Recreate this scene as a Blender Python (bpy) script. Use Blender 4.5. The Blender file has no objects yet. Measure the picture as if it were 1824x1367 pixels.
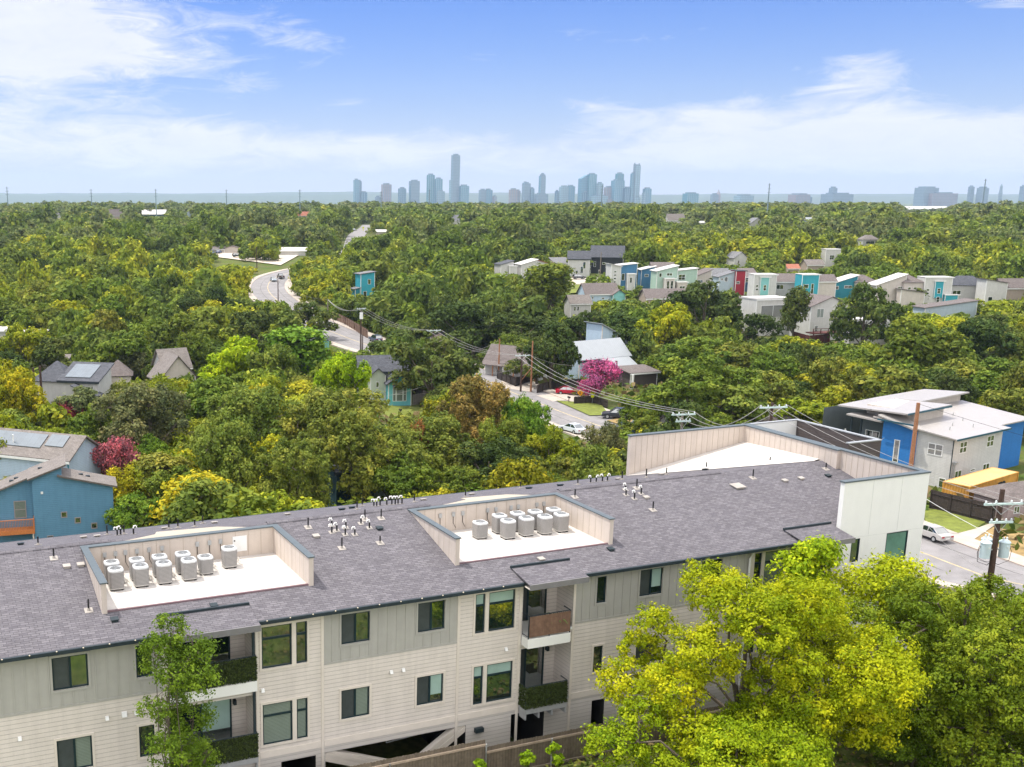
import bpy, math, random
import numpy as np
from mathutils import Vector, Matrix
random.seed(7)
S = bpy.context.scene
COL = S.collection
R_ = math.radians

# ------------------------------------------------------------------ camera
FPX, CXP, CYP, YH = 1941.0, 600.0, 790.0, 352.0        # photo is 1824x1367
PHI = math.atan((CYP - YH) / FPX)
CAM = np.array([0.0, 0.0, 27.0])
cam = bpy.data.objects.new("camera", bpy.data.cameras.new("camera"))
COL.objects.link(cam); S.camera = cam
cam.location = CAM; cam.rotation_euler = (math.pi / 2 - PHI, 0, 0)
cam.data.sensor_width = 36.0; cam.data.lens = 36.0 * FPX / 1824.0
cam.data.shift_x = (912 - CXP) / 1824.0; cam.data.shift_y = (CYP - 683.5) / 1824.0
cam.data.clip_start = 1.0; cam.data.clip_end = 40000.0
FW = np.array([0, math.cos(PHI), -math.sin(PHI)]); UP = np.array([0, math.sin(PHI), math.cos(PHI)]); RT = np.array([1.0, 0, 0])
def ray(u, v): return (u - CXP) / FPX * RT - (v - CYP) / FPX * UP + FW
def proj(p):
    q = np.asarray(p, float) - CAM; z = q @ FW
    return CXP + FPX * (q @ RT) / z, CYP - FPX * (q @ UP) / z, z

# ------------------------------------------------------------------ sun, sky, exposure
SUN_DIR = Vector((-0.36, 0.10, 0.93)).normalized()       # towards the sun
sl = bpy.data.lights.new("sun", 'SUN'); sl.energy = 2.3; sl.angle = R_(0.6); sl.color = (1.0, 0.955, 0.88)
so = bpy.data.objects.new("sun", sl); COL.objects.link(so); so.location = (0, 0, 80)
so.rotation_euler = SUN_DIR.to_track_quat('Z', 'Y').to_euler()
W = bpy.data.worlds.new("World"); S.world = W; W.use_nodes = True
NT = W.node_tree; NT.nodes.clear()
def N(nt, t, **k):
    n = nt.nodes.new(t)
    for a, b in k.items(): setattr(n, a, b)
    return n
def setin(n, **k):
    for a, b in k.items(): n.inputs[a.replace('_', ' ')].default_value = b
    return n
def mth(nt, op, a, b=None, clamp=False):
    n = nt.nodes.new('ShaderNodeMath'); n.operation = op; n.use_clamp = clamp
    for i, x in enumerate((a, b)):
        if x is None: continue
        if isinstance(x, (int, float)): n.inputs[i].default_value = x
        else: nt.links.new(x, n.inputs[i])
    return n.outputs[0]
def mixc(nt, fac, a, b, blend='MIX'):
    n = nt.nodes.new('ShaderNodeMix'); n.data_type = 'RGBA'; n.blend_type = blend
    for s, x in ((n.inputs[0], fac), (n.inputs[6], a), (n.inputs[7], b)):
        if isinstance(x, (int, float)): s.default_value = x
        elif isinstance(x, tuple): s.default_value = (*x[:3], 1.0)
        else: nt.links.new(x, s)
    return n.outputs[2]
def build_world():
    nt = NT; L = nt.links.new
    sky = N(nt, 'ShaderNodeTexSky', sky_type='NISHITA', sun_disc=False)
    sky.sun_elevation = math.asin(SUN_DIR.z); sky.sun_rotation = math.atan2(SUN_DIR.x, SUN_DIR.y)
    sky.altitude = 100; sky.air_density = 1.0; sky.dust_density = 0.6; sky.ozone_density = 4.5
    hs = N(nt, 'ShaderNodeHueSaturation'); hs.inputs['Saturation'].default_value = 1.35
    L(sky.outputs[0], hs.inputs['Color'])
    blue = mixc(nt, 1.0, hs.outputs[0], (.235, .315, .525), 'MULTIPLY')
    tc = N(nt, 'ShaderNodeTexCoord'); sp = N(nt, 'ShaderNodeSeparateXYZ'); L(tc.outputs['Generated'], sp.inputs[0])
    x, y, z = sp.outputs
    az = mth(nt, 'ARCTAN2', x, y); el = mth(nt, 'ARCSINE', z)
    def noise(sx, sz, scale, detail, rough, dist, off):
        c = N(nt, 'ShaderNodeCombineXYZ')
        L(mth(nt, 'MULTIPLY', az, sx), c.inputs[0]); L(mth(nt, 'MULTIPLY', el, sz), c.inputs[1]); c.inputs[2].default_value = off
        n = N(nt, 'ShaderNodeTexNoise'); n.inputs['Scale'].default_value = scale; n.inputs['Detail'].default_value = detail
        n.inputs['Roughness'].default_value = rough; n.inputs['Distortion'].default_value = dist
        L(c.outputs[0], n.inputs['Vector']); return n.outputs['Fac']
    n1 = noise(1.0, 3.2, 4.0, 9, 0.62, 0.55, 1.3)
    n2 = noise(1.0, 3.6, 17.0, 9, 0.68, 0.9, 5.1)
    def blob(u, v, su, sv, amp):
        d = ray(u, v); d = d / np.linalg.norm(d)
        a0, e0 = math.atan2(d[0], d[1]), math.asin(d[2])
        dx = mth(nt, 'DIVIDE', mth(nt, 'SUBTRACT', az, a0), su / 2000.0); dy = mth(nt, 'DIVIDE', mth(nt, 'SUBTRACT', el, e0), sv / 2000.0)
        r = mth(nt, 'ADD', mth(nt, 'MULTIPLY', dx, dx), mth(nt, 'MULTIPLY', dy, dy))
        return mth(nt, 'MULTIPLY', mth(nt, 'EXPONENT', mth(nt, 'MULTIPLY', r, -1.0)), amp)
    tot = None
    for b in ((20, 30, 330, 90, .48), (60, 95, 110, 40, .2), (-60, 235, 420, 60, .40), (560, 262, 360, 34, .42), (1660, 250, 360, 46, .50), (1250, 270, 160, 22, .3), (1240, 205, 170, 34, .28), (900, 300, 900, 18, .2),
              (1530, 140, 110, 50, .31), (1040, 185, 60, 20, .22), (450, 150, 70, 22, .16), (520, 60, 70, 60, .13), (1180, 60, 190, 26, .13), (1800, 5, 90, 18, .36), (620, 180, 60, 18, .16)):
        o = blob(*b); tot = o if tot is None else mth(nt, 'ADD', tot, o)
    dens = mth(nt, 'ADD', mth(nt, 'MULTIPLY', n1, 0.75), mth(nt, 'MULTIPLY', n2, 0.55))
    raw = mth(nt, 'SUBTRACT', mth(nt, 'ADD', dens, tot), 0.80)
    fac = mth(nt, 'MULTIPLY', raw, 4.4, True)
    fac = mth(nt, 'POWER', fac, 1.15)
    fac = mth(nt, 'MULTIPLY', fac, 0.93)
    shade = mixc(nt, n2, (2.6, 2.75, 3.25), (3.6, 3.6, 3.6))
    # pale veil towards the horizon
    veil = mth(nt, 'EXPONENT', mth(nt, 'MULTIPLY', mth(nt, 'MAXIMUM', el, 0.0), -14.0))
    veil = mth(nt, 'MULTIPLY', veil, 0.90)
    c0 = mixc(nt, veil, blue, (2.95, 2.95, 3.15))
    c1 = mixc(nt, fac, c0, shade)
    # added unseen cloud, overhead and behind the camera, to brighten the shaded facade
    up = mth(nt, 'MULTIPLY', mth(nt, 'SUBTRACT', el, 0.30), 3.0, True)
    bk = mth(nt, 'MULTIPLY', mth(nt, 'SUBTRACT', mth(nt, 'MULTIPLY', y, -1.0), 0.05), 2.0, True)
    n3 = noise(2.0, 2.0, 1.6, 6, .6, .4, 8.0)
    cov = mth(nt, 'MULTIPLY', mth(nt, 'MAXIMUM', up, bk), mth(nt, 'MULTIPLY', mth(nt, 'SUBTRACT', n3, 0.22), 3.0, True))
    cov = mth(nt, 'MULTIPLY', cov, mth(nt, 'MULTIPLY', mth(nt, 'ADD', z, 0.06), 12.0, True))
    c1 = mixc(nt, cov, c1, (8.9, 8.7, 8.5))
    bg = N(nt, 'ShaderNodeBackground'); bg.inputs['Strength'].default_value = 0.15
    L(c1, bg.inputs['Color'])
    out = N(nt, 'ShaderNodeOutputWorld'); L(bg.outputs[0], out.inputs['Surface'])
build_world()
S.view_settings.view_transform = 'Standard'; S.view_settings.look = 'None'
S.view_settings.exposure = 1.0; S.view_settings.gamma = 1.0; S.view_settings.use_curve_mapping = False
cy = S.cycles
cy.use_denoising = True; cy.max_bounces = 6; cy.diffuse_bounces = 3; cy.glossy_bounces = 3; cy.transmission_bounces = 3
cy.volume_bounces = 0; cy.transparent_max_bounces = 4; cy.caustics_reflective = False; cy.caustics_refractive = False
cy.use_adaptive_sampling = True; cy.adaptive_threshold = 0.02

# ------------------------------------------------------------------ mesh helpers
class MB:
    def __init__(s): s.v = []; s.f = []
    def poly(s, pts):
        n = len(s.v); s.v += [tuple(map(float, p)) for p in pts]; s.f.append(tuple(range(n, n + len(pts))))
    def box(s, x0, x1, y0, y1, z0, z1):
        n = len(s.v)
        s.v += [(x0, y0, z0), (x1, y0, z0), (x1, y1, z0), (x0, y1, z0), (x0, y0, z1), (x1, y0, z1), (x1, y1, z1), (x0, y1, z1)]
        s.f += [tuple(n + i for i in q) for q in ((0, 3, 2, 1), (4, 5, 6, 7), (0, 1, 5, 4), (1, 2, 6, 5), (2, 3, 7, 6), (3, 0, 4, 7))]
        return s
    def slab(s, pts, t):                                   # polygon given as its top, thickened straight down
        k = len(pts); n = len(s.v)
        s.v += [tuple(p) for p in pts] + [(p[0], p[1], p[2] - t) for p in pts]
        s.f.append(tuple(range(n, n + k))); s.f.append(tuple(range(n + 2 * k - 1, n + k - 1, -1)))
        for i in range(k):
            j = (i + 1) % k; s.f.append((n + i, n + k + i, n + k + j, n + j))
        return s
    def tube(s, pts, rad, n=8, cap=True):
        pts = [Vector(p) for p in pts]
        if not isinstance(rad, (list, tuple)): rad = [rad] * len(pts)
        b0 = len(s.v); m = len(pts)
        for i, p in enumerate(pts):
            d = (pts[min(i + 1, m - 1)] - pts[max(i - 1, 0)]).normalized()
            a = d.orthogonal().normalized() if abs(d.z) < 0.9 else Vector((1, 0, 0)); a = (a - d * a.dot(d)).normalized(); b = d.cross(a)
            for k in range(n):
                t = 2 * math.pi * k / n
                s.v.append(tuple(p + (a * math.cos(t) + b * math.sin(t)) * rad[i]))
        for i in range(m - 1):
            for k in range(n):
                k2 = (k + 1) % n
                s.f.append((b0 + i * n + k, b0 + i * n + k2, b0 + (i + 1) * n + k2, b0 + (i + 1) * n + k))
        if cap:
            s.f.append(tuple(b0 + k for k in range(n - 1, -1, -1))); s.f.append(tuple(b0 + (m - 1) * n + k for k in range(n)))
        return s
    def lathe(s, prof, n=16, c=(0, 0, 0), axis='z'):
        b0 = len(s.v); m = len(prof)
        for r, h in prof:
            for k in range(n):
                t = 2 * math.pi * k / n; a, b = r * math.cos(t), r * math.sin(t)
                p = (a, b, h) if axis == 'z' else ((a, h, b) if axis == 'y' else (h, a, b))
                s.v.append((c[0] + p[0], c[1] + p[1], c[2] + p[2]))
        for i in range(m - 1):
            for k in range(n):
                k2 = (k + 1) % n; s.f.append((b0 + i * n + k, b0 + i * n + k2, b0 + (i + 1) * n + k2, b0 + (i + 1) * n + k))
        s.f.append(tuple(b0 + k for k in range(n - 1, -1, -1))); s.f.append(tuple(b0 + (m - 1) * n + k for k in range(n)))
        return s
    def mesh(s, name):
        me = bpy.data.meshes.new(name); me.from_pydata(s.v, [], s.f); me.update(); return me
    def build(s, name, mat, parent=None, smooth=False, bevel=0.0):
        me = s.mesh(name)
        if mat: me.materials.append(mat)
        if smooth: me.polygons.foreach_set('use_smooth', [True] * len(me.polygons))
        o = bpy.data.objects.new(name, me); COL.objects.link(o)
        if parent: o.parent = parent
        if bevel:
            md = o.modifiers.new('bevel', 'BEVEL'); md.width = bevel; md.segments = 2; md.limit_method = 'ANGLE'
        return o
def B(*a): return MB().box(*a)
def tag(o, label=None, cat=None, group=None, kind=None):
    if label: o['label'] = label
    if cat: o['category'] = cat
    if group: o['group'] = group
    if kind: o['kind'] = kind
    return o
def thing(name, label, cat, loc, rz=0.0, group=None):
    o = bpy.data.objects.new(name, None); COL.objects.link(o); o.empty_display_size = 0.3
    o.location = tuple(map(float, loc)); o.rotation_euler = (0, 0, rz)
    return tag(o, label, cat, group)
def copy_tree(o, parent=None):
    c = o.copy(); COL.objects.link(c); c.parent = parent
    for ch in KIDS(o): copy_tree(ch, c)
    return c
def KIDS(o): return [x for x in list(COL.objects) if x.parent is o]

# ------------------------------------------------------------------ materials
MATS = {}
def pm(name, col, rough=0.7, var=0.12, scale=2.0, metal=0.0, bump=0.0, bscale=30.0, spec=0.4, streak=0.0, pattern=None):
    if name in MATS: return MATS[name]
    m = bpy.data.materials.new(name); m.use_nodes = True; nt = m.node_tree; L = nt.links.new
    p = nt.nodes['Principled BSDF']; p.inputs['Roughness'].default_value = rough; p.inputs['Metallic'].default_value = metal
    p.inputs['Specular IOR Level'].default_value = spec
    tc = N(nt, 'ShaderNodeTexCoord'); ob = tc.outputs['Object']
    nz = N(nt, 'ShaderNodeTexNoise'); nz.inputs['Scale'].default_value = scale; nz.inputs['Detail'].default_value = 6; nz.inputs['Roughness'].default_value = .65
    L(ob, nz.inputs['Vector'])
    lo = tuple(c * (1 - var) for c in col); hi = tuple(min(1, c * (1 + var)) for c in col)
    r = N(nt, 'ShaderNodeMapRange'); r.inputs[1].default_value = .3; r.inputs[2].default_value = .7; L(nz.outputs['Fac'], r.inputs[0])
    c = mixc(nt, r.outputs[0], lo, hi)
    hgt = None
    if streak:                                             # rain streaks and dust
        mp = N(nt, 'ShaderNodeMapping'); mp.inputs['Scale'].default_value = (2.6, 2.6, .22); L(ob, mp.inputs[0])
        n3 = N(nt, 'ShaderNodeTexNoise'); n3.inputs['Scale'].default_value = 1.0; n3.inputs['Detail'].default_value = 7; n3.inputs['Roughness'].default_value = .7; L(mp.outputs[0], n3.inputs['Vector'])
        r3 = N(nt, 'ShaderNodeMapRange'); r3.inputs[1].default_value = .45; r3.inputs[2].default_value = .75; r3.inputs[4].default_value = streak; L(n3.outputs['Fac'], r3.inputs[0])
        c = mixc(nt, r3.outputs[0], c, tuple(k * .62 for k in col))
    if pattern:
        sp = N(nt, 'ShaderNodeSeparateXYZ'); L(ob, sp.inputs[0])
        kind, pitch, depth = pattern[:3]
        ax = {'z': 2, 'x': 0, 'y': 1}[kind[0]]
        fr = mth(nt, 'FRACT', mth(nt, 'DIVIDE', sp.outputs[ax], pitch))
        w = pattern[3] if len(pattern) > 3 else 0.10
        line = mth(nt, 'LESS_THAN', fr, w)
        c = mixc(nt, mth(nt, 'MULTIPLY', line, depth), c, (col[0] * .25, col[1] * .25, col[2] * .27))
        hgt = mth(nt, 'MULTIPLY', fr, -0.02 if kind == 'z' else 0.0)
        if len(kind) > 1:                                  # board-to-board colour
            fl = mth(nt, 'FLOOR', mth(nt, 'DIVIDE', sp.outputs[ax], pitch))
            wn = N(nt, 'ShaderNodeTexWhiteNoise', noise_dimensions='1D'); L(fl, wn.inputs['W'])
            c = mixc(nt, mth(nt, 'MULTIPLY', wn.outputs['Value'], .35), c, (col[0] * .45, col[1] * .45, col[2] * .45))
    L(c, p.inputs['Base Color'])
    if bump:
        n2 = N(nt, 'ShaderNodeTexNoise'); n2.inputs['Scale'].default_value = bscale; n2.inputs['Detail'].default_value = 4; L(ob, n2.inputs['Vector'])
        bp = N(nt, 'ShaderNodeBump'); bp.inputs['Strength'].default_value = bump; bp.inputs['Distance'].default_value = 0.02
        L(n2.outputs['Fac'], bp.inputs['Height']); L(bp.outputs[0], p.inputs['Normal'])
    elif hgt is not None:
        bp = N(nt, 'ShaderNodeBump'); bp.inputs['Strength'].default_value = 0.6; bp.inputs['Distance'].default_value = 1.0
        L(hgt, bp.inputs['Height']); L(bp.outputs[0], p.inputs['Normal'])
    MATS[name] = m; return m
def shingle_mat(name, a, b, mortar, w=0.42, h=0.15):
    m = bpy.data.materials.new(name); m.use_nodes = True; nt = m.node_tree; L = nt.links.new; p = nt.nodes['Principled BSDF']
    p.inputs['Roughness'].default_value = .85; p.inputs['Specular IOR Level'].default_value = .3
    tc = N(nt, 'ShaderNodeTexCoord'); ob = tc.outputs['Object']
    br = N(nt, 'ShaderNodeTexBrick'); br.offset = .37; br.squash = 1.0
    for k, v in (('Scale', 1.0), ('Mortar Size', .014), ('Mortar Smooth', .4), ('Bias', -.1), ('Brick Width', w), ('Row Height', h)): br.inputs[k].default_value = v
    br.inputs['Color1'].default_value = (*a, 1); br.inputs['Color2'].default_value = (*b, 1); br.inputs['Mortar'].default_value = (*mortar, 1)
    L(ob, br.inputs['Vector'])
    n1 = N(nt, 'ShaderNodeTexNoise'); n1.inputs['Scale'].default_value = 1.3; n1.inputs['Detail'].default_value = 7; n1.inputs['Roughness'].default_value = .7; L(ob, n1.inputs['Vector'])
    mp = N(nt, 'ShaderNodeMapping'); mp.inputs['Scale'].default_value = (3.6, 11.0, 1); L(ob, mp.inputs[0])
    n2 = N(nt, 'ShaderNodeTexNoise'); n2.inputs['Scale'].default_value = 1.0; n2.inputs['Detail'].default_value = 3; L(mp.outputs[0], n2.inputs['Vector'])
    r = N(nt, 'ShaderNodeMapRange'); r.inputs[1].default_value = .35; r.inputs[2].default_value = .65; r.inputs[3].default_value = .86; r.inputs[4].default_value = 1.10; L(n2.outputs['Fac'], r.inputs[0])
    r2 = N(nt, 'ShaderNodeMapRange'); r2.inputs[1].default_value = .3; r2.inputs[2].default_value = .7; r2.inputs[3].default_value = .88; r2.inputs[4].default_value = 1.12; L(n1.outputs['Fac'], r2.inputs[0])
    vm = N(nt, 'ShaderNodeVectorMath', operation='SCALE'); L(br.outputs['Color'], vm.inputs[0]); L(mth(nt, 'MULTIPLY', r.outputs[0], r2.outputs[0]), vm.inputs['Scale'])
    L(vm.outputs[0], p.inputs['Base Color'])
    bp = N(nt, 'ShaderNodeBump'); bp.inputs['Strength'].default_value = .5; bp.inputs['Distance'].default_value = .012
    L(br.outputs['Fac'], bp.inputs['Height']); bp.invert = True; L(bp.outputs[0], p.inputs['Normal'])
    MATS[name] = m; return m
def leaf_mat(name):
    m = bpy.data.materials.new(name); m.use_nodes = True; nt = m.node_tree; L = nt.links.new; p = nt.nodes['Principled BSDF']
    oi = N(nt, 'ShaderNodeObjectInfo'); at_ = N(nt, 'ShaderNodeAttribute', attribute_name='tint')
    c = mixc(nt, 1.0, oi.outputs['Color'], at_.outputs['Color'], 'MULTIPLY')
    L(c, p.inputs['Base Color']); p.inputs['Roughness'].default_value = .55; p.inputs['Specular IOR Level'].default_value = .06
    tr = N(nt, 'ShaderNodeBsdfTranslucent'); L(c, tr.inputs['Color'])
    mx = N(nt, 'ShaderNodeMixShader'); mx.inputs[0].default_value = .29
    L(p.outputs[0], mx.inputs[1]); L(tr.outputs[0], mx.inputs[2]); L(mx.outputs[0], nt.nodes['Material Output'].inputs['Surface'])
    MATS[name] = m; return m
LEAF = leaf_mat('foliage')
BARK = pm('bark', (.10, .08, .06), .9, .35, 6, bump=.6, bscale=12)
BARKL = pm('pale_bark', (.24, .20, .16), .9, .3, 6, bump=.6, bscale=12)
GLASS = pm('dark_glass', (.010, .022, .018), .04, .2, .5, spec=1.0); GLASS.node_tree.nodes['Principled BSDF'].inputs['IOR'].default_value = 2.3
GLASSL = pm('green_glass', (.10, .22, .18), .06, .3, .6, spec=.8)
BLIND = pm('blinds_behind_glass', (.17, .21, .18), .12, .08, 1, spec=.8, pattern=('z', .06, .45, .3))
SHADEW = pm('pale_roller_blind', (.30, .42, .38), .15, .1, 1, spec=.8)
SCREEN = pm('insect_screen', (.045, .055, .055), .5, .2, 3)
FRAME = pm('window_frame_dark', (.006, .022, .028), .45, .15, 4)
WHITE = pm('white_paint', (.72, .72, .70), .6, .05, 2)
DARKM = pm('dark_metal', (.015, .026, .032), .6, .2, 4)
GREYM = pm('galvanised_metal', (.42, .43, .43), .4, .12, 5, metal=.35)
LAP = pm('beige_lap_siding', (.60, .545, .49), .75, .05, 1.2, streak=.35, pattern=('z', .178, .55, .09))
BATT = pm('grey_batten_siding', (.365, .355, .322), .75, .05, 1.5, streak=.3)
BEIGE = pm('beige_board', (.53, .46, .40), .75, .05, 1.5, streak=.4)
TRIM = pm('beige_trim', (.62, .56, .49), .7, .05, 2)
STUCCO = pm('white_panel', (.74, .735, .70), .7, .03, .8, streak=.09)
MEMB = pm('white_roof_membrane', (.53, .495, .46), .8, .14, .5, pattern=('x', 1.83, .22, .014))
BMEMB = pm('beige_roof_membrane', (.37, .33, .27), .85, .08, .6)
CAP = pm('metal_coping', (.085, .105, .115), .55, .1, 3)
SHING = shingle_mat('lilac_shingles', (.106, .098, .110), (.156, .146, .158), (.070, .065, .074), .30, .125)
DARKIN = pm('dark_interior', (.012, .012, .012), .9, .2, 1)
WOODF = pm('weathered_fence_boards', (.17, .135, .10), .9, .3, 5, pattern=('xb', .14, .8, .07))
WOODP = pm('weathered_timber', (.26, .21, .16), .9, .2, 8)
CEDAR = pm('orange_stained_timber', (.50, .17, .05), .6, .2, 8)
POLEW = pm('dark_pole_timber', (.06, .035, .026), .9, .35, 8, bump=.5)
POLEB = pm('brown_pole_timber', (.30, .14, .07), .9, .3, 8, bump=.5)
POLEG = pm('grey_pole_timber', (.19, .16, .13), .9, .3, 8, bump=.5)
WIRE = pm('wire_aluminium', (.36, .34, .32), .5, .1, 2)
BLACK = pm('black_rubber', (.012, .012, .013), .7, .2, 4)
CONC = pm('concrete', (.40, .35, .30), .9, .14, .6, bump=.2)
ASPH = pm('asphalt', (.215, .203, .202), .9, .22, .35, bump=.2, bscale=8)
LAWN = pm('lawn_grass', (.14, .165, .025), .95, .35, 1.2, bump=.6, bscale=9)
DRYL = pm('dry_grass', (.27, .185, .075), .95, .3, 1.0, bump=.6, bscale=9)
GRAVEL = pm('pale_gravel', (.52, .45, .37), .95, .15, .4)

# ------------------------------------------------------------------ terrain
AL = math.atan2(FPX / math.cos(PHI), 5050.0)               # heading of the apartment block's long side
UB = np.array([math.cos(AL), math.sin(AL)]); VB = np.array([-math.sin(AL), math.cos(AL)])
BO = VB * 38.4                                             # facade origin
YS = [-400, 40, 100, 240, 390, 650, 1000, 1400, 2200, 3500, 6000, 20000]
ZS = [2, 0, -9, -9, -4.5, 5, 8.5, 7, -12, -22, -25, -25]
def TZ(x, y):
    x = np.asarray(x, float); y = np.asarray(y, float)
    a = x * UB[0] + y * UB[1]; b = x * VB[0] + y * VB[1] - 38.4
    zf = np.interp(y, YS, ZS)
    w = np.clip(np.maximum(b - 13, a - 49) / 22, 0, 1); w = w * w * (3 - 2 * w)
    zn = np.interp(b, [-7, -2.2, -1.0, 0], [4.5, 3.2, 2.0, 2.0])
    return zn * (1 - w) + zf * w
def at(u, v):
    d = ray(u, v); t = 20.0
    while t < 20000:
        p = CAM + d * t
        if p[2] < TZ(p[0], p[1]): break
        t *= 1.008
    lo, hi = t / 1.008, t
    for _ in range(24):
        m = (lo + hi) / 2; p = CAM + d * m
        if p[2] < TZ(p[0], p[1]): hi = m
        else: lo = m
    return CAM + d * hi, hi / FPX
def bp(a, b, z): return np.array([BO[0] + a * UB[0] + b * VB[0], BO[1] + a * UB[1] + b * VB[1], z])

def terrain():
    rad = np.concatenate([np.linspace(3, 130, 110), np.geomspace(134, 17000, 120)])
    ang = np.concatenate([np.linspace(-180, -40, 36)[:-1], np.linspace(-40, 50, 130), np.linspace(50, 180, 34)[1:]])
    A, Rr = np.meshgrid(np.radians(ang), rad, indexing='ij')
    X = Rr * np.sin(A); Y = Rr * np.cos(A); Z = TZ(X, Y)
    na, nr = A.shape
    me = bpy.data.meshes.new('ground'); vs = np.stack([X, Y, Z], -1).reshape(-1, 3)
    idx = np.arange(na * nr).reshape(na, nr)
    q = np.stack([idx[:-1, :-1], idx[:-1, 1:], idx[1:, 1:], idx[1:, :-1]], -1).reshape(-1, 4)
    me.from_pydata(vs.tolist(), [], q.tolist()); me.update()
    m = bpy.data.materials.new('ground_cover'); m.use_nodes = True; nt = m.node_tree; L = nt.links.new; p = nt.nodes['Principled BSDF']
    p.inputs['Roughness'].default_value = .95; p.inputs['Specular IOR Level'].default_value = .1
    tc = N(nt, 'ShaderNodeTexCoord')
    def nz(s, d):
        n = N(nt, 'ShaderNodeTexNoise'); n.inputs['Scale'].default_value = s; n.inputs['Detail'].default_value = d; L(tc.outputs['Object'], n.inputs['Vector'])
        r = N(nt, 'ShaderNodeMapRange'); r.inputs[1].default_value = .4; r.inputs[2].default_value = .6; L(n.outputs['Fac'], r.inputs[0]); return r.outputs[0]
    c = mixc(nt, nz(.05, 5), (.07, .11, .018), (.11, .145, .025))
    c = mixc(nt, mth(nt, 'MULTIPLY', nz(.22, 6), .5), c, (.17, .125, .075))
    c = mixc(nt, mth(nt, 'MULTIPLY', nz(3.0, 4), .5), c, (.03, .05, .01))
    L(c, p.inputs['Base Color'])
    me.materials.append(m); me.polygons.foreach_set('use_smooth', [True] * len(me.polygons))
    o = bpy.data.objects.new('ground', me); COL.objects.link(o); tag(o, kind='structure'); return o
terrain()
def sheet(name, pts, mat, lift, kind='structure', n=10):   # a quad of ground cover that follows the terrain
    mb = MB(); P = [np.array(p[:2], float) for p in pts]; g = []
    for i in range(n + 1):
        for j in range(n + 1):
            s, t = i / n, j / n
            q = (P[0] * (1 - s) + P[1] * s) * (1 - t) + (P[3] * (1 - s) + P[2] * s) * t
            g.append((q[0], q[1], float(TZ(*q)) + lift))
    mb.v = g
    for i in range(n):
        for j in range(n):
            k = i * (n + 1) + j; mb.f.append((k, k + n + 1, k + n + 2, k + 1))
    return tag(mb.build(name, mat), kind=kind)
def spline(P, step):
    P = [np.array(p, float) for p in P]; P = [2 * P[0] - P[1]] + P + [2 * P[-1] - P[-2]]; out = []
    for i in range(1, len(P) - 2):
        n = max(2, int(np.linalg.norm(P[i + 1] - P[i]) / step))
        for k in range(n):
            t = k / n
            out.append(.5 * (2 * P[i] + (P[i + 1] - P[i - 1]) * t + (2 * P[i - 1] - 5 * P[i] + 4 * P[i + 1] - P[i + 2]) * t * t + (3 * P[i] - P[i - 1] - 3 * P[i + 1] + P[i + 2]) * t ** 3))
    out.append(P[-2]); return np.array(out)
ROAD = spline([(82, 45), (71.5, 75), (64.3, 96), (59.4, 112), (54, 135), (47, 158), (39.5, 180), (33, 203), (28, 222), (18, 246), (6, 268), (-6, 300), (-15, 335), (-22.5, 372), (-25, 400), (-23.5, 425), (-17, 446), (-6, 468)], 4.0)
ROAD2 = spline([(-6, 468), (4, 510), (8, 560), (10, 620), (14, 690), (20, 760), (24, 830)], 10.0)
def ribbon(name, path, off0, off1, mat, lift, kind='structure'):
    d = np.gradient(path, axis=0); d /= np.linalg.norm(d, axis=1)[:, None]; nrm = np.stack([d[:, 1], -d[:, 0]], 1)
    mb = MB(); K = 5
    for i, p in enumerate(path):
        for k in range(K):
            q = p + nrm[i] * (off0 + (off1 - off0) * k / (K - 1)); mb.v.append((q[0], q[1], float(TZ(*q)) + lift))
    for i in range(len(path) - 1):
        for k in range(K - 1):
            a = i * K + k; mb.f.append((a, a + K, a + K + 1, a + 1))
    return tag(mb.build(name, mat), kind=kind)
def raised(name, path, o0, o1, mat, h, base):              # kerb, pavement: a strip with a real step
    d = np.gradient(path, axis=0); d /= np.linalg.norm(d, axis=1)[:, None]; nrm = np.stack([d[:, 1], -d[:, 0]], 1); mb = MB()
    for i, p in enumerate(path):
        for off, z in ((o0, base - .3), (o0, base + h), (o1, base + h), (o1, base - .3)):
            q = p + nrm[i] * off; mb.v.append((q[0], q[1], float(TZ(*q)) + z))
    for i in range(len(path) - 1):
        for k in range(3): a = i * 4 + k; mb.f.append((a, a + 4, a + 5, a + 1))
    return tag(mb.build(name, mat), kind='structure')
ribbon('road', ROAD, -6, 6, ASPH, .14); ribbon('far_road', ROAD2, -5, 5, ASPH, .25)
raised('kerb', ROAD, 6.0, 6.18, pm('kerb_concrete', (.40, .33, .28), .9, .15, 1), .13, .14)
raised('pavement', ROAD, 6.18, 8.6, CONC, .125, .14)
raised('near_kerb', ROAD, -6.18, -6.0, MATS['kerb_concrete'], .13, .14)
raised('near_pavement', ROAD, -8.0, -6.18, CONC, .125, .14)
ribbon('road_centre_line', ROAD, -.12, .12, pm('worn_yellow_line', (.42, .34, .20), .9, .3, 3), .146)
ribbon('parking_lane_line', ROAD, 3.6, 3.72, pm('tar_seam', (.07, .068, .066), .9, .3, 3), .146)
ribbon('tar_seam', ROAD, -2.6, -2.5, MATS['tar_seam'], .146)

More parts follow.
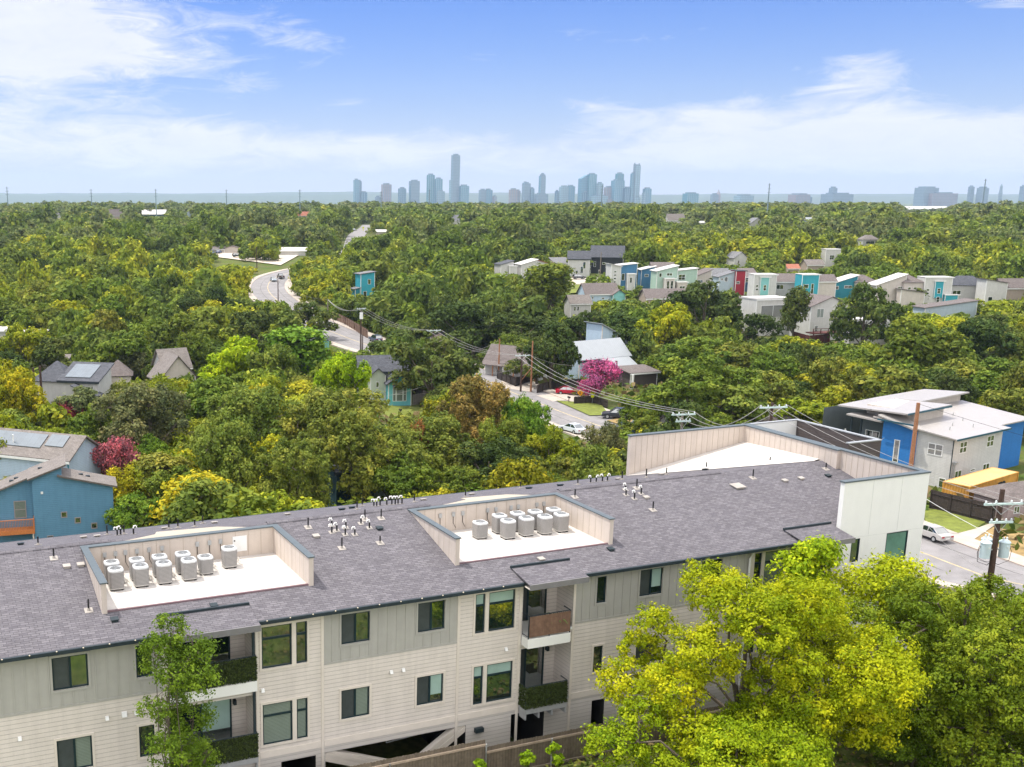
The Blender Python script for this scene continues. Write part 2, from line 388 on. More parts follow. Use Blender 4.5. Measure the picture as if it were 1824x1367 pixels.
# ------------------------------------------------------------------ trees
def crown_arrays(seed, R, H, h0, nl, nleaf, ls, spread=.62, lobe=(.30, .46), flat=.8, up=.45, clump=.26, droop=0.0, ncl=22, jit=.2):
    g = np.random.default_rng(seed)
    th = g.uniform(0, 2 * np.pi, nl) + np.arange(nl) * 2.4; rr = np.sqrt(g.uniform(.02, 1, nl)) * spread * R
    lr = g.uniform(*lobe, nl) * R
    zc = h0 + (H - h0) * np.clip(g.uniform(.25, .95, nl) - .35 * (rr / R) ** 2, .16, .9)
    zc = np.minimum(zc, H - lr * flat * .95); zc[0] = H - lr[0] * flat; rr[0] *= .3
    C = np.stack([rr * np.cos(th), rr * np.sin(th), zc], 1)
    pos = []; nor = []; tv = []
    wl = lr ** 2; wl = wl / wl.sum()
    for i in range(nl):
        k = max(4, int(ncl)); d = g.normal(size=(k, 3)); d[:, 2] = d[:, 2] * .9 + .25; d /= np.linalg.norm(d, axis=1)[:, None]
        cc = C[i] + d * lr[i] * np.array([1, 1, flat]) * g.uniform(.6, 1.0, (k, 1)); cv = g.uniform(.70, 1.28, k) * g.uniform(.78, 1.2)
        n = int(nleaf * wl[i]); ci = g.integers(0, k, n)
        e = g.normal(size=(n, 3)) * lr[i] * clump * np.array([1, 1, .72])
        p = cc[ci] + e; p[:, 2] -= droop * np.abs(g.normal(size=n)) * lr[i]
        inside = np.zeros(n, bool)
        for j in range(nl):
            if j != i: inside |= (np.linalg.norm((p - C[j]) / np.array([1, 1, flat]), axis=1) < lr[j] * .6)
        inside |= (np.linalg.norm((p - C[i]) / np.array([1, 1, flat]), axis=1) < lr[i] * .5)
        keep = ~inside | (g.uniform(size=n) < .12); p, e, ci = p[keep], e[keep], ci[keep]
        en = e / (np.linalg.norm(e, axis=1)[:, None] + 1e-6)
        nn = en * .55 + d[ci] * .55 + np.array([0, 0, up]) + g.normal(size=p.shape) * .5
        pos.append(p); nor.append(nn / np.linalg.norm(nn, axis=1)[:, None]); tv.append(cv[ci] * g.uniform(1 - jit, 1 + jit, len(p)))
    p = np.concatenate(pos); n = np.concatenate(nor); t = np.concatenate(tv)
    ok = p[:, 2] > h0 * .55; p, n, t = p[ok], n[ok], t[ok]
    m = len(p); a = np.cross(n, g.normal(size=(m, 3))); a /= np.linalg.norm(a, axis=1)[:, None]; b = np.cross(n, a)
    s = ls * g.uniform(.55, 1.35, m)[:, None]
    Q = np.stack([p - a * s, p + b * s * .55 + n * s * .15, p + a * s, p - b * s * .55 + n * s * .15], 1)
    return Q, t, C, lr
def leaf_mesh(name, Q, tint):                              # tint (n,3)
    n = len(Q); me = bpy.data.meshes.new(name)
    me.vertices.add(n * 4); me.vertices.foreach_set('co', Q.reshape(-1).astype(np.float32))
    me.loops.add(n * 4); me.loops.foreach_set('vertex_index', np.arange(n * 4, dtype=np.int32))
    me.polygons.add(n); me.polygons.foreach_set('loop_start', np.arange(0, n * 4, 4, dtype=np.int32))
    me.update(calc_edges=True)
    ca = me.color_attributes.new('tint', 'FLOAT_COLOR', 'POINT')
    c4 = np.ones((n, 4, 4), np.float32); c4[:, :, :3] = tint[:, None, :]; ca.data.foreach_set('color', c4.reshape(-1))
    me.materials.append(LEAF); return me
def tint_of(t, g, yel=.25):
    c = np.stack([t * (1 + yel * (t - 1) * 1.5), t, t * (.9 + .2 * g.uniform(size=len(t)))], 1); return np.clip(c, .1, 2.2)
def trunk_mesh(seed, C, lr, h0, H, r0, name='trunk'):
    g = random.Random(seed); mb = MB(); top = Vector((g.uniform(-.3, .3), g.uniform(-.3, .3), h0 * 1.05))
    mid = Vector((g.uniform(-.25, .25), g.uniform(-.25, .25), h0 * .5))
    mb.tube([(0, 0, -1.2), (0, 0, 0), mid, top, (top.x * 1.4, top.y * 1.4, h0 + (H - h0) * .6)], [r0 * 1.5, r0 * 1.15, r0 * .9, r0 * .75, r0 * .25], 8)
    mids = []
    for i in range(len(C)):
        e = Vector(C[i]); s = mid.lerp(top, g.uniform(.3, 1.0)) if g.random() < .75 else top
        if i >= 7: s = min(mids, key=lambda q: (q - e).length); r0 = min(r0, .13)
        m = s.lerp(e, .5) + Vector((g.uniform(-.4, .4), g.uniform(-.4, .4), g.uniform(-.1, .6)))
        mids += [m, s.lerp(m, .6), m.lerp(e, .5)]; mb.tube([s, m, e], [r0 * .5, r0 * .32, r0 * .12], 5)
        for k in range(2):
            d = Vector((g.uniform(-1, 1), g.uniform(-1, 1), g.uniform(-.1, .8))).normalized() * float(lr[i]) * .8
            mb.tube([m.lerp(e, .6), e + d * .5, e + d], [r0 * .16, r0 * .1, r0 * .04], 4)
    return mb.mesh(name)
PROTO = {}
def proto(key, seed, R, H, h0, nl, nleaf, ls, r0=.22, yel=.25, bark=None, **k):
    Q, t, C, lr = crown_arrays(seed, R, H, h0, nl, nleaf, ls, jit=.2 if nleaf < 30000 else .1, **k); g = np.random.default_rng(seed + 99)
    cm = leaf_mesh('crown', Q, tint_of(t, g, yel)); tm = trunk_mesh(seed, C, lr, h0, H, r0); tm.materials.append(bark or BARK)
    PROTO[key] = (cm, tm, R, H)
for i in range(4): proto('mid%d' % i, 11 + i, 4.5, 8.0, 1.8, 18 + 2 * i, 7600, .25, lobe=(.18, .36), spread=.78, clump=.15, ncl=34)
for i in range(3): proto('oak%d' % i, 31 + i, 5.0, 7.5, 1.6, 20, 8600, .24, lobe=(.18, .34), spread=.82, flat=.78, clump=.14, ncl=36)
for i in range(3): proto('wil%d' % i, 51 + i, 4.2, 8.4, 1.6, 14, 8000, .24, lobe=(.22, .36), spread=.75, flat=1.0, clump=.34, droop=.25, up=.2, bark=BARKL, ncl=26)
for i in range(2): proto('tall%d' % i, 71 + i, 3.4, 9.5, 1.8, 13, 6500, .25, lobe=(.30, .44), spread=.5, flat=1.05, ncl=28)
proto('hi0', 91, 4.6, 8.0, 1.8, 26, 24000, .145, lobe=(.15, .33), spread=.82, flat=.9, clump=.125, ncl=44); proto('hi1', 92, 4.4, 8.6, 1.8, 26, 24000, .145, lobe=(.15, .32), spread=.84, flat=1.1, clump=.15, droop=.16, bark=BARKL, ncl=36)
proto('hi2', 93, 4.8, 8.0, 1.8, 28, 24000, .15, lobe=(.16, .32), spread=.82, flat=1.0, clump=.125, ncl=42)
proto('myrtle', 95, 2.6, 4.6, .9, 14, 9000, .12, r0=.07, lobe=(.28, .42), spread=.66, yel=.6, ncl=30)
PAL = {'dark': (.062, .088, .020), 'oak': (.084, .114, .024), 'mid': (.120, .165, .020), 'green': (.115, .195, .018), 'olive': (.155, .182, .028),
       'greygreen': (.135, .150, .055), 'yellowgreen': (.235, .258, .016), 'lime': (.27, .36, .010), 'gold': (.31, .30, .014), 'brown': (.19, .15, .038), 'pink': (.38, .085, .20), 'rose': (.27, .09, .105), 'red': (.19, .03, .04), 'rust': (.22, .11, .035)}
WORD = {'dark': 'dark green', 'oak': 'deep green', 'mid': 'mid green', 'green': 'bright green', 'olive': 'olive green', 'greygreen': 'grey green', 'yellowgreen': 'yellow green', 'lime': 'lime green', 'gold': 'golden green', 'brown': 'brownish', 'rust': 'rusty'}
TREES = []                                                  # (u, x, y, R, colour word) for the labels
def tree(name, label, x, y, R, H, key, col, jit=.12, cat='tree', group=None, z=None, rz=None):
    cm, tm, R0, H0 = PROTO[key]; g = random
    t = thing(name, label, cat, (x, y, float(TZ(x, y)) if z is None else z), g.uniform(0, 6.28) if rz is None else rz, group)
    for nm, me in (('trunk', tm), ('crown', cm)):
        o = bpy.data.objects.new(nm, me); COL.objects.link(o); o.parent = t; o.scale = (R / R0, R / R0, H / H0)
        if nm == 'crown':
            c = PAL[col] if isinstance(col, str) else col; k = g.uniform(1 - jit, 1 + jit) * (1.15 if isinstance(col, str) else 1.0)
            o.color = (c[0] * k * g.uniform(1 - jit, 1 + jit), c[1] * k, c[2] * k, 1)
    return t

# ------------------------------------------------------------------ the apartment block in front
SL = 0.25; RIDGE = 6.5; EAVE = 11.0; BACK = 13.1
def rz_(b): return EAVE + SL * (b + .4) if b <= RIDGE else EAVE + SL * (RIDGE + .4) - SL * (b - RIDGE)
APT = thing('apartment_building', 'long beige and grey apartment block with lilac shingle roof and two rooftop wells', 'building', (BO[0], BO[1], 0), AL)
def cells(u0, u1, v0, v1, holes, extra_u=(), extra_v=()):
    us = sorted({u0, u1, *[x for x in extra_u if u0 < x < u1], *[x for h in holes for x in h[:2] if u0 < x < u1]})
    vs = sorted({v0, v1, *[x for x in extra_v if v0 < x < v1], *[x for h in holes for x in h[2:4] if v0 < x < v1]})
    for i in range(len(us) - 1):
        for j in range(len(vs) - 1):
            cu, cv = (us[i] + us[i + 1]) / 2, (vs[j] + vs[j + 1]) / 2
            if any(h[0] < cu < h[1] and h[2] < cv < h[3] for h in holes): continue
            yield us[i], us[i + 1], vs[j], vs[j + 1]
def facade():
    F3, D2 = 0.0, -3.3
    wins = []                                              # a0, a1, z0, z1, kind, look
    def both(a0, a1, z0, z1, kind, l3, l2): wins.append((a0, a1, z0, z1, kind, l3)); wins.append((a0, a1, z0 + D2, z1 + D2, kind, l2))
    both(-1.6, -1.0, 9.25, 10.57, 'narrow', 'dark', 'dark')
    both(3.9, 5.2, 9.25, 10.55, 'slider', 'dark', 'blind'); both(6.98, 7.58, 9.25, 10.55, 'narrow', 'dark', 'dark')
    both(11.94, 13.2, 8.78, 10.55, 'big', 'dark', 'blind'); both(13.38, 13.85, 8.78, 10.55, 'bar', 'dark', 'blind')
    both(15.32, 16.58, 9.28, 10.58, 'slider', 'dark', 'blind'); both(18.75, 20.0, 9.28, 10.58, 'slider', 'dark', 'pale')
    both(21.45, 21.92, 8.82, 10.6, 'bar', 'paletop', 'paletop'); both(22.1, 23.38, 8.82, 10.6, 'big', 'paletop', 'paletop')
    both(27.55, 28.05, 9.33, 10.58, 'narrow', 'dark', 'dark'); both(29.85, 31.1, 9.33, 10.6, 'slider', 'pale', 'dark')
    both(33.25, 34.45, 9.33, 10.6, 'slider', 'dark', 'dark'); both(36.35, 36.8, 8.82, 10.6, 'bar', 'dark', 'dark'); both(36.97, 38.25, 8.82, 10.6, 'big', 'blind', 'dark')
    rec = [(8.2, 11.66, 8.4, 10.75), (8.2, 11.66, 5.1, 7.75), (23.78, 26.38, 8.4, 10.75), (23.78, 26.38, 5.1, 7.75), (38.5, 40.1, 8.4, 10.75), (38.5, 40.1, 5.1, 7.75)]
    gar = [(12.7, 14.2, 1.4, 4.6), (14.62, 21.15, 1.4, 4.62), (23.4, 25.1, 1.4, 4.72), (27.62, 28.3, 3.2, 4.62)]
    holes = [w[:4] for w in wins] + rec + gar
    lap, bas = MB(), MB(); rev = MB(); bats = [MB(), MB(), MB()]
    grey = [(-3, 8.0), (14.5, 20.67), (26.4, 36.2)]
    for u0, u1, z0, z1 in cells(-3, 41.7, 1.2, 10.98, holes, [x for g in grey for x in g] + [41.7], [8.56, 4.98]):
        cu, cz = (u0 + u1) / 2, (z0 + z1) / 2
        gi = [i for i, g in enumerate(grey) if g[0] < cu < g[1]]
        tgt = bats[gi[0]] if cz > 8.56 and gi else (bas if cz < 4.98 else lap)
        tgt.poly([(u0, 0, z0), (u1, 0, z0), (u1, 0, z1), (u0, 0, z1)])
    for h in [w[:4] for w in wins]:
        a0, a1, z0, z1 = h; d = .1
        rev.poly([(a0, 0, z0), (a0, 0, z1), (a0, d, z1), (a0, d, z0)]); rev.poly([(a1, 0, z1), (a1, 0, z0), (a1, d, z0), (a1, d, z1)])
        rev.poly([(a0, 0, z0), (a0, d, z0), (a1, d, z0), (a1, 0, z0)]); rev.poly([(a0, 0, z1), (a1, 0, z1), (a1, d, z1), (a0, d, z1)])
    lap.build('lap_siding_wall', LAP, APT); bas.build('ground_storey_wall', pm('grey_beige_siding', (.50, .465, .425), .75, .05, 1.2, pattern=('z', .178, .5, .09)), APT)
    for gi, g in enumerate(grey):
        w = bats[gi].build('board_and_batten_wall', BATT, APT); mb = MB()
        n = int((g[1] - g[0]) / .41)
        for i in range(1, n):
            a = g[0] + (g[1] - g[0]) * i / n; segs = [(8.62, 10.9)]
            for x in wins:
                if x[2] > 8 and x[0] - .12 < a < x[1] + .12: segs = [(8.62, x[2] - .12), (x[3] + .12, 10.9)]
            for z0, z1 in segs: mb.box(a - .025, a + .025, -.022, .001, z0, z1)
        mb.box(g[0], g[1], -.026, .001, 8.53, 8.62)
        mb.build('batten', BATT, w)
    rev.build('window_reveal', TRIM, APT)
    # flat trim boards: corners, window surrounds, storey bands
    t = MB()
    for a in (11.74, 14.5, 20.67, 23.66, 26.4, 36.2): t.box(a - .06, a + .06, -.03, .002, 1.3, 10.97 if a not in (20.67, 26.4) else 10.96)
    for a0, a1 in ((14.57, 20.6), (20.74, 23.6), (26.47, 36.13), (11.81, 14.43), (-3, 8.2)):
        t.box(a0, a1, -.028, .002, 4.92, 5.2)
    tg = MB()
    for a0, a1, z0, z1, k, l in wins:
        e = .09; t2 = t; t = MB()
        tg = MB(); tt = tg if z0 > 8.7 and any(g[0] < (a0 + a1) / 2 < g[1] for g in grey) else t
        tt.box(a0 - e, a0 - .001, -.034, .003, z0 - e, z1 + e); tt.box(a1 + .001, a1 + e, -.034, .003, z0 - e, z1 + e)
        tt.box(a0, a1, -.036, .003, z1 + .001, z1 + e); tt.box(a0, a1, -.04, .003, z0 - e, z0 - .001); tt.build('window_trim', BATT if tt is tg else TRIM, APT); t = t2
    t.build('trim_board', TRIM, APT)
    LOOK = {'dark': GLASS, 'blind': BLIND, 'pale': SHADEW, 'screen': SCREEN, 'green': GLASSL}
    def window(a0, a1, z0, z1, kind, look, b=.03, par=APT):
        f = .055; mb = MB()
        mb.box(a0, a0 + f, b, b + .07, z0, z1); mb.box(a1 - f, a1, b, b + .07, z0, z1)
        mb.box(a0 + f, a1 - f, b + .001, b + .07, z0, z0 + f); mb.box(a0 + f, a1 - f, b + .001, b + .07, z1 - f, z1)
        m = (a0 + a1) / 2; panes = []
        if kind == 'slider':
            mb.box(m - .04, m + .04, b - .004, b + .07, z0 + f, z1 - f)
            lm = {'dark': ('screen', 'dark'), 'blind': ('screen', 'blind'), 'pale': ('screen', 'pale')}[look]
            panes = [(a0 + f, m - .04, z0 + f, z1 - f, lm[0]), (m + .04, a1 - f, z0 + f, z1 - f, lm[1])]
            if look == 'pale': panes[1] = (m + .04, a1 - f, z0 + f + .3, z1 - f, 'pale'); panes.append((m + .04, a1 - f, z0 + f, z0 + f + .3, 'dark'))
        elif kind in ('big', 'bar'):
            zt = z0 + (z1 - z0) * .70
            mb.box(a0 + f, a1 - f, b + .0012, b + .07, zt - .045, zt + .045)
            top = 'pale' if look == 'paletop' else look; low = 'dark' if look == 'paletop' else look
            panes = [(a0 + f, a1 - f, z0 + f, zt - .045, low), (a0 + f, a1 - f, zt + .045, z1 - f, top)]
        else: panes = [(a0 + f, a1 - f, z0 + f, z1 - f, look)]
        o = mb.build('window', FRAME, par)
        for p in panes: B(p[0], p[1], b + .04, b + .06, p[2], p[3]).build('pane', LOOK[p[4]], o)
        return o
    for w in wins: window(*w)
    # recessed balconies with their sliding doors, slabs, rails
    for i, (a0, a1, z0, z1) in enumerate(rec):
        d = 1.35; top3 = z0 > 8; mb = MB()
        mb.poly([(a0, d, z0), (a1, d, z0), (a1, d, z1), (a0, d, z1)]); mb.poly([(a0, 0, z0), (a0, d, z0), (a0, d, z1), (a0, 0, z1)])
        mb.poly([(a1, d, z0), (a1, 0, z0), (a1, 0, z1), (a1, d, z1)]); mb.poly([(a0, 0, z1), (a0, d, z1), (a1, d, z1), (a1, 0, z1)])
        mb.build('balcony_recess', LAP, APT)
        g0, g1 = (a0 + .35, a0 + 2.75) if a1 - a0 > 3 else (a0 + .12, a0 + 1.95)
        if a1 - a0 < 2: g0, g1 = a0 + .1, a1 - .2
        f = MB(); zt = z0 + 2.08; m = (g0 + g1) / 2
        f.box(g0 - .07, g0, d - .07, d - .002, z0 + .03, zt); f.box(g1, g1 + .07, d - .07, d - .002, z0 + .03, zt); f.box(g0, g1, d - .072, d - .002, zt - .07, zt); f.box(m - .045, m + .045, d - .07, d - .002, z0 + .05, zt - .07)
        dr = f.build('sliding_door', FRAME, APT)
        B(g0, m - .045, d - .045, d - .02, z0 + .05, zt - .07).build('pane', SCREEN if i in (2, 3) else GLASS, dr)
        if i == 1:
            B(m + .045, g1, d - .045, d - .02, z0 + .75, zt - .07).build('pane', SHADEW, dr); B(m + .045, g1, d - .045, d - .02, z0 + .05, z0 + .75).build('pane', GLASS, dr)
        else: B(m + .045, g1, d - .045, d - .02, z0 + .05, zt - .07).build('pane', GLASS, dr)
        B(g1 + .14, g1 + .26, d - .2, d - .001, z0 + 1.75, z0 + 1.95).build('wall_light', DARKM, APT)
        if i < 4:
            pj = -.56 if i > 1 else -.2; e0, e1 = (a0 - .02, a1 - .48) if i > 1 else (a0, a1 + .02); zb = z0 - (.42 if top3 else .2)
            sl = B(e0, e1, pj, -.03, zb, z0 + .02); 
            sl.box(a0 + .003, a1 - .003, -.03, d - .003, z0 - .1, z0 + .02)
            sl.build('balcony_slab', STUCCO if top3 else GREYM, APT)
            if not top3:
                for k in range(4): j = MB(); j.box(e0 + .02 + (e1 - e0 - .1) * k / 3, e0 + .08 + (e1 - e0 - .1) * k / 3, pj + .02, -.03, zb - .28, zb - .002); j.build('joist', GREYM, APT)
            rl = MB(); rt = z0 + 1.07
            rl.tube([(e0 + .03, -.03, rt), (e0 + .03, pj + .03, rt), (e1 - .03, pj + .03, rt), (e1 - .03, -.03, rt)], .025, 6)
            rl.tube([(e0 + .03, -.03, z0 + .1), (e0 + .03, pj + .03, z0 + .1), (e1 - .03, pj + .03, z0 + .1), (e1 - .03, -.03, z0 + .1)], .018, 6)
            for a in (e0 + .03, (e0 + e1) / 2, e1 - .03): rl.box(a - .02, a + .02, pj + .01, pj + .05, z0 + .02, rt)
            n = int((e1 - e0) / .105)
            for k in range(n): a = e0 + .06 + (e1 - e0 - .12) * k / (n - 1); rl.box(a - .008, a + .008, pj + .022, pj + .038, z0 + .1, rt)
            rail = rl.build('railing', DARKM, APT)
            if i == 2:
                sm = pm('reed_screen', (.20, .115, .075), .85, .3, 5, pattern=('xb', .055, .7, .25)); B(e0 + .05, e1 - .05, pj - .012, pj + .005, z0 + .1, rt - .03).build('reed_screen', sm, rail)
            else:                                          # artificial hedge: leaves stitched on a net
                g = np.random.default_rng(200 + i); n = 2600
                P = np.stack([g.uniform(e0, e1, n), pj + g.uniform(-.05, .02, n), g.uniform(z0 + .05, rt - .01, n)], 1)
                if i == 3: P[:500] = np.stack([np.full(500, e0) + g.uniform(-.04, .03, 500), g.uniform(pj, 0, 500), g.uniform(z0 + .05, rt - .01, 500)], 1)
                nn = g.normal(size=(n, 3)) * .6 + np.array([0, -1, .5]); nn /= np.linalg.norm(nn, axis=1)[:, None]
                A_ = np.cross(nn, g.normal(size=(n, 3))); A_ /= np.linalg.norm(A_, axis=1)[:, None]; B_ = np.cross(nn, A_); s = g.uniform(.03, .055, n)[:, None]
                hm = leaf_mesh('hedge_screen', np.stack([P - A_ * s, P + B_ * s * .6, P + A_ * s, P - B_ * s * .6], 1), np.stack([g.uniform(.5, 1.4, n)] * 3, 1))
                ho = bpy.data.objects.new('hedge_screen', hm); COL.objects.link(ho); ho.parent = rail; ho.color = (.055, .075, .022, 1)
                B(e0 + .05, e1 - .05, pj + .021, pj + .04, z0 + .08, rt - .04).build('hedge_backing', pm('hedge_net', (.02, .03, .012), .9, .3, 9), rail)
    # little roofs over the top balconies
    for a0, a1 in ((8.0, 11.62), (23.5, 26.42), (38.6, 41.5)):
        c = MB(); c.slab([(a0, -.95, 11.06), (a1, -.95, 11.06), (a1, .6, 11.33), (a0, .6, 11.33)], .05); co = c.build('balcony_canopy', SHING, APT)
        B(a0, a1, -1.0, -.952, 10.82, 11.07).build('fascia', pm('grey_fascia', (.17, .165, .165), .7, .08, 2), co)
        B(a0 + .02, a1 - .02, -.94, -.41, 10.83, 10.86).build('soffit', TRIM, co)
        B(a0 - .03, a1 + .03, .56, .66, 11.30, 11.42).build('flashing', DARKM, co)
    # eaves: fascia, gutter, string of lights
    ev = MB(); gu = MB(); bl = MB()
    for a0, a1 in ((-3, 8.0), (11.62, 23.5), (26.42, 38.6)):
        ev.box(a0, a1, -.40, -.36, 10.84, 11.0); gu.box(a0, a1, -.52, -.402, 10.86, 11.0); ev.box(a0, a1, -.36, -.001, 10.86, 10.88)
        if a1 < 30:
            n = int((a1 - a0) / .95)
            for k in range(n): bl.lathe([(.0, -.03), (.028, -.01), (.028, .01), (0, .03)], 6, (a0 + .4 + k * .95, -.53, 11.0))
    ev.build('eave_soffit', TRIM, APT); gu.build('gutter', DARKM, APT); bl.build('string_light', pm('bulb_glass', (.7, .6, .45), .3, .1, 1), APT)
    dp = MB()
    for a in (11.58, ): dp.box(a - .05, a + .05, -.12, -.035, 5.0, 10.85)
    dp.build('downspout', DARKM, APT)
    wd = MB(); wd.tube([(36.05, -.45, 10.9), (36.05, -.2, 10.7), (36.0, -.1, 10.4), (36.0, -.1, 4)], .055, 8); wd.build('downspout', WHITE, APT)
    # small white vent hoods on the siding
    for a, z in ((2.6, 7.62), (9.0 - 3.2, 7.84), (6.45, 7.88), (6.9, 7.86), (17.55, 7.75), (18.1, 7.75), (11.95, 7.9), (23.0, 7.9)):
        s = .13 if a != 6.45 else .19
        mb = MB(); mb.poly([(a - s / 2, -.12, z - s / 2), (a + s / 2, -.12, z - s / 2), (a + s / 2, -.05, z + s / 2), (a - s / 2, -.05, z + s / 2)])
        mb.poly([(a - s / 2, 0, z - s / 2), (a - s / 2, -.12, z - s / 2), (a - s / 2, -.05, z + s / 2), (a - s / 2, 0, z + s / 2)]); mb.poly([(a + s / 2, -.12, z - s / 2), (a + s / 2, 0, z - s / 2), (a + s / 2, 0, z + s / 2), (a + s / 2, -.05, z + s / 2)])
        mb.poly([(a - s / 2, -.05, z + s / 2), (a + s / 2, -.05, z + s / 2), (a + s / 2, 0, z + s / 2), (a - s / 2, 0, z + s / 2)]); mb.build('vent_hood', WHITE, APT)
    B(21.55, 21.95, -.2, -.03, 4.25, 4.45).build('wall_light', DARKM, APT)
    # parking level openings with their diagonal ramps
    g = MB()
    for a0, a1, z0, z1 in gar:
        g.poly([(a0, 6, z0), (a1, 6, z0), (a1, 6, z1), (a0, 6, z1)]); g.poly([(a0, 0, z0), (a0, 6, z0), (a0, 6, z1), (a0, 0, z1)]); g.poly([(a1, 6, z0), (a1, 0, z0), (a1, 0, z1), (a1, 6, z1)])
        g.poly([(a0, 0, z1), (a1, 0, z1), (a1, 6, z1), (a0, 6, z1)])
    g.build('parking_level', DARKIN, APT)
    br = MB()
    for (a0, z0, a1, z1) in ((14.62, 4.5, 18.4, 3.0), (21.12, 4.6, 18.0, 2.6)):
        d = np.array([a1 - a0, z1 - z0]); L_ = np.linalg.norm(d); d /= L_; n_ = np.array([-d[1], d[0]]) * .26
        for k in range(4):
            f0, f1 = -1 + k * .5 + .015, -1 + (k + 1) * .5 - .015
            P = [(a0 + n_[0] * f0, z0 + n_[1] * f0), (a1 + n_[0] * f0, z1 + n_[1] * f0), (a1 + n_[0] * f1, z1 + n_[1] * f1), (a0 + n_[0] * f1, z0 + n_[1] * f1)]
            yo = .02 + .012 * (k % 2); m0 = len(br.v)
            br.v += [(p[0], yo, p[1]) for p in P] + [(p[0], .3, p[1]) for p in P]
            br.f += [tuple(m0 + i for i in q) for q in ((0, 1, 2, 3), (0, 4, 5, 1), (3, 2, 6, 7), (0, 3, 7, 4), (1, 5, 6, 2))]
    br.build('diagonal_brace', TRIM, APT)
    pp = MB(); pp.tube([(17.6, .5, 4.25), (20.5, .5, 4.45)], .025, 6); pp.tube([(17.6, .5, 4.25), (17.6, .5, 4.45)], .025, 6); pp.build('sprinkler_pipe', GREYM, APT)
    # plain outer walls: left end, back
    o = MB(); o.poly([(-3, BACK, -9), (-3, 0, -9), (-3, 0, 10.95), (-3, BACK, 10.9)]); o.poly([(47.15, BACK - .42, -9), (-3, BACK, -9), (-3, BACK, 11.0), (47.15, BACK - .42, 11.0)]); o.build('rear_wall', LAP, APT)
    return window
WINDOW = facade()
WELLS = ((6.23, 14.45, 1.5, 6.0), (21.4, 29.1, 1.55, 6.0)); WZ = 11.46; WT = 12.66
def roof():
    t = .06; mb = MB()
    hs = [w for w in WELLS] + [(41.62, 47.3, -1, .33)]
    for u0, u1, b0, b1 in cells(-3, 46.96, -.46, RIDGE, hs): mb.poly([(u0, b0, rz_(b0)), (u1, b0, rz_(b0)), (u1, b1, rz_(b1)), (u0, b1, rz_(b1))])
    mb.poly([(-3, RIDGE, rz_(RIDGE)), (46.96, RIDGE, rz_(RIDGE)), (46.96, 13.5, rz_(13.5)), (-3, 13.5, rz_(13.5))])
    mb.build('shingle_roof', SHING, APT)
    B(-3, 38.4, 13.5, 13.6, rz_(13.5) - .2, rz_(13.5) - .005).build('rear_gutter', DARKM, APT)
    B(-3, 41.6, -.462, -.405, rz_(-.46) - .035, rz_(-.46) + .012).build('drip_edge', DARKM, APT)
    for a0, a1 in ((-3, 7.3), (14.3, 22.4), (29.6, 39.6)):
        rv = MB(); z = rz_(RIDGE)
        rv.slab([(a0, RIDGE - .17, z - .005), (a1, RIDGE - .17, z - .005), (a1, RIDGE, z + .06), (a0, RIDGE, z + .06)], .035); rv.slab([(a0, RIDGE, z + .06), (a1, RIDGE, z + .06), (a1, RIDGE + .17, z - .005), (a0, RIDGE + .17, z - .005)], .035); rv.build('ridge_vent', SHING, APT)
    for (a0, a1, b0, b1) in WELLS:
        fl = MB(); fl.poly([(a0, b0, WZ), (a1, b0, WZ), (a1, b1, WZ), (a0, b1, WZ)]); fl.build('well_floor', MEMB, APT)
        th = .2; w = MB()
        # side walls run out of the slope, back wall closes the well
        for s0, s1 in ((a0 - th, a0), (a1, a1 + th)):
            P = [(b0 - .12, rz_(b0 - .12) - .1), (b1 + .2, rz_(b0) - .1), (b1 + .2, WT), (b0 - .12, WT)]
            n = len(w.v); w.v += [(s0, y, z) for y, z in P] + [(s1, y, z) for y, z in P]
            w.f += [tuple(n + i for i in q) for q in ((0, 3, 2, 1), (4, 5, 6, 7), (0, 4, 7, 3), (3, 7, 6, 2), (1, 2, 6, 5))]
        w.box(a0, a1, b1, b1 + .2, WZ - .1, WT)
        pw = w.build('parapet', BEIGE, APT)
        bt = MB(); ln = pm('panel_joint', (.40, .335, .27), .8, .1, 2)
        n = int((a1 - a0) / .55)
        for i in range(1, n): a = a0 + (a1 - a0) * i / n; bt.box(a - .012, a + .012, b1 - .006, b1 + .001, WZ + .02, WT - .03)
        bt.build('panel_joint', ln, pw); bt = MB(); b2 = MB(); b3 = MB()
        for i in range(1, 9):
            b = b0 + (b1 - b0) * i / 9; bt.box(a1 - .006, a1 + .001, b - .012, b + .012, WZ + .02, WT - .03); b2.box(a0 - .001, a0 + .006, b - .012, b + .012, WZ + .02, WT - .03)
            b3.box(a0 - th - .006, a0 - th + .001, b - .012, b + .012, rz_(b) - .02, WT - .03)
        for q in (bt, b2, b3): q.build('panel_joint', ln, pw)
        cp = MB(); e = .05; ct = .05
        cp.box(a0 - th - e, a0 + e, b0 - .17, b1 + .2 + e, WT + .001, WT + ct); cp.box(a1 - e, a1 + th + e, b0 - .17, b1 + .2 + e, WT + .001, WT + ct); cp.box(a0 + e, a1 - e, b1 - e, b1 + .2 + e, WT + .001, WT + ct)
        cp.build('coping', CAP, APT)
        B(a0, a1, b0 - .06, b0 + .05, WZ - .02, WZ + .06).build('edge_strip', pm('maroon_edge_metal', (.16, .10, .11), .6, .1, 2), APT)
        # beige saddle behind the well that sheds water round it
        m = (a0 + a1) / 2; z = rz_(RIDGE) + .02; y0 = b1 + .25
        cr = MB(); P = [(a0 + 1.3, y0, rz_(y0) + .015), (a1 - .9, y0, rz_(y0) + .015), (a1 - 2.4, RIDGE + .1, z + .03), (m - 1.0, RIDGE + .25, z + .05), (a0 + 3.0, RIDGE + .02, z + .02)]
        cr.slab(P, .03); cr.build('saddle_membrane', BMEMB, APT)
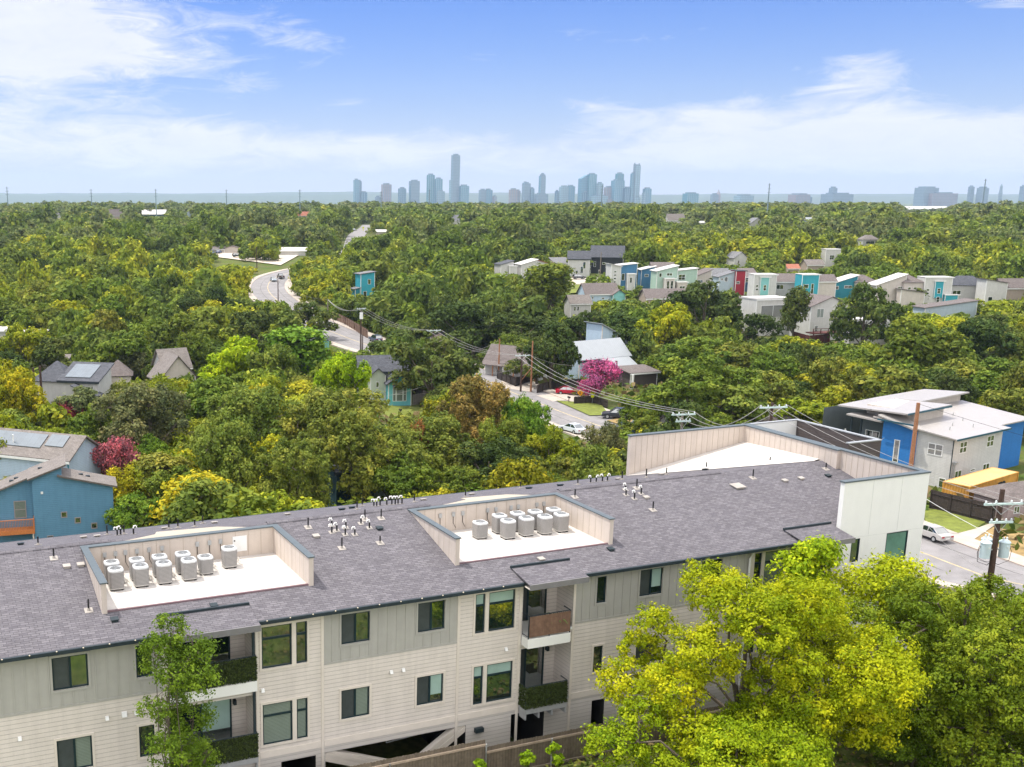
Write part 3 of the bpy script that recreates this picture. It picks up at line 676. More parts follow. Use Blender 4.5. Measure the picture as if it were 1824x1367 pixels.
    hb = B(12.55, 13.2, 5.965, 6.001, 11.72, 12.42).build('access_hatch', WHITE, APT); B(12.6, 12.66, 5.95, 5.964, 12.2, 12.26).build('latch', BLACK, hb)
    B(21.45, 21.75, 5.97, 6.001, 11.8, 12.2).build('access_hatch', WHITE, APT)
    # electric disconnect boxes with conduit on the well walls
    XS = [[7.02, 7.45, 7.83, 8.3, 8.82, 9.35, 10.85, 11.4, 13.0 - 1.75 + .35, 12.0], [22.75, 23.45, 23.95, 25.3, 25.75, 26.6, 27.0, 28.05, 28.45]]
    XS[0] = [6.95, 7.4, 7.82, 8.32, 8.84, 9.4, 10.95, 11.5]
    XS[0] += [13.35 - 1.35, ]
    for w, xs in enumerate(XS):
        for x in xs:
            o = B(x - .075, x + .075, 5.93, 5.999, 12.18, 12.38).build('disconnect_box', GREYM, APT)
            c = MB(); c.tube([(x, 5.97, 12.18), (x, 5.97, 11.85), (x + .1, 5.9, 11.62)], .014, 5); c.build('conduit', BLACK, o)
    # white end block with its tall parapet, sloping white membrane behind the ridge
    P0 = 13.5; w = MB()
    def wallf(bface): 
        hs = [(44.75, 46.2, 9.05, 10.6), (42.45, 43.0, 9.35, 10.55), (44.75, 46.2, 5.75, 7.3)]
        for u0, u1, z0, z1 in cells(41.62, 47.2, -6, P0, hs): w.poly([(u0, .08, z0), (u1, .08, z0), (u1, .08, z1), (u0, .08, z1)])
    wallf(.08)
    w.poly([(41.62, .33, 10), (41.62, .08, 10), (41.62, .08, P0), (41.62, .33, P0)])
    w.poly([(47.2, .08, -9), (47.2, 5.5, -9), (47.2, 5.5, P0), (47.2, .08, P0)]); w.poly([(47.2, 5.5, -9), (47.2, 12.9, -9), (47.2, 12.9, P0), (47.2, 5.5, P0)])
    w.poly([(38.4, 12.9, P0), (47.2, 12.9, P0), (47.2, 12.9, -9), (38.4, 12.9, -9)][::-1])
    w.build('end_block_wall', STUCCO, APT)
    for h in ((44.75, 46.2, 9.05, 10.6, 'narrow', 'green'), (42.45, 43.0, 9.35, 10.55, 'narrow', 'dark'), (44.75, 46.2, 5.75, 7.3, 'narrow', 'dark')): WINDOW(*h, b=.09)
    jn = MB()
    for a in (43.5, 45.4): jn.box(a - .008, a + .008, .074, .081, 10.7, P0 - .02)
    jn.box(41.7, 47.1, .074, .081, 10.62, 10.632); jn.build('panel_joint', pm('pale_joint', (.55, .55, .52), .8, .05, 2), APT)
    i = MB()
    i.poly([(41.62, .33, 10.9), (46.95, .33, 10.9), (46.95, .33, P0), (41.62, .33, P0)][::-1])
    i.poly([(46.95, .33, 11), (46.95, 5.5, 11), (46.95, 5.5, P0), (46.95, .33, P0)]); i.poly([(46.95, 5.5, 11), (46.7, 5.5, 11), (46.7, 5.5, P0), (46.95, 5.5, P0)])
    i.poly([(46.7, 5.5, 11), (46.7, 12.66, 11), (46.7, 12.66, P0), (46.7, 5.5, P0)]); i.poly([(46.7, 12.66, 10.8), (38.4, 12.66, 10.8), (38.4, 12.66, P0), (46.7, 12.66, P0)])
    i.poly([(38.4, 12.66, 10.8), (38.4, 12.9, 10.8), (38.4, 12.9, P0), (38.4, 12.66, P0)]); inn = i.build('parapet', BEIGE, APT)
    j = MB()
    for k in range(1, 21): a = 38.4 + 8.3 * k / 21; j.box(a - .014, a + .014, 12.652, 12.661, 11.0, P0 - .03)
    j.build('panel_joint', MATS['panel_joint'], inn); j = MB()
    for k in range(1, 17): b = 5.5 + 7.16 * k / 17; j.box(46.692, 46.701, b - .014, b + .014, 12.0, P0 - .03)
    j.build('panel_joint', MATS['panel_joint'], inn); j = MB()
    for k in range(1, 13): b = .33 + 5.17 * k / 13; j.box(46.942, 46.951, b - .014, b + .014, 11.3, P0 - .03)
    j.build('panel_joint', MATS['panel_joint'], inn)
    c = MB(); e = .05; z0, z1 = P0 + .001, P0 + .07
    c.box(41.57, 47.25, .03, .38, z0, z1); c.box(46.9, 47.25, .38, 5.45, z0, z1); c.box(46.65, 47.25, 5.45, 12.61, z0, z1); c.box(38.35, 47.25, 12.61, 12.95, z0, z1); c.build('coping', CAP, APT)
    m = MB(); A_, B_, C_ = (38.45, 12.64, rz_(12.64) + .03), (46.69, 12.64, 12.52), (46.69, 6.7, 12.78)
    m.poly([A_, B_, C_]); m.poly([A_, C_, (46.2, 6.62, rz_(6.62) + .03), (38.0, 12.3, rz_(12.3) + .02)][::-1]); m.build('sloped_membrane', MEMB, APT)
roof()
PLN = {'n': (np.array([0, -SL, 1.0]), np.array([0, -.4, EAVE])), 'f': (np.array([0, SL, 1.0]), np.array([0, RIDGE, EAVE + SL * (RIDGE + .4)]))}
def loc(p): q = p[:2] - BO; return np.array([q @ UB, q @ VB, p[2]])
def on_roof(u, v, side):
    c = loc(CAM); d = ray(u, v); d = np.array([d[:2] @ UB, d[:2] @ VB, d[2]]); n, p0 = PLN[side]; t = n @ (p0 - c) / (n @ d); return c + d * t
def roof_bits():
    g = random.Random(5)
    for side, kind, pts in (
        ('n', 'pipe', ((96, 995), (158, 1088), (549, 940), (609, 977), (679, 924), (650, 926), (677, 968), (1024, 886), (1134, 870), (1163, 909), (1341, 852), (1471, 836))),
        ('n', 'cane', ((591, 949), (600, 946), (616, 941), (615, 953), (632, 953), (591, 937), (643, 933), (658, 941), (1114, 873), (1115, 882), (1130, 889), (1142, 880))),
        ('n', 'box', ((119, 1011), (144, 1008), (204, 1106), (381, 1081), (563, 957), (676, 943), (964, 998), (1088, 980), (1151, 888), (1398, 858), (1427, 854), (1475, 849))),
        ('n', 'bigbox', ((1314, 868),)),
        ('f', 'pipe', ((68, 971), (191, 953), (221, 952), (301, 943), (317, 941), (347, 939), (361, 933), (636, 908), (645, 902), (738, 895), (829, 886), (927, 870), (1029, 864), (1108, 855), (1151, 851), (1187, 846), (1258, 836), (1371, 827))),
        ('f', 'cane', ((209, 954), (215, 953), (238, 952), (666, 902), (671, 902), (677, 901), (689, 900), (698, 899), (704, 899), (709, 898), (716, 898), (1052, 860), (1062, 859), (1073, 858), (1082, 857))),
        ('f', 'box', ((37, 971), (149, 959), (173, 957), (293, 943), (382, 933), (512, 918), (609, 909), (627, 906), (754, 892), (840, 882), (942, 871), (998, 866), (1101, 855), (1178, 847), (1256, 838)))):
        for (u, v) in pts:
            a, b, z = on_roof(u, v, side); sg = 1 if side == 'n' else -1
            def fl(mb, s, lift=.02):
                P = [(a - s, b - s), (a + s, b - s), (a + s, b + s), (a - s, b + s)]; mb.slab([(x, y, rz_(y) + lift) for x, y in P], .012)
            if kind == 'pipe':
                h = g.uniform(.34, .5); m = MB(); m.lathe([(.035, z - .05), (.035, z + h)], 8, (a, b, 0)); o = m.build('vent_pipe', BLACK, APT)
                f = MB(); fl(f, .16); f.lathe([(.075, z), (.05, z + .1)], 8, (a, b, 0)); f.build('flashing', pm('flashing_metal', (.33, .30, .27), .6, .1, 3), o)
            elif kind == 'cane':
                h = g.uniform(.24, .34); r = .036; m = MB(); m.lathe([(.04, z - .05), (.04, z + h)], 8, (a, b, 0)); o = m.build('vent_pipe', BLACK, APT)
                d = g.choice((-1, -1, 1)); q = MB(); q.tube([(a, b, z + h - .12), (a, b, z + h + .03), (a + d * .035, b, z + h + .11), (a + d * .09, b - .01, z + h + .12), (a + d * .14, b - .01, z + h + .08), (a + d * .15, b - .01, z + h + .02)], [.033, .036, r, r, r, r], 8); q.build('pipe_elbow', pm('white_pvc', (.78, .77, .74), .5, .05, 2), o)
                f = MB(); fl(f, .13); f.build('flashing', MATS.get('flashing_metal') or pm('flashing_metal', (.33, .30, .27), .6, .1, 3), o)
            else:
                s = .15 if kind == 'box' else .32; h = .10
                m = MB(); P = [(a - s, b - s * .9), (a + s, b - s * .9), (a + s, b + s * .9), (a - s, b + s * .9)]; m.slab([(x, y, rz_(b) + h + (y - b) * SL * sg * .6) for x, y in P], .03)
                m.box(a - s * .8, a + s * .8, b - s * .7, b + s * .75, rz_(b) - .1, rz_(b) + h - .04)
                m.build('roof_vent', MATS.get('flashing_metal') if g.random() < .45 or kind == 'bigbox' else DARKM, APT)
roof_bits()

# ------------------------------------------------------------------ condensers in the wells
def make_ac(loc_, label):
    t = thing('air_conditioner', label, 'air conditioner', loc_, AL, 'condensers in the rooftop wells')
    w = .30; h = .84; m = MB(); n = 8; ring = []
    for c, (sx, sy) in enumerate(((1, 1), (-1, 1), (-1, -1), (1, -1))):
        for k in range(4): a = R_(c * 90 + k * 30); ring.append((sx * (w - .09) + .09 * math.cos(a), sy * (w - .09) + .09 * math.sin(a)))
    def loft(mb, rows):
        b0 = len(mb.v); k = len(ring)
        for s, z in rows: mb.v += [(x * s, y * s, z) for x, y in ring]
        for i in range(len(rows) - 1):
            for j in range(k): j2 = (j + 1) % k; mb.f.append((b0 + i * k + j, b0 + i * k + j2, b0 + (i + 1) * k + j2, b0 + (i + 1) * k + j))
        mb.f.append(tuple(b0 + (len(rows) - 1) * k + j for j in range(k)))
        return mb
    loft(m, [(.94, .09), (.95, .12), (1.0, h - .1), (1.0, h - .06)]).build('louvred_casing', pm('louvred_grey_casing', (.30, .285, .27), .55, .06, 3, pattern=('z', .055, .65, .4)), t)
    r = MB(); loft(r, [(.97, .05), (.97, .09)]).build('base_pan', pm('base_pan_grey', (.45, .43, .40), .6, .1, 3), t)
    f = MB()
    for sx in (-1, 1):
        for sy in (-1, 1): f.box(sx * .2 - .05, sx * .2 + .05, sy * .2 - .05, sy * .2 + .05, -.02, .05)
    f.build('foot', BLACK, t)
    # top: ring-shaped cap round a sunk fan with a wire guard
    cap = MB(); K = 24; b0 = 0
    def sq(ang, s):
        c_, s_ = math.cos(ang), math.sin(ang); e = .20; p = 5.0
        k = 1 / ((abs(c_) ** p + abs(s_) ** p) ** (1 / p)); return (w * s * c_ * k, w * s * s_ * k)
    rows = [lambda a: (*sq(a, 1.02), h - .07), lambda a: (*sq(a, 1.03), h - .02), lambda a: (*sq(a, .97), h + .02), lambda a: (.235 * math.cos(a), .235 * math.sin(a), h + .035), lambda a: (.23 * math.cos(a), .23 * math.sin(a), h - .09)]
    for fn in rows: cap.v += [fn(2 * math.pi * k / K) for k in range(K)]
    for i in range(len(rows) - 1):
        for k in range(K): k2 = (k + 1) % K; cap.f.append((i * K + k, i * K + k2, (i + 1) * K + k2, (i + 1) * K + k))
    tc = cap.build('top_cap', pm('pale_grey_enamel', (.56, .57, .57), .45, .04, 3), t)
    fan = MB(); fan.lathe([(.07, h - .1), (.075, h - .02), (.05, h)], 12)
    for k in range(4):
        a = math.pi / 2 * k + .3; c_, s_ = math.cos(a), math.sin(a); c2, s2 = math.cos(a + .75), math.sin(a + .75)
        fan.poly([(.07 * c_, .07 * s_, h - .06), (.22 * c_, .22 * s_, h - .06), (.22 * c2, .22 * s2, h - .085), (.07 * c2, .07 * s2, h - .085)])
    fan.build('fan', pm('fan_grey', (.22, .24, .25), .5, .1, 3), t)
    d = MB(); d.lathe([(.228, h - .12), (.228, h - .115)], 20); d.build('fan_well', BLACK, t)
    gd = MB()
    for rr in (.11, .17, .22): gd.tube([(rr * math.cos(2 * math.pi * k / 20), rr * math.sin(2 * math.pi * k / 20), h + .03) for k in range(21)], .005, 4, False)
    for k in range(4): a = math.pi / 4 * k; gd.tube([(-.23 * math.cos(a), -.23 * math.sin(a), h + .032), (.23 * math.cos(a), .23 * math.sin(a), h + .032)], .006, 4)
    gd.build('fan_guard', GREYM, t)
    l = MB(); l.tube([(w + .0, .1, .35), (w + .14, .14, .3), (w + .2, .3, .12), (w + .16, .62, .05), (w + .2, .95, .08)], .03, 8)
    l.tube([(w + .0, .05, .28), (w + .1, .05, .2), (w + .16, .0, .04), (w + .3, -.05, .02), (w + .34, .4, .03), (w + .3, .9, .05)], .014, 6)
    l.build('refrigerant_line', pm('pale_pipe_wrap', (.68, .64, .58), .7, .08, 4), t)
    B(w - .06, w + .03, -.02, .18, .12, .62).build('service_panel', MATS['pale_grey_enamel'], t)
    return t
W1 = [('front row', 0, [(205.6, 1012.7), (250, 1007), (291.5, 1002), (336, 996), (365.5, 986), (407.8, 975)]), ('rear row', 0, [(198.5, 1000.6), (243.4, 995.6), (284, 990), (325.4, 985)]),
      ('front row', 1, [(855.5, 925.8), (905.3, 926.4), (937.8, 921.8), (971, 918.8), (1000, 914.8)]), ('rear row', 1, [(890, 917), (922, 913), (953.5, 910), (986, 906)])]
ORD = ['first', 'second', 'third', 'fourth', 'fifth', 'sixth', 'seventh', 'eighth', 'ninth', 'tenth', 'eleventh', 'twelfth', 'thirteenth', 'fourteenth', 'fifteenth', 'sixteenth', 'seventeenth', 'eighteenth', 'nineteenth', 'twentieth']
def acs():
    src = None
    for row, wl, pts in W1:
        for k, (u, v) in enumerate(pts):
            zt = WZ + .88; d = ray(u, v); t = (zt - CAM[2]) / d[2]; P = CAM + d * t
            lab = f"grey condenser, {ORD[k]} from left in the {row} of the {'left' if wl == 0 else 'right'} rooftop well"
            if src is None: src = make_ac((P[0], P[1], WZ + .022), lab); o = src
            else: o = copy_tree(src); o.location = (P[0], P[1], WZ + .022); o['label'] = lab
            if wl == 0 and row == 'front row' and k == 4: o.scale = (1, 1, .86)
            if wl == 1 and k == 0 and row == 'front row': o.scale = (1, 1, .88)
acs()
# potted palm on the upper balcony
def palm():
    p = bp(25.45, -.1, 8.43); t = thing('potted_plant', 'potted palm with spreading fronds on the balcony with the brown reed screen', 'plant', p, 0)
    MB().lathe([(.13, 0), (.18, .3), (.19, .32), (.17, .33)], 14).build('pot', CEDAR, t); m = MB(); g = random.Random(3)
    for k in range(16):
        a = k * 2.4; L_ = g.uniform(.45, .8); pts = []
        for i in range(6):
            s = i / 5; pts.append(Vector((math.cos(a) * L_ * s, math.sin(a) * L_ * s, .35 + 1.0 * s - .75 * s * s)))
        for i in range(5):
            d = Vector((-math.sin(a), math.cos(a), 0)) * .07 * (1 - i / 6); m.poly([pts[i] - d, pts[i + 1] - d * .8, pts[i + 1] + d * .8, pts[i] + d])
    m.build('frond', pm('palm_frond', (.09, .17, .03), .6, .2, 4), t)
palm()
# wooden fence in front of the block
def fence():
    t = thing('wooden_fence', 'weathered grey brown board fence stepping along the front of the apartment block', 'fence', bp(0, -2.0, 0), AL)
    segs = [(6, 12.9, 5.0), (12.9, 16.6, 4.98), (16.6, 21.0, 4.98), (21.0, 27.4, 4.62), (27.4, 34, 4.3), (34, 41, 4.2)]
    for a0, a1, zt in segs:
        m = MB(); n = int((a1 - a0) / .14)
        for i in range(n):
            x0 = a0 + (a1 - a0) * i / n; x1 = x0 + (a1 - a0) / n - .006; h = zt + random.uniform(-.015, .015); c = .025
            q = len(m.v); m.v += [(x0, 0, 2.3), (x1, 0, 2.3), (x1, 0, h - c), (x1 - c, 0, h), (x0 + c, 0, h), (x0, 0, h - c)] + [(x0, .02, 2.3), (x1, .02, 2.3), (x1, .02, h - c), (x1 - c, .02, h), (x0 + c, .02, h), (x0, .02, h - c)]
            m.f += [tuple(q + k for k in range(6)), tuple(q + 11 - k for k in range(6))] + [(q + k, q + 6 + k, q + 6 + (k + 1) % 6, q + (k + 1) % 6) for k in range(6)]
        m.build('board_panel', WOODF, t)
        B(a0, a1, -.06, -.001, zt - .28, zt - .19).build('rail', pm('bleached_rail', (.36, .28, .21), .9, .2, 5), t)
        B(a0, a1, -.06, -.001, zt - 1.45, zt - 1.36).build('rail', WOODP, t)
        k = max(1, int((a1 - a0) / 2.3))
        for i in range(k + 1):
            a = a0 + (a1 - a0) * i / k; MB().lathe([(.03, 2.2), (.03, zt - .17), (.0, zt - .15)], 8, (a, -.09, 0)).build('post', GREYM, t)
fence()

# ------------------------------------------------------------------ houses
KEEP = []                                                   # what the photo shows between the trees: (u0, v0, u1, v1, depth)
def keep(u0, v0, u1, v1, dep): KEEP.append((u0, v0, u1, v1, dep))
def sid(name, col, pitch=.2): return pm(name, col, .75, .08, 1.0, streak=.35, pattern=('z', pitch, .4, .1))
WALLC = {'white': sid('white_siding', (.52, .51, .485)), 'blue': sid('blue_siding', (.10, .235, .35)), 'paleblue': sid('pale_blue_siding', (.40, .50, .60)), 'turq': sid('turquoise_siding', (.16, .52, .56)),
         'mint': sid('mint_siding', (.33, .45, .37)), 'teal': sid('teal_siding', (.02, .20, .26)), 'tealb': sid('bright_teal_panel', (.03, .30, .37)), 'navy': sid('navy_siding', (.03, .085, .16)), 'midblue': sid('mid_blue_siding', (.045, .155, .27)),
         'cobalt': sid('cobalt_siding', (.02, .155, .43)), 'grey': sid('grey_siding', (.42, .41, .40)), 'beige': sid('beige_siding', (.50, .45, .40)), 'tan': sid('tan_siding', (.38, .31, .26)), 'red': sid('red_panel', (.30, .015, .03)), 'maroon': sid('maroon_siding', (.075, .02, .022)),
         'black': sid('black_siding', (.022, .026, .03)), 'brown': sid('dark_brown_siding', (.075, .06, .055)), 'aqua': sid('aqua_siding', (.20, .46, .44)), 'greyblue': sid('grey_blue_siding', (.36, .43, .48)), 'darkgreen': sid('dark_teal_siding', (.012, .045, .055)), 'slatewall': sid('slate_siding', (.10, .12, .13)),
         'pink': sid('pinkish_brick', (.42, .32, .31)), 'sage': sid('sage_siding', (.45, .50, .40))}
def seam(name, col, pitch=.5): return pm(name, col, .4, .05, .8, metal=.15, pattern=('x', pitch, .35, .06))
ROOFC = {'tan': shingle_mat('tan_shingles', (.165, .145, .132), (.215, .190, .175), (.12, .105, .095)), 'brown': shingle_mat('brown_shingles', (.125, .104, .098), (.17, .145, .137), (.09, .075, .07)), 'slate': shingle_mat('slate_shingles', (.06, .064, .075), (.10, .105, .12), (.04, .04, .05)),
         'metal': seam('pale_metal_roof', (.33, .35, .37)), 'white': pm('white_flat_roof', (.52, .50, .48), .7, .06, .5), 'grey': shingle_mat('grey_shingles', (.14, .14, .15), (.21, .21, .215), (.10, .10, .105)), 'wmetal': seam('white_metal_roof', (.66, .63, .60), .45),
         'rust': pm('rusty_red_roof', (.35, .13, .08), .8, .2, 1)}
SOLAR = pm('solar_panel', (.10, .125, .15), .2, .15, .8, spec=.9, pattern=('x', 1.0, .5, .03))
FRW = pm('white_window_frame', (.72, .72, .70), .6, .05, 3)
def roof_fn(v, k):
    x0, x1, y0, y1, h0, h1, kind, rise = v[:8]; xc, yc = (x0 + x1) / 2, (y0 + y1) / 2
    if kind == 'gx': return lambda x, y: h1 + rise * (1 - abs(y - yc) / (y1 - y0) * 2)
    if kind == 'gy': return lambda x, y: h1 + rise * (1 - abs(x - xc) / (x1 - x0) * 2)
    if kind == 'sx+': return lambda x, y: h1 + rise * (x - x0) / (x1 - x0)
    if kind == 'sx-': return lambda x, y: h1 + rise * (x1 - x) / (x1 - x0)
    if kind == 'sy+': return lambda x, y: h1 + rise * (y - y0) / (y1 - y0)
    if kind == 'sy-': return lambda x, y: h1 + rise * (y1 - y) / (y1 - y0)
    return lambda x, y: h1
def house(name, label, cat, u, v, rot, vols, wins=(), group=None, vis=None, over=.45, s=None, fr=None, p=None):
    if p is None: p, s0 = at(u, v)
    s = s or s0; t = thing(name, label, cat, p, R_(rot), group); W_ = []
    us, vs = [], []
    for vi, vol in enumerate(vols):
        V = [x * s for x in vol[:6]] + [vol[6], vol[7] * s] + list(vol[8:]); x0, x1, y0, y1, h0, h1, kind, rise, wm, rm = V[:10]; W_.append(V)
        f = roof_fn(V, kind); xc, yc = (x0 + x1) / 2, (y0 + y1) / 2; b = h0 - (3 if vol[4] == 0 else 0); m = MB()
        tops = lambda q: [(x, y, f(x, y)) for x, y in q]
        for q in ([(x0, y0), (xc, y0), (x1, y0)], [(x1, y0), (x1, yc), (x1, y1)], [(x1, y1), (xc, y1), (x0, y1)], [(x0, y1), (x0, yc), (x0, y0)]):
            m.poly([(q[0][0], q[0][1], b), (q[2][0], q[2][1], b)] + tops(q[::-1]))
        m.build('wall', WALLC[wm], t)
        e = over; r = MB(); th = .18; up = .03
        X0, X1, Y0, Y1 = x0 - e, x1 + e, y0 - e, y1 + e
        if kind in ('sx+', 'sx-', 'sy+', 'sy-'): r.slab([(a, c, f(a, c) + th + up) for a, c in ((X0, Y0), (X1, Y0), (X1, Y1), (X0, Y1))], th)
        elif kind == 'gx':
            z = h1 + rise + th + up; k = e * rise / ((y1 - y0) / 2)
            r.slab([(X0, Y0, h1 - k + th + up), (X1, Y0, h1 - k + th + up), (X1, yc, z), (X0, yc, z)], th); r.slab([(X0, yc, z), (X1, yc, z), (X1, Y1, h1 - k + th + up), (X0, Y1, h1 - k + th + up)], th)
        elif kind == 'gy':
            z = h1 + rise + th + up; k = e * rise / ((x1 - x0) / 2)
            r.slab([(X0, Y0, h1 - k + th + up), (xc, Y0, z), (xc, Y1, z), (X0, Y1, h1 - k + th + up)], th); r.slab([(xc, Y0, z), (X1, Y0, h1 - k + th + up), (X1, Y1, h1 - k + th + up), (xc, Y1, z)], th)
        elif kind == 'hip':
            z = h1 + rise + th; h = h1 + th
            if x1 - x0 > y1 - y0: d = (y1 - y0) / 2; A_, B_ = (x0 + d, yc, z), (x1 - d, yc, z)
            else: d = (x1 - x0) / 2; A_, B_ = (xc, y0 + d, z), (xc, y1 - d, z)
            c = [(X0, Y0, h), (X1, Y0, h), (X1, Y1, h), (X0, Y1, h)]
            if x1 - x0 > y1 - y0: pol = [[c[0], c[1], B_, A_], [c[1], c[2], B_], [c[2], c[3], A_, B_], [c[3], c[0], A_]]
            else: pol = [[c[0], c[1], A_], [c[1], c[2], B_, A_], [c[2], c[3], B_], [c[3], c[0], A_, B_]]
            for q in pol: r.poly(q)
            r.poly(c[::-1])
        else:
            r.slab([(a, c, h1 + .02 + rise) for a, c in ((x0 - .12, y0 - .12), (x1 + .12, y0 - .12), (x1 + .12, y1 + .12), (x0 - .12, y1 + .12))], rise + .02 if rise > .05 else .15)
        rf = r.build('roof', ROOFC[rm], t)
        if vi < 3 and kind != 'hip' and s > .09:
            for X in (x0, x1 - .14): B(X - .006, X + .146, y0 - .03, y0 + .1, b, f(X + .07, y0) - .02).build('corner_board', FRW if wm not in ('blue', 'paleblue') else TRIM, t)
        if kind not in ('hip',):
            tr = MB()                                      # eaves board just under the front edge
            zf = f(x0, y0)
            if kind in ('gx', 'sy+', 'sy-', 'flat'): z = f(xc, Y0) if kind != 'flat' else h1; tr.box(X0 + .02, X1 - .02, Y0 - .04, Y0 - .001, z - .16, z + .12); tr.build('fascia', DARKM if rm in ('slate', 'metal') else FRW, rf)
        for X, Z in ((x0, 0), (x1, 0)):
            for Y in (y0, y1):
                for Z in (h0, h1 + rise):
                    c, s_ = math.cos(R_(rot)), math.sin(R_(rot)); q = proj((p[0] + X * c - Y * s_, p[1] + X * s_ + Y * c, p[2] + Z)); us.append(q[0]); vs.append(q[1]); dep = q[2]
    for w in wins:
        vi, face, x, z, ww, hh = w[:6]; V = W_[vi]; x, z, ww, hh = x * s, z * s, ww * s, hh * s; o = .05; d = MB(); fw = .09
        def put(mb, a0, a1, z0, z1, dep0, dep1):
            if face == 'f': mb.box(V[0] + a0, V[0] + a1, V[2] - dep1, V[2] - dep0, z0, z1)
            elif face == 'l': mb.box(V[0] - dep1, V[0] - dep0, V[3] - a1, V[3] - a0, z0, z1)
            else: mb.box(V[1] + dep0, V[1] + dep1, V[2] + a0, V[2] + a1, z0, z1)
        put(d, x, x + ww, z, z + fw, -.01, o); put(d, x, x + ww, z + hh - fw, z + hh, -.01, o); put(d, x, x + fw, z + fw, z + hh - fw, -.01, o); put(d, x + ww - fw, x + ww, z + fw, z + hh - fw, -.01, o)
        if len(w) > 6 and 'm' in w[6]: put(d, x + ww / 2 - .04, x + ww / 2 + .04, z + fw, z + hh - fw, -.01, o * .9)
        if len(w) > 6 and 'h' in w[6]: put(d, x + fw, x + ww - fw, z + hh / 2 - .035, z + hh / 2 + .035, -.01, o * .8)
        fo = d.build('window', fr or FRW, t); g = MB(); put(g, x + fw, x + ww - fw, z + fw, z + hh - fw, -.008, .02); g.build('pane', BLIND if len(w) > 6 and 'b' in w[6] else GLASS, fo)
    if vis is None: vis = 1.0
    if vis: keep(min(us) + 2, min(vs) + 2, max(us) - 2, min(vs) + (max(vs) - min(vs)) * vis, dep)
    t['_s'] = s; return t
def xf(t, x, y, z): c, s = math.cos(t.rotation_euler.z), math.sin(t.rotation_euler.z); return (t.location.x + x * c - y * s, t.location.y + x * s + y * c, t.location.z + z)
def solar(t, vol, rects, s):                                # panels a hand above a roof plane
    V = [x * s for x in vol[:6]] + [vol[6], vol[7] * s]; f = roof_fn(V, vol[6])
    for x0, x1, y0, y1 in rects:
        P = [(a * s, b * s) for a, b in ((x0, y0), (x1, y0), (x1, y1), (x0, y1))]; m = MB(); m.slab([(a, b, f(a, b) + .34) for a, b in P], .06); m.build('solar_panel', SOLAR, t)

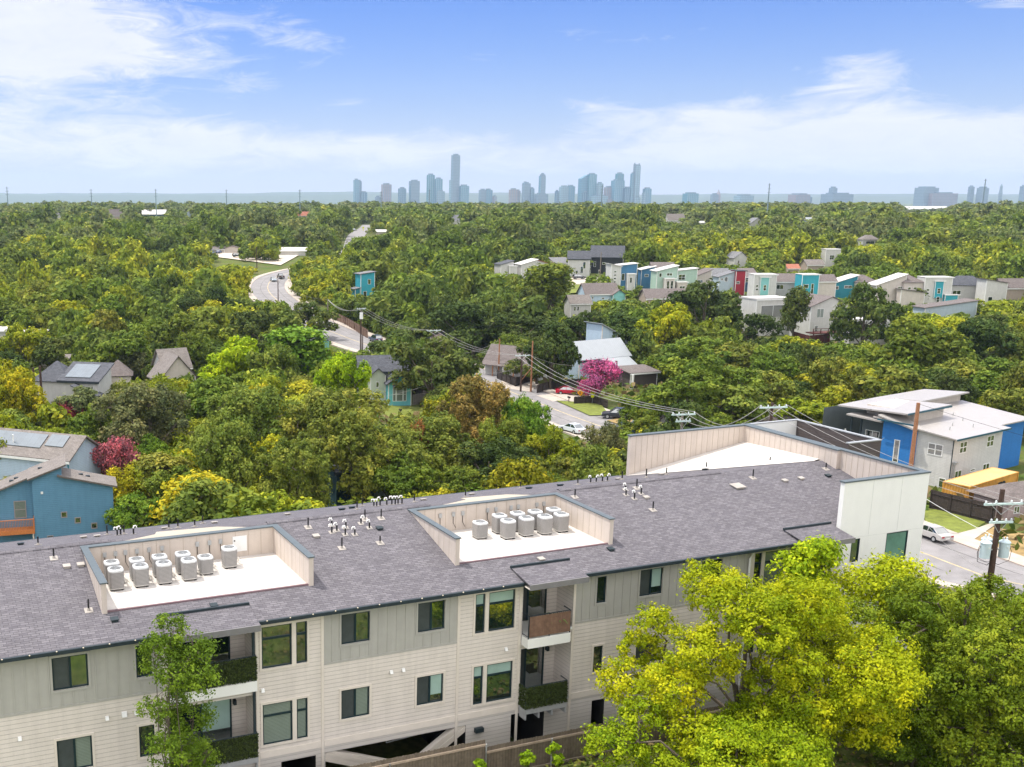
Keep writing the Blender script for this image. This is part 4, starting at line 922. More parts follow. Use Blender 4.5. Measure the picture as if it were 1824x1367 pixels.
def left_houses():
    p, s = at(100, 985)
    A_ = (-120, -34, 22, 75, 0, 104, 'sx+', 32, 'blue', 'tan'); B_ = (-34, 17, 0, 70, 0, 138, 'sx+', 18, 'blue', 'tan'); C_ = (17, 104, 0, 52, 0, 116, 'sx-', 22, 'blue', 'tan')
    h = house('blue_house', 'blue clapboard house with tan shed roofs and an orange timber balcony', 'house', 100, 985, 14, [A_, B_, C_],
              [(0, 'f', 52, 62, 21, 32, 'hb'), (1, 'f', 46, 64, 11, 11), (2, 'f', 18, 52, 11, 11), (2, 'f', 46, 40, 11, 11), (1, 'f', 20, 22, 11, 11)], vis=.9, fr=pm('taupe_window_frame', (.28, .25, .25), .6, .05, 3))
    x0, x1, y0, y1, z = -106 * s, -34 * s, -2 * s, 21 * s, 46 * s; m = MB(); m.box(x0, x1, y0, y1, z - .12, z); m.box(x0, x1, y0 - .05, y0 - .001, z - .4, z + .05); b = m.build('balcony', CEDAR, h)
    r = MB(); hh = 20 * s
    for y in (y0 + .05,):
        r.box(x0, x1, y - .04, y + .04, z + hh - .08, z + hh)
        for k in range(28): x = x0 + (x1 - x0) * k / 27; r.box(x - .02, x + .02, y - .015, y + .015, z + .003, z + hh - .08)
    for x in (x0 + .05, x1 - .05):
        r.box(x - .04, x + .04, y0 + .1, y1, z + hh - .08, z + hh - .003); r.box(x - .06, x + .06, y0 - .01, y0 + .11, z + .003, z + hh + .05)
        for k in range(8): y = y0 + .2 + (y1 - y0 - .2) * k / 7; r.box(x - .015, x + .015, y - .02, y + .02, z + .003, z + hh - .08)
    r.build('railing', CEDAR, b)
    q = MB(); q.box(x0 + .1, x0 + .25, y0 + .1, y0 + .25, -3, z - .12); q.box(x1 - .25, x1 - .1, y0 + .1, y0 + .25, -3, z - .12); q.build('post', TRIM, h)
    B(-20 * s, -16 * s, -.12, -.001, 110 * s, 114 * s).build('vent_hood', WHITE, h)
    m = MB()
    for a, c, d in ((-70, 40, 118), (-62, 46, 120), (-20, 40, 0), (50, 30, 0), (62, 26, 0)):
        f = roof_fn([k * s for k in (A_ if a < -34 else B_ if a < 17 else C_)[:6]] + [(A_ if a < -34 else B_ if a < 17 else C_)[6], (A_ if a < -34 else B_ if a < 17 else C_)[7] * s], (A_ if a < -34 else B_ if a < 17 else C_)[6]); z = f(a * s, c * s) + .2
        m = MB(); m.box(a * s - .22, a * s + .22, c * s - .16, c * s + .16, z - .15, z + .12); m.build('roof_vent', DARKM, h)
    p, s = at(20, 905)
    D_ = (-70, 128, 0, 95, 0, 100, 'gx', 30, 'paleblue', 'tan')
    h = house('pale_blue_house', 'pale blue house with teal trim and solar panels on its tan roof', 'house', 20, 905, -22, [D_], (), vis=.62)
    solar(h, D_, [(-60, 60, 12, 40), (66, 104, 18, 42)], s)
    for x in (-70, 126): B(x * s, (x + 2.5) * s, -.05, -.001, -2, 98 * s).build('corner_board', WALLC['teal'], h)
    MB().tube([(0, 18 * s, 112 * s), (0, 18 * s, 130 * s)], .08, 8).build('vent_pipe', WHITE, h)
    p, s = at(120, 765)
    E_ = (-64, 0, 10, 70, 0, 82, 'hip', 32, 'white', 'slate'); F_ = (-8, 62, 0, 60, 0, 88, 'sy+', 20, 'white', 'slate'); G_ = (26, 66, -18, 0, 0, 66, 'sx-', 14, 'maroon', 'slate')
    h = house('maroon_fronted_house', 'white house with maroon front, slate roof and a large solar array', 'house', 120, 765, -12, [E_, F_, G_], [(2, 'f', 8, 26, 24, 26, 'mh')], vis=.58)
    solar(h, F_, [(-2, 46, 6, 54)], s)
    house('tan_gabled_house', 'house under a steep tan gabled roof among trees left of centre', 'house', 318, 715, 28, [(-32, 34, 0, 60, 0, 42, 'gy', 38, 'beige', 'tan'), (-10, 40, 45, 100, 0, 55, 'gx', 28, 'white', 'tan')], [(0, 'f', 28, 30, 10, 12)], vis=.5)
    house('small_tan_hip_house', 'small house with a brown hipped roof beside the solar roofed house', 'house', 212, 705, 10, [(-22, 22, 0, 44, 0, 34, 'hip', 26, 'beige', 'brown')], [(0, 'l', 12, 12, 16, 10)], vis=.5)
    house('flat_white_house', 'low house with a white flat roof far left among trees', 'house', 52, 615, 5, [(-28, 30, 0, 45, 0, 22, 'flat', .6, 'darkgreen', 'white')], vis=.75)
    house('white_shed', 'small white roofed outbuilding cut by the left photo edge', 'shed', 0, 612, 0, [(-20, 12, 0, 30, 0, 22, 'sy+', 4, 'white', 'white')], vis=.9)
    house('pale_patio_house', 'pale stucco house glimpsed below the white flat roof at far left', 'house', 92, 668, 0, [(-25, 28, 0, 30, 0, 26, 'sy+', 4, 'beige', 'tan')], vis=.8)
    h = house('teal_back_house', 'dark teal walled house half hidden right behind the apartment roof', 'house', 650, 925, 22, [(-55, 18, 0, 55, 0, 90, 'flat', 2, 'darkgreen', 'slate'), (18, 42, -6, 40, 0, 82, 'flat', 2, 'greyblue', 'slate')], vis=.5)
    house('slate_hip_house', 'house with a slate hipped roof left of the street behind trees', 'house', 545, 630, 12, [(-38, 42, 0, 60, 0, 22, 'hip', 20, 'aqua', 'slate')], vis=.5)
left_houses()
def centre_houses():
    p, s = at(712, 723)
    h = house('turquoise_cottage', 'turquoise cottage with white tripartite window and slate roof on a green lawn', 'house', 712, 723, 8, [(-21, 21, 0, 50, 0, 40, 'gy', 14, 'turq', 'slate'), (-50, -22, 20, 70, 0, 52, 'gy', 12, 'sage', 'slate'), (-62, 22, 50, 110, 0, 56, 'gx', 22, 'sage', 'slate')],
              [(0, 'f', 8, 8, 6, 25, 'hb'), (0, 'f', 14.5, 8, 12, 25, 'hb'), (0, 'f', 27, 8, 6, 25, 'hb'), (1, 'f', 10, 30, 6, 11)], vis=.95)
    m = MB(); m.slab([(-14 * s, -9 * s, 35 * s), (16 * s, -9 * s, 35 * s), (16 * s, -.02, 39 * s), (-14 * s, -.02, 39 * s)], .08); m.build('awning', ROOFC['slate'], h)
    p, s = at(905, 672)
    h = house('ranch_house', 'white ranch house with wide brown shingle roof and porch posts', 'house', 905, 672, -38, [(-48, 62, 0, 55, 0, 25, 'gx', 26, 'white', 'brown'), (5, 55, 40, 100, 0, 30, 'gy', 26, 'white', 'brown')], [(0, 'f', 18, 5, 8, 13, 'm'), (0, 'f', 36, 5, 8, 13, 'm'), (0, 'f', 56, 5, 8, 13, 'm'), (0, 'f', 76, 5, 8, 13, 'm')], vis=.95)
    m = MB(); m.slab([(-48 * s, -14 * s, 21 * s), (62 * s, -14 * s, 21 * s), (62 * s, 0, 26.5 * s), (-48 * s, 0, 26.5 * s)], .15); pr = m.build('porch_roof', ROOFC['brown'], h)
    for k in range(6): x = (-46 + 21 * k) * s; B(x - .1, x + .1, -13 * s, -13 * s + .2, -1, 20.5 * s).build('porch_post', POLEB if k % 2 else WHITE, h)
    p, s = at(1030, 680)
    h = house('metal_roofed_house', 'pale blue house with standing seam metal roof and two front gables', 'house', 1030, 680, 30, [(0, 120, 0, 58, 0, 40, 'gx', 26, 'paleblue', 'metal'), (48, 112, -26, 0, 0, 24, 'sy+', 14, 'greyblue', 'metal')], [(0, 'l', 22, 24, 16, 15, 'b')], vis=.8)
    g = MB(); house('metal_roofed_shed', 'tall narrow metal roofed building behind the pale blue gabled house', 'house', 1075, 655, 30, [(-8, 30, 0, 40, 0, 58, 'sx-', 18, 'paleblue', 'metal'), (20, 70, 5, 40, 0, 34, 'sy+', 14, 'paleblue', 'metal')], vis=.6)
    house('brown_garage', 'dark brown carport with white post beside the pink crepe myrtle', 'garage', 1145, 690, 22, [(-28, 30, 0, 40, 0, 26, 'sy+', 5, 'brown', 'brown')], vis=.9)
    B(-30 * s, -27 * s, -10 * s, -7 * s, -1, 25 * s).build('post', WHITE, [o for o in COL.objects if o.name.startswith('brown_garage')][0])
    house('wood_sided_house', 'timber fronted house under dark trees beyond the street wires', 'house', 775, 628, -30, [(-10, 30, 0, 30, 0, 26, 'gy', 10, 'tan', 'slate')], vis=.8)
    p, s = at(655, 540)
    h = house('teal_tower_house', 'narrow teal tower house standing alone among the trees', 'house', 655, 533, 25, [(-14, 14, 0, 22, 0, 44, 'sx+', 3, 'tealb', 'grey'), (-24, -14, 2, 20, 0, 18, 'sx+', 2, 'teal', 'grey')], [(0, 'f', 14, 26, 6, 9), (0, 'f', 5, 4, 7, 10)], vis=.8)
    house('grey_street_house', 'grey roofed house behind trees beside the wires right of the street', 'house', 1270, 790, 20, [(-70, 60, 0, 60, 0, 36, 'gx', 22, 'grey', 'tan')], [(0, 'f', 30, 10, 10, 14), (0, 'f', 60, 10, 10, 14)], vis=0)
    house('brown_hip_house', 'house with brown hipped roof between the crossarm pole and parapet', 'house', 1385, 800, 22, [(-45, 40, 0, 50, 0, 38, 'hip', 30, 'brown', 'brown')], vis=.6)
centre_houses()
def right_block():
    # white and cobalt apartment house at the right
    p, s = at(1688, 872); t = thing('white_blue_apartment', 'white and cobalt blue apartment house with pale standing seam roofs', 'building', p, R_(33))
    H = 6.6; D1, D2, D3, L1, L2 = 4.6, 9.0, 13.6, 12.0, 21.0
    f = lambda y: H + .10 * y
    m = MB(); m.poly([(0, 0, -3), (L1, 0, -3), (L1, 0, H), (0, 0, H)]); m.poly([(0, D1, -3), (0, 0, -3), (0, 0, H), (0, D1, f(D1))]); m.poly([(L1, 0, -3), (L1, 1.6, -3), (L1, 1.6, H), (L1, 0, H)]); m.build('white_wall', WALLC['white'], t)
    m = MB(); m.poly([(-.5, D2, -3), (-.5, D1, -3), (-.5, D1, H + .1), (-.5, D2, H + 1.3)]); m.poly([(-.5, D1, -3), (0, D1, -3), (0, D1, H + .1), (-.5, D1, H + .1)]); m.build('blue_wall', WALLC['cobalt'], t); m = MB(); m.poly([(L1, 1.6, -3), (L2, 1.6, -3), (L2, 1.6, H), (L1, 1.6, H)]); m.build('blue_wall', WALLC['cobalt'], t)
    m = MB(); m.poly([(1.8, D3, -3), (1.8, D2, -3), (1.8, D2, H + .6), (1.8, D3, H + .6)]); m.poly([(-.5, D2, -3), (1.8, D2, -3), (1.8, D2, H + .6), (-.5, D2, H + .6)][::-1]); m.poly([(L2, 18, -3), (0, 18, -3), (0, 18, H + 1), (L2, 18, H + 1)]); m.build('slate_wall', WALLC['slatewall'], t)
    ps = MB(); ps.box(-.5, -.3, D3 - .2, D3, -3, H + .5); ps.box(-.5, -.3, 12, 12.2, -3, H + .5); ps.build('porch_post', DARKM, t)
    r = MB(); r.slab([(-.6, -.7, f(-.7) + .1), (L1 + .6, -.7, f(-.7) + .1), (L1 + .6, 10.5, f(10.5) + .1), (-.6, 10.5, f(10.5) + .1)], .16); r.slab([(L1 + .6, .9, f(.9) - .05), (L2 + .5, .9, f(.9) - .05), (L2 + .5, 10.5, f(10.5) + .02), (L1 + .6, 10.5, f(10.5) + .02)], .16)
    r.build('lower_roof', seam('white_seam_roof', (.385, .36, .34), .5), t)
    r = MB(); r.slab([(-1.3, D1 - .2, H + .5), (.6, D1 - .2, H + .55), (2.5, D2 + .4, H + 1.75), (-1.3, D2 + .4, H + 1.6)], .18); r.build('gable_roof', MATS['white_seam_roof'], t)
    r = MB(); r.slab([(-1.0, D2, H + .75), (4, D2, H + .75), (4, D3 + .4, H + .95), (-1.0, D3 + .4, H + .95)], .2); r.build('porch_roof', MATS['white_seam_roof'], t)
    m = MB(); m.box(2.0, 9.0, 6.4, 13, H + .4, H + 2.15); m.box(9.0, L2, 10.5, 13, H + .6, H + 2.0); m.build('clerestory_wall', WALLC['beige'], t)
    r = MB(); r.slab([(-1.0, 5.6, H + 2.30), (9.4, 5.6, H + 2.45), (9.4, 16, H + 1.9), (0, 16, H + 1.75)], .2); r.slab([(9.4, 9.6, H + 2.3), (L2 + .5, 9.6, H + 2.4), (L2 + .5, 16, H + 1.9), (9.4, 16, H + 1.9)], .2); r.build('upper_roof', MATS['white_seam_roof'], t)
    e = MB(); e.box(-.6, L1 + .6, -.78, -.705, f(-.7) - .12, f(-.7) + .11); e.box(-1.0, 9.4, 5.52, 5.597, H + 2.1, H + 2.33); e.box(-1.4, -1.305, D1 - .2, D2 + .4, H + .9, H + 1.1); e.build('fascia', pm('dark_teal_fascia', (.015, .07, .10), .5, .1, 3), t)
    fw = .09
    for (face, x, z, w, h) in (('f', 1.6, 4.4, 1.7, 1.5), ('f', 8.2, 4.4, 1.7, 1.5), ('f', 1.2, 1.0, 1.6, 1.2), ('f', 8.0, 1.0, 1.6, 1.2), ('f', 4.9, 1.6, 1.2, .35), ('l', 1.2, 4.0, 1.9, 1.5), ('b', 6.5, 2.2, .75, 3.0), ('l', .35, -.6, .9, 1.9), ('s', 10.7, 4.4, 2.0, .9)):
        def put(mb, a0, a1, z0, z1, d0, d1):
            if face == 'f': mb.box(a0, a1, -d1, -d0, z0, z1)
            else: xx = {'l': 0, 'b': -.5, 's': 1.8}[face]; mb.box(xx - d1, xx - d0, a0, a1, z0, z1)
        d = MB(); put(d, x, x + w, z, z + fw, -.01, .05); put(d, x, x + w, z + h - fw, z + h, -.01, .05); put(d, x, x + fw, z + fw, z + h - fw, -.01, .05); put(d, x + w - fw, x + w, z + fw, z + h - fw, -.01, .05)
        if w > 1.4: put(d, x + w / 2 - .06, x + w / 2 + .06, z + fw, z + h - fw, -.01, .045)
        if w > 1.4 and h > 1.3: put(d, x + fw, x + w - fw, z + h / 2 - .05, z + h / 2 + .05, -.01, .04)
        fo = d.build('window', FRW, t); g = MB(); put(g, x + fw, x + w - fw, z + fw, z + h - fw, -.005, .02); g.build('pane', GLASS, fo)
    MB().tube([(-.06, -.06, -2), (-.06, -.06, H - .3), (-.2, -.5, H - .1)], .06, 6).build('downspout', DARKM, t)
    for x, y in ((3, 2.2), (5.5, 3.2), (9.5, 4), (10.8, 6), (7.5, 1.6)): MB().lathe([(.06, f(y)), (.06, f(y) + .55)], 8, (x, y, 0)).build('vent_pipe', GREYM, t)
    a = MB(); a.tube([(.5, -.25, 1.0), (.5, -.25, 3.3)], .12, 8); a.box(.3, .9, -.5, -.05, 3.2, 3.5); a.build('service_riser', GREYM, t)
    keep(1492, 702, 1840, 868, 165)
    # brown box with a white lined parapet, right behind the end block
    d = ray(1420, 748); tt = (9.0 - CAM[2]) / d[2]; P = CAM + d * tt; t = thing('brown_stair_tower', 'dark brown flat roofed building with white lined parapet behind the end block', 'building', (P[0], P[1], 0), AL)
    w = 8.5; dpt = 8.5; zt = 9.0; m = MB(); m.box(-w, 0, -dpt, 0, -9, zt - 1.9); m.build('wall', WALLC['brown'], t)
    m = MB(); m.box(-.22, 0, -dpt, 0, zt - 1.9, zt); m.box(-3.2, -.22, -dpt, -dpt + .22, zt - 1.9, zt); m.build('parapet', WALLC['brown'], t)
    m = MB(); m.box(-w, -.22, -.22, -.001, zt - 1.9, zt - .002); m.build('white_parapet', STUCCO, t); B(-w + .02, -.24, -dpt + .02, -.24, zt - 1.895, zt - 1.86).build('roof', ROOFC['slate'], t)
    c = MB(); c.box(-w, .04, -.26, .04, zt + .002, zt + .08); c.box(-.26, .04, -dpt - .04, -.27, zt + .002, zt + .08); c.box(-3.24, -.27, -dpt - .04, -dpt + .26, zt + .002, zt + .08); c.build('coping', GREYM, t)
    keep(1350, 750, 1485, 800, 115)
    # pinkish house at the right edge
    house('pink_brick_house', 'pinkish brick house with tan hipped roof cut by the right edge', 'house', 1822, 925, 20, [(-40, 90, 0, 70, 0, 34, 'hip', 22, 'pink', 'brown')], [(0, 'f', 14, 12, 14, 14, 'm'), (0, 'f', 50, 12, 14, 14, 'm')], vis=.9, over=.7)
    # yellow container behind the dark fence
    p, s = at(1722, 907); t = thing('shipping_container', 'yellow corrugated storage container with a dark letter m behind the fence', 'container', p, R_(35)); Lc, Wc, Hc = 12.2, 3.0, 2.75
    yel = pm('yellow_container_paint', (.53, .27, .05), .5, .22, .8); m = MB()
    def corr(a, b, n, nx, ny):
        pts = []
        for i in range(n): 
            for q, o in ((0, 0), (.35, 0), (.5, -.05), (.85, -.05)): k = (i + q) / n; pts.append((a[0] + (b[0] - a[0]) * k + nx * o, a[1] + (b[1] - a[1]) * k + ny * o))
        pts.append(b)
        for i in range(len(pts) - 1): m.poly([(*pts[i], .15), (*pts[i + 1], .15), (*pts[i + 1], Hc - .12), (*pts[i], Hc - .12)])
    corr((0, 0), (Lc, 0), 34, 0, -1); corr((Lc, 0), (Lc, Wc), 9, 1, 0); corr((Lc, Wc), (0, Wc), 34, 0, 1); corr((0, Wc), (0, 0), 9, -1, 0); m.build('corrugated_wall', yel, t)
    fr = MB()
    for x in (0, Lc): 
        for y in (0, Wc): fr.box(x - .07, x + .07, y - .07, y + .07, 0, Hc)
    for y in (0, Wc): fr.box(.07, Lc - .07, y - .06, y + .06, .0, .15); fr.box(.07, Lc - .07, y - .06, y + .06, Hc - .12, Hc)
    for x in (0, Lc): fr.box(x - .06, x + .06, .07, Wc - .07, 0, .15); fr.box(x - .06, x + .06, .07, Wc - .07, Hc - .12, Hc)
    fr.build('frame', yel, t); B(.06, Lc - .06, .06, Wc - .06, Hc - .06, Hc - .02).build('roof_panel', pm('sun_bleached_yellow', (.56, .35, .15), .7, .08, .6), t)
    cu = bpy.data.curves.new('lettering', 'FONT'); cu.body = 'm'; cu.size = 2.6; cu.extrude = .02; cu.offset = .06; o = bpy.data.objects.new('lettering_curve', cu); me = bpy.data.meshes.new_from_object(o); bpy.data.objects.remove(o); me.materials.clear(); me.materials.append(BLACK); o = bpy.data.objects.new('lettering', me); COL.objects.link(o); o.parent = t; o.location = (7.0, -.09, .95); o.rotation_euler = (math.pi / 2, 0, 0)
    keep(1665, 838, 1824, 880, 138)
right_block()
def row_houses():
    G = 'modern houses in a row on the far hillside'
    def h(name, lab, u, v, rot, vols, wins=(), vis=.75, cat='house'): return house(name, lab, cat, u, v, rot, vols, wins, G, vis, over=.4)
    h('white_solar_house', 'low white house with slate shed roof at the left end of the hillside row', 912, 496, 14, [(-22, 2, 0, 30, 0, 24, 'sx+', 6, 'white', 'slate'), (-8, 6, -6, 0, 0, 22, 'flat', .4, 'white', 'white')], [(0, 'r', 4, 6, 8, 12)])
    h('white_shed_roof_house', 'white house with white shed roof and dark glazed side, second from row left', 945, 496, 14, [(-18, 12, 0, 30, 0, 24, 'sx+', 8, 'white', 'white')], [(0, 'r', 4, 6, 12, 14), (0, 'f', 10, 6, 6, 12)])
    h('rust_roofed_house', 'house with reddish roof between the white shed roofs of the row', 975, 492, 10, [(-18, 18, 0, 30, 0, 18, 'sx-', 9, 'white', 'rust')], vis=.7)
    h('grey_low_house', 'low pale house with grey roof left of the white dark gabled house', 1003, 490, 10, [(-15, 14, 0, 30, 0, 20, 'sy+', 8, 'white', 'grey')], vis=.7)
    h('white_barn_house', 'white tall house with slate gabled roof left of the black barn house', 1027, 493, -12, [(-16, 22, 0, 24, 0, 32, 'gx', 12, 'white', 'slate')], [(0, 'f', 22, 6, 5, 12), (0, 'f', 14, 3, 4, 8), (0, 'f', 26, 14, 5, 12)], vis=.95)
    h('black_barn_house', 'black barn shaped house with steep slate gabled roof', 1078, 488, -14, [(-26, 30, 0, 34, 0, 30, 'gx', 18, 'black', 'slate')], [(0, 'f', 5, 12, 4, 9), (0, 'f', 26, 10, 5, 9), (0, 'f', 20, 16, 5, 4), (0, 'f', 14, 0, 4, 7)], vis=.95)
    h('blue_white_modern_house', 'white modern house with mid blue panels and white shed roof', 1118, 518, 4, [(-32, -14, 0, 30, 0, 42, 'sx-', 4, 'white', 'white'), (-14, 16, 2, 30, 0, 44, 'sx+', 3, 'midblue', 'white'), (-4, 10, -8, 2, 0, 30, 'flat', .6, 'white', 'white')], [(0, 'f', 5, 14, 5, 3), (0, 'f', 5, 20, 5, 3), (0, 'f', 5, 26, 5, 3), (0, 'f', 5, 32, 5, 3), (1, 'f', 2, 18, 6, 12), (2, 'f', 4, 14, 4, 10)], vis=.8)
    h('navy_house', 'navy and midblue house with brown roof right of the blue white modern one', 1165, 516, -6, [(-24, 0, 0, 34, 0, 34, 'sx+', 6, 'midblue', 'white'), (-4, 34, 4, 40, 0, 34, 'gx', 12, 'navy', 'brown')], [(0, 'f', 6, 22, 7, 5), (1, 'f', 14, 20, 5, 4), (1, 'f', 20, 20, 5, 4)], vis=.75)
    h('mint_house', 'mint green house with white shed roofs', 1205, 524, 4, [(-38, 0, 0, 30, 0, 40, 'sx+', 9, 'mint', 'white'), (0, 38, 6, 30, 0, 40, 'sx+', 4, 'mint', 'white'), (-26, -8, -10, 0, 0, 28, 'flat', .6, 'beige', 'white'), (-4, 14, -12, 0, 0, 22, 'flat', .6, 'beige', 'white')], [(0, 'f', 4, 30, 5, 7), (0, 'f', 18, 32, 10, 5, 'm'), (1, 'f', 4, 24, 12, 10, 'mh'), (2, 'f', 3, 6, 5, 18, 'h'), (2, 'f', 10, 6, 5, 18, 'h'), (3, 'f', 4, 5, 10, 10, 'mh')], vis=.8)
    h('beige_gable_house', 'beige house with asymmetric dark edged roof right of the mint house', 1245, 518, 10, [(-16, 22, 0, 30, 0, 22, 'sx+', 14, 'beige', 'brown')], [(0, 'f', 12, 14, 10, 5, 'm')], vis=.7)
    h('skylight_house', 'grey green house with skylight in its grey roof', 1273, 514, -14, [(-16, 20, 0, 26, 0, 24, 'gx', 10, 'sage', 'grey')], [(0, 'f', 6, 14, 8, 4)], vis=.75)
    h('red_box_house', 'white house with a tall red box volume', 1304, 526, 4, [(-26, 6, 0, 26, 0, 32, 'sx+', 10, 'greyblue', 'grey'), (2, 20, -5, 18, 0, 43, 'flat', .6, 'red', 'slate')], [(0, 'f', 10, 24, 6, 8), (0, 'f', 3, 26, 5, 4), (1, 'f', 2, 20, 6, 5)], vis=.8)
    h('navy_low_house', 'small navy house with brown roof right of the red box', 1334, 520, 0, [(-12, 14, 0, 28, 0, 26, 'sy+', 12, 'navy', 'brown')], [(0, 'f', 4, 17, 6, 5, 'm'), (0, 'f', 13, 17, 5, 5)], vis=.7)
    h('mint_panel_house', 'white flat topped house with a mint green front panel', 1360, 536, 0, [(-20, 20, 0, 28, 0, 46, 'flat', .8, 'white', 'white'), (-9, 7, -2, 0, 10, 42, 'flat', .2, 'aqua', 'white')], [(0, 'f', 4, 24, 5, 4), (0, 'f', 4, 18, 5, 4), (1, 'f', 6, 18, 5, 10, 'h')], vis=.8)
    h('grey_solar_house', 'grey beige house with one solar panel on brown roof', 1400, 534, -10, [(-24, 26, 0, 36, 0, 32, 'gx', 12, 'grey', 'brown')], [(0, 'f', 6, 18, 12, 8, 'm')], vis=.7)
    h('teal_box_house', 'bright teal box house with white post in front', 1442, 540, 6, [(-18, 14, 0, 24, 0, 50, 'flat', .8, 'tealb', 'white'), (12, 50, 6, 34, 0, 38, 'gx', 10, 'beige', 'brown')], [(0, 'f', 3, 26, 10, 7), (0, 'f', 18, 16, 5, 18, 'h')], vis=.85)
    h('teal_shed_house', 'dark teal house with rising shed roof and brown hipped wing', 1515, 534, 4, [(-36, 10, 0, 30, 0, 28, 'sx+', 14, 'teal', 'white'), (4, 44, -4, 30, 0, 30, 'hip', 12, 'beige', 'brown')], [(0, 'f', 4, 18, 8, 6), (0, 'f', 22, 20, 14, 5, 'm'), (1, 'f', 6, 14, 12, 9, 'm')], vis=.8)
    h('beige_shed_house', 'beige house with rising shed roof and brown roofed wings left of the teal fronted one', 1600, 545, 4, [(-42, 12, 4, 34, 0, 36, 'sx+', 18, 'beige', 'white'), (6, 42, 0, 34, 0, 40, 'hip', 12, 'beige', 'brown'), (-6, 38, -14, 0, 0, 24, 'sx-', 6, 'beige', 'brown')], [(0, 'f', 40, 30, 8, 4, 'm'), (1, 'f', 8, 28, 6, 5), (1, 'f', 18, 28, 6, 5)], vis=.8)
    h('teal_front_house', 'tall white house with a bright teal front panel', 1668, 545, 2, [(-26, 24, 0, 26, 0, 50, 'flat', .8, 'white', 'white'), (-8, 8, -2, 0, 14, 44, 'flat', .2, 'tealb', 'white'), (10, 34, -6, 0, 0, 20, 'flat', .4, 'tealb', 'white')], [(0, 'f', 4, 26, 6, 4), (0, 'f', 4, 20, 6, 4), (1, 'f', 5, 22, 6, 9, 'h'), (1, 'f', 5, 6, 6, 10, 'h')], vis=.85)
    h('grey_hip_house', 'pale grey house with slate hipped roof right of the teal fronted one', 1722, 540, -8, [(-32, 30, 0, 36, 0, 30, 'hip', 16, 'grey', 'slate')], [(0, 'f', 6, 14, 14, 8, 'm'), (0, 'r', 10, 12, 8, 10)], vis=.8)
    h('right_end_house', 'white and tan house with brown roof at the right end of the row', 1790, 545, 0, [(-38, 0, 0, 30, 0, 40, 'sx-', 6, 'white', 'brown'), (-6, 46, 4, 34, 0, 32, 'gx', 14, 'tan', 'brown')], [(0, 'f', 6, 8, 8, 8)], vis=.75)
    # lower tier
    h('pale_low_house', 'white house with brown gabled roof in front of the row below the lawn', 1078, 545, 10, [(-38, 24, 0, 36, 0, 22, 'gx', 16, 'paleblue', 'brown'), (10, 34, -8, 8, 0, 20, 'gy', 8, 'aqua', 'brown')], [(0, 'f', 12, 12, 3, 5), (0, 'f', 30, 12, 6, 3), (0, 'f', 42, 10, 6, 3)], vis=.75)
    h('small_white_house', 'small white house with tan roof half hidden by dark oaks', 1038, 572, 10, [(-24, 14, 0, 30, 0, 32, 'gx', 12, 'white', 'tan')], [(0, 'f', 6, 18, 4, 8), (0, 'f', 12, 18, 4, 8)], vis=.8)
    h('brown_roofed_house', 'house with broad brown roof below the mint house', 1180, 545, 6, [(-30, 44, 0, 36, 0, 14, 'gx', 14, 'tan', 'brown')], vis=.7)
    h('low_brown_house', 'low house with brown shed roof behind the flat white roof', 1350, 556, 4, [(-28, 30, 0, 30, 0, 16, 'sy+', 8, 'tan', 'brown')], vis=.7)
    h('flat_roof_white_house', 'white flat roofed house with a dark glazed upper storey', 1372, 598, 16, [(-34, 36, 0, 44, 0, 64, 'flat', 2.5, 'white', 'white')], [(0, 'f', 10, 32, 50, 22, 'm')], vis=.8)
    h('white_gabled_house', 'large white gabled house with green blinds above a rust red deck', 1475, 606, 12, [(-40, 40, 0, 60, 0, 60, 'gy', 16, 'white', 'brown')], [(0, 'f', 12, 40, 14, 16, 'mb'), (0, 'f', 44, 40, 16, 14, 'mb'), (0, 'f', 10, 14, 7, 12, 'h'), (0, 'f', 40, 10, 8, 14)], vis=.85)
    h('white_framed_pavilion', 'white framed pavilion with dark open bays behind an oak', 1545, 622, 4, [(-36, 36, 0, 34, 0, 50, 'flat', 3, 'white', 'white')], [(0, 'f', 6, 18, 12, 26), (0, 'f', 26, 16, 40, 28, 'm'), (0, 'f', 8, 2, 30, 9)], vis=.8)
    h('lower_brown_gable_house', 'house with slate edged brown gable below the teal fronted house', 1690, 575, 6, [(-48, 50, 0, 34, 0, 26, 'sx+', 12, 'greyblue', 'brown')], vis=.6)
    # scattered roofs among the far trees
    F_ = 'scattered roofs among the far trees'
    def q(name, lab, u, v, rot, vols, wins=(), vis=.8): return house(name, lab, 'house', u, v, rot, vols, wins, F_, vis, over=.4)
    q('white_gable_house', 'white gabled house with grey roof above the skylight house', 1318, 476, 20, [(-14, 16, 0, 24, 0, 16, 'gy', 10, 'white', 'grey')], [(0, 'f', 8, 6, 4, 6)])
    q('white_tower_house', 'slim white house with flat roof and square window far behind the grey solar house', 1482, 475, 6, [(-14, 14, 0, 16, 0, 30, 'flat', .8, 'white', 'white')], [(0, 'f', 8, 12, 8, 8, 'mh')])
    q('tan_roof_low_house', 'tan roof just left of the slim white house', 1452, 482, 8, [(-16, 16, 0, 22, 0, 10, 'gx', 8, 'tan', 'tan')])
    q('orange_roof_shed', 'orange roofed shed in trees above the mint panel house', 1412, 486, 8, [(-10, 12, 0, 14, 0, 8, 'gx', 6, 'tan', 'rust')])
    q('hip_roof_white_house', 'white house with hipped tan roof alone in far trees at right', 1550, 440, 8, [(-15, 15, 0, 18, 0, 12, 'hip', 8, 'white', 'tan')], [(0, 'f', 6, 5, 16, 5, 'm')])
    q('grey_far_house', 'white house with grey gable far left of the tall transmission pole', 1348, 406, 20, [(-14, 16, 0, 14, 0, 8, 'gy', 9, 'white', 'grey')])
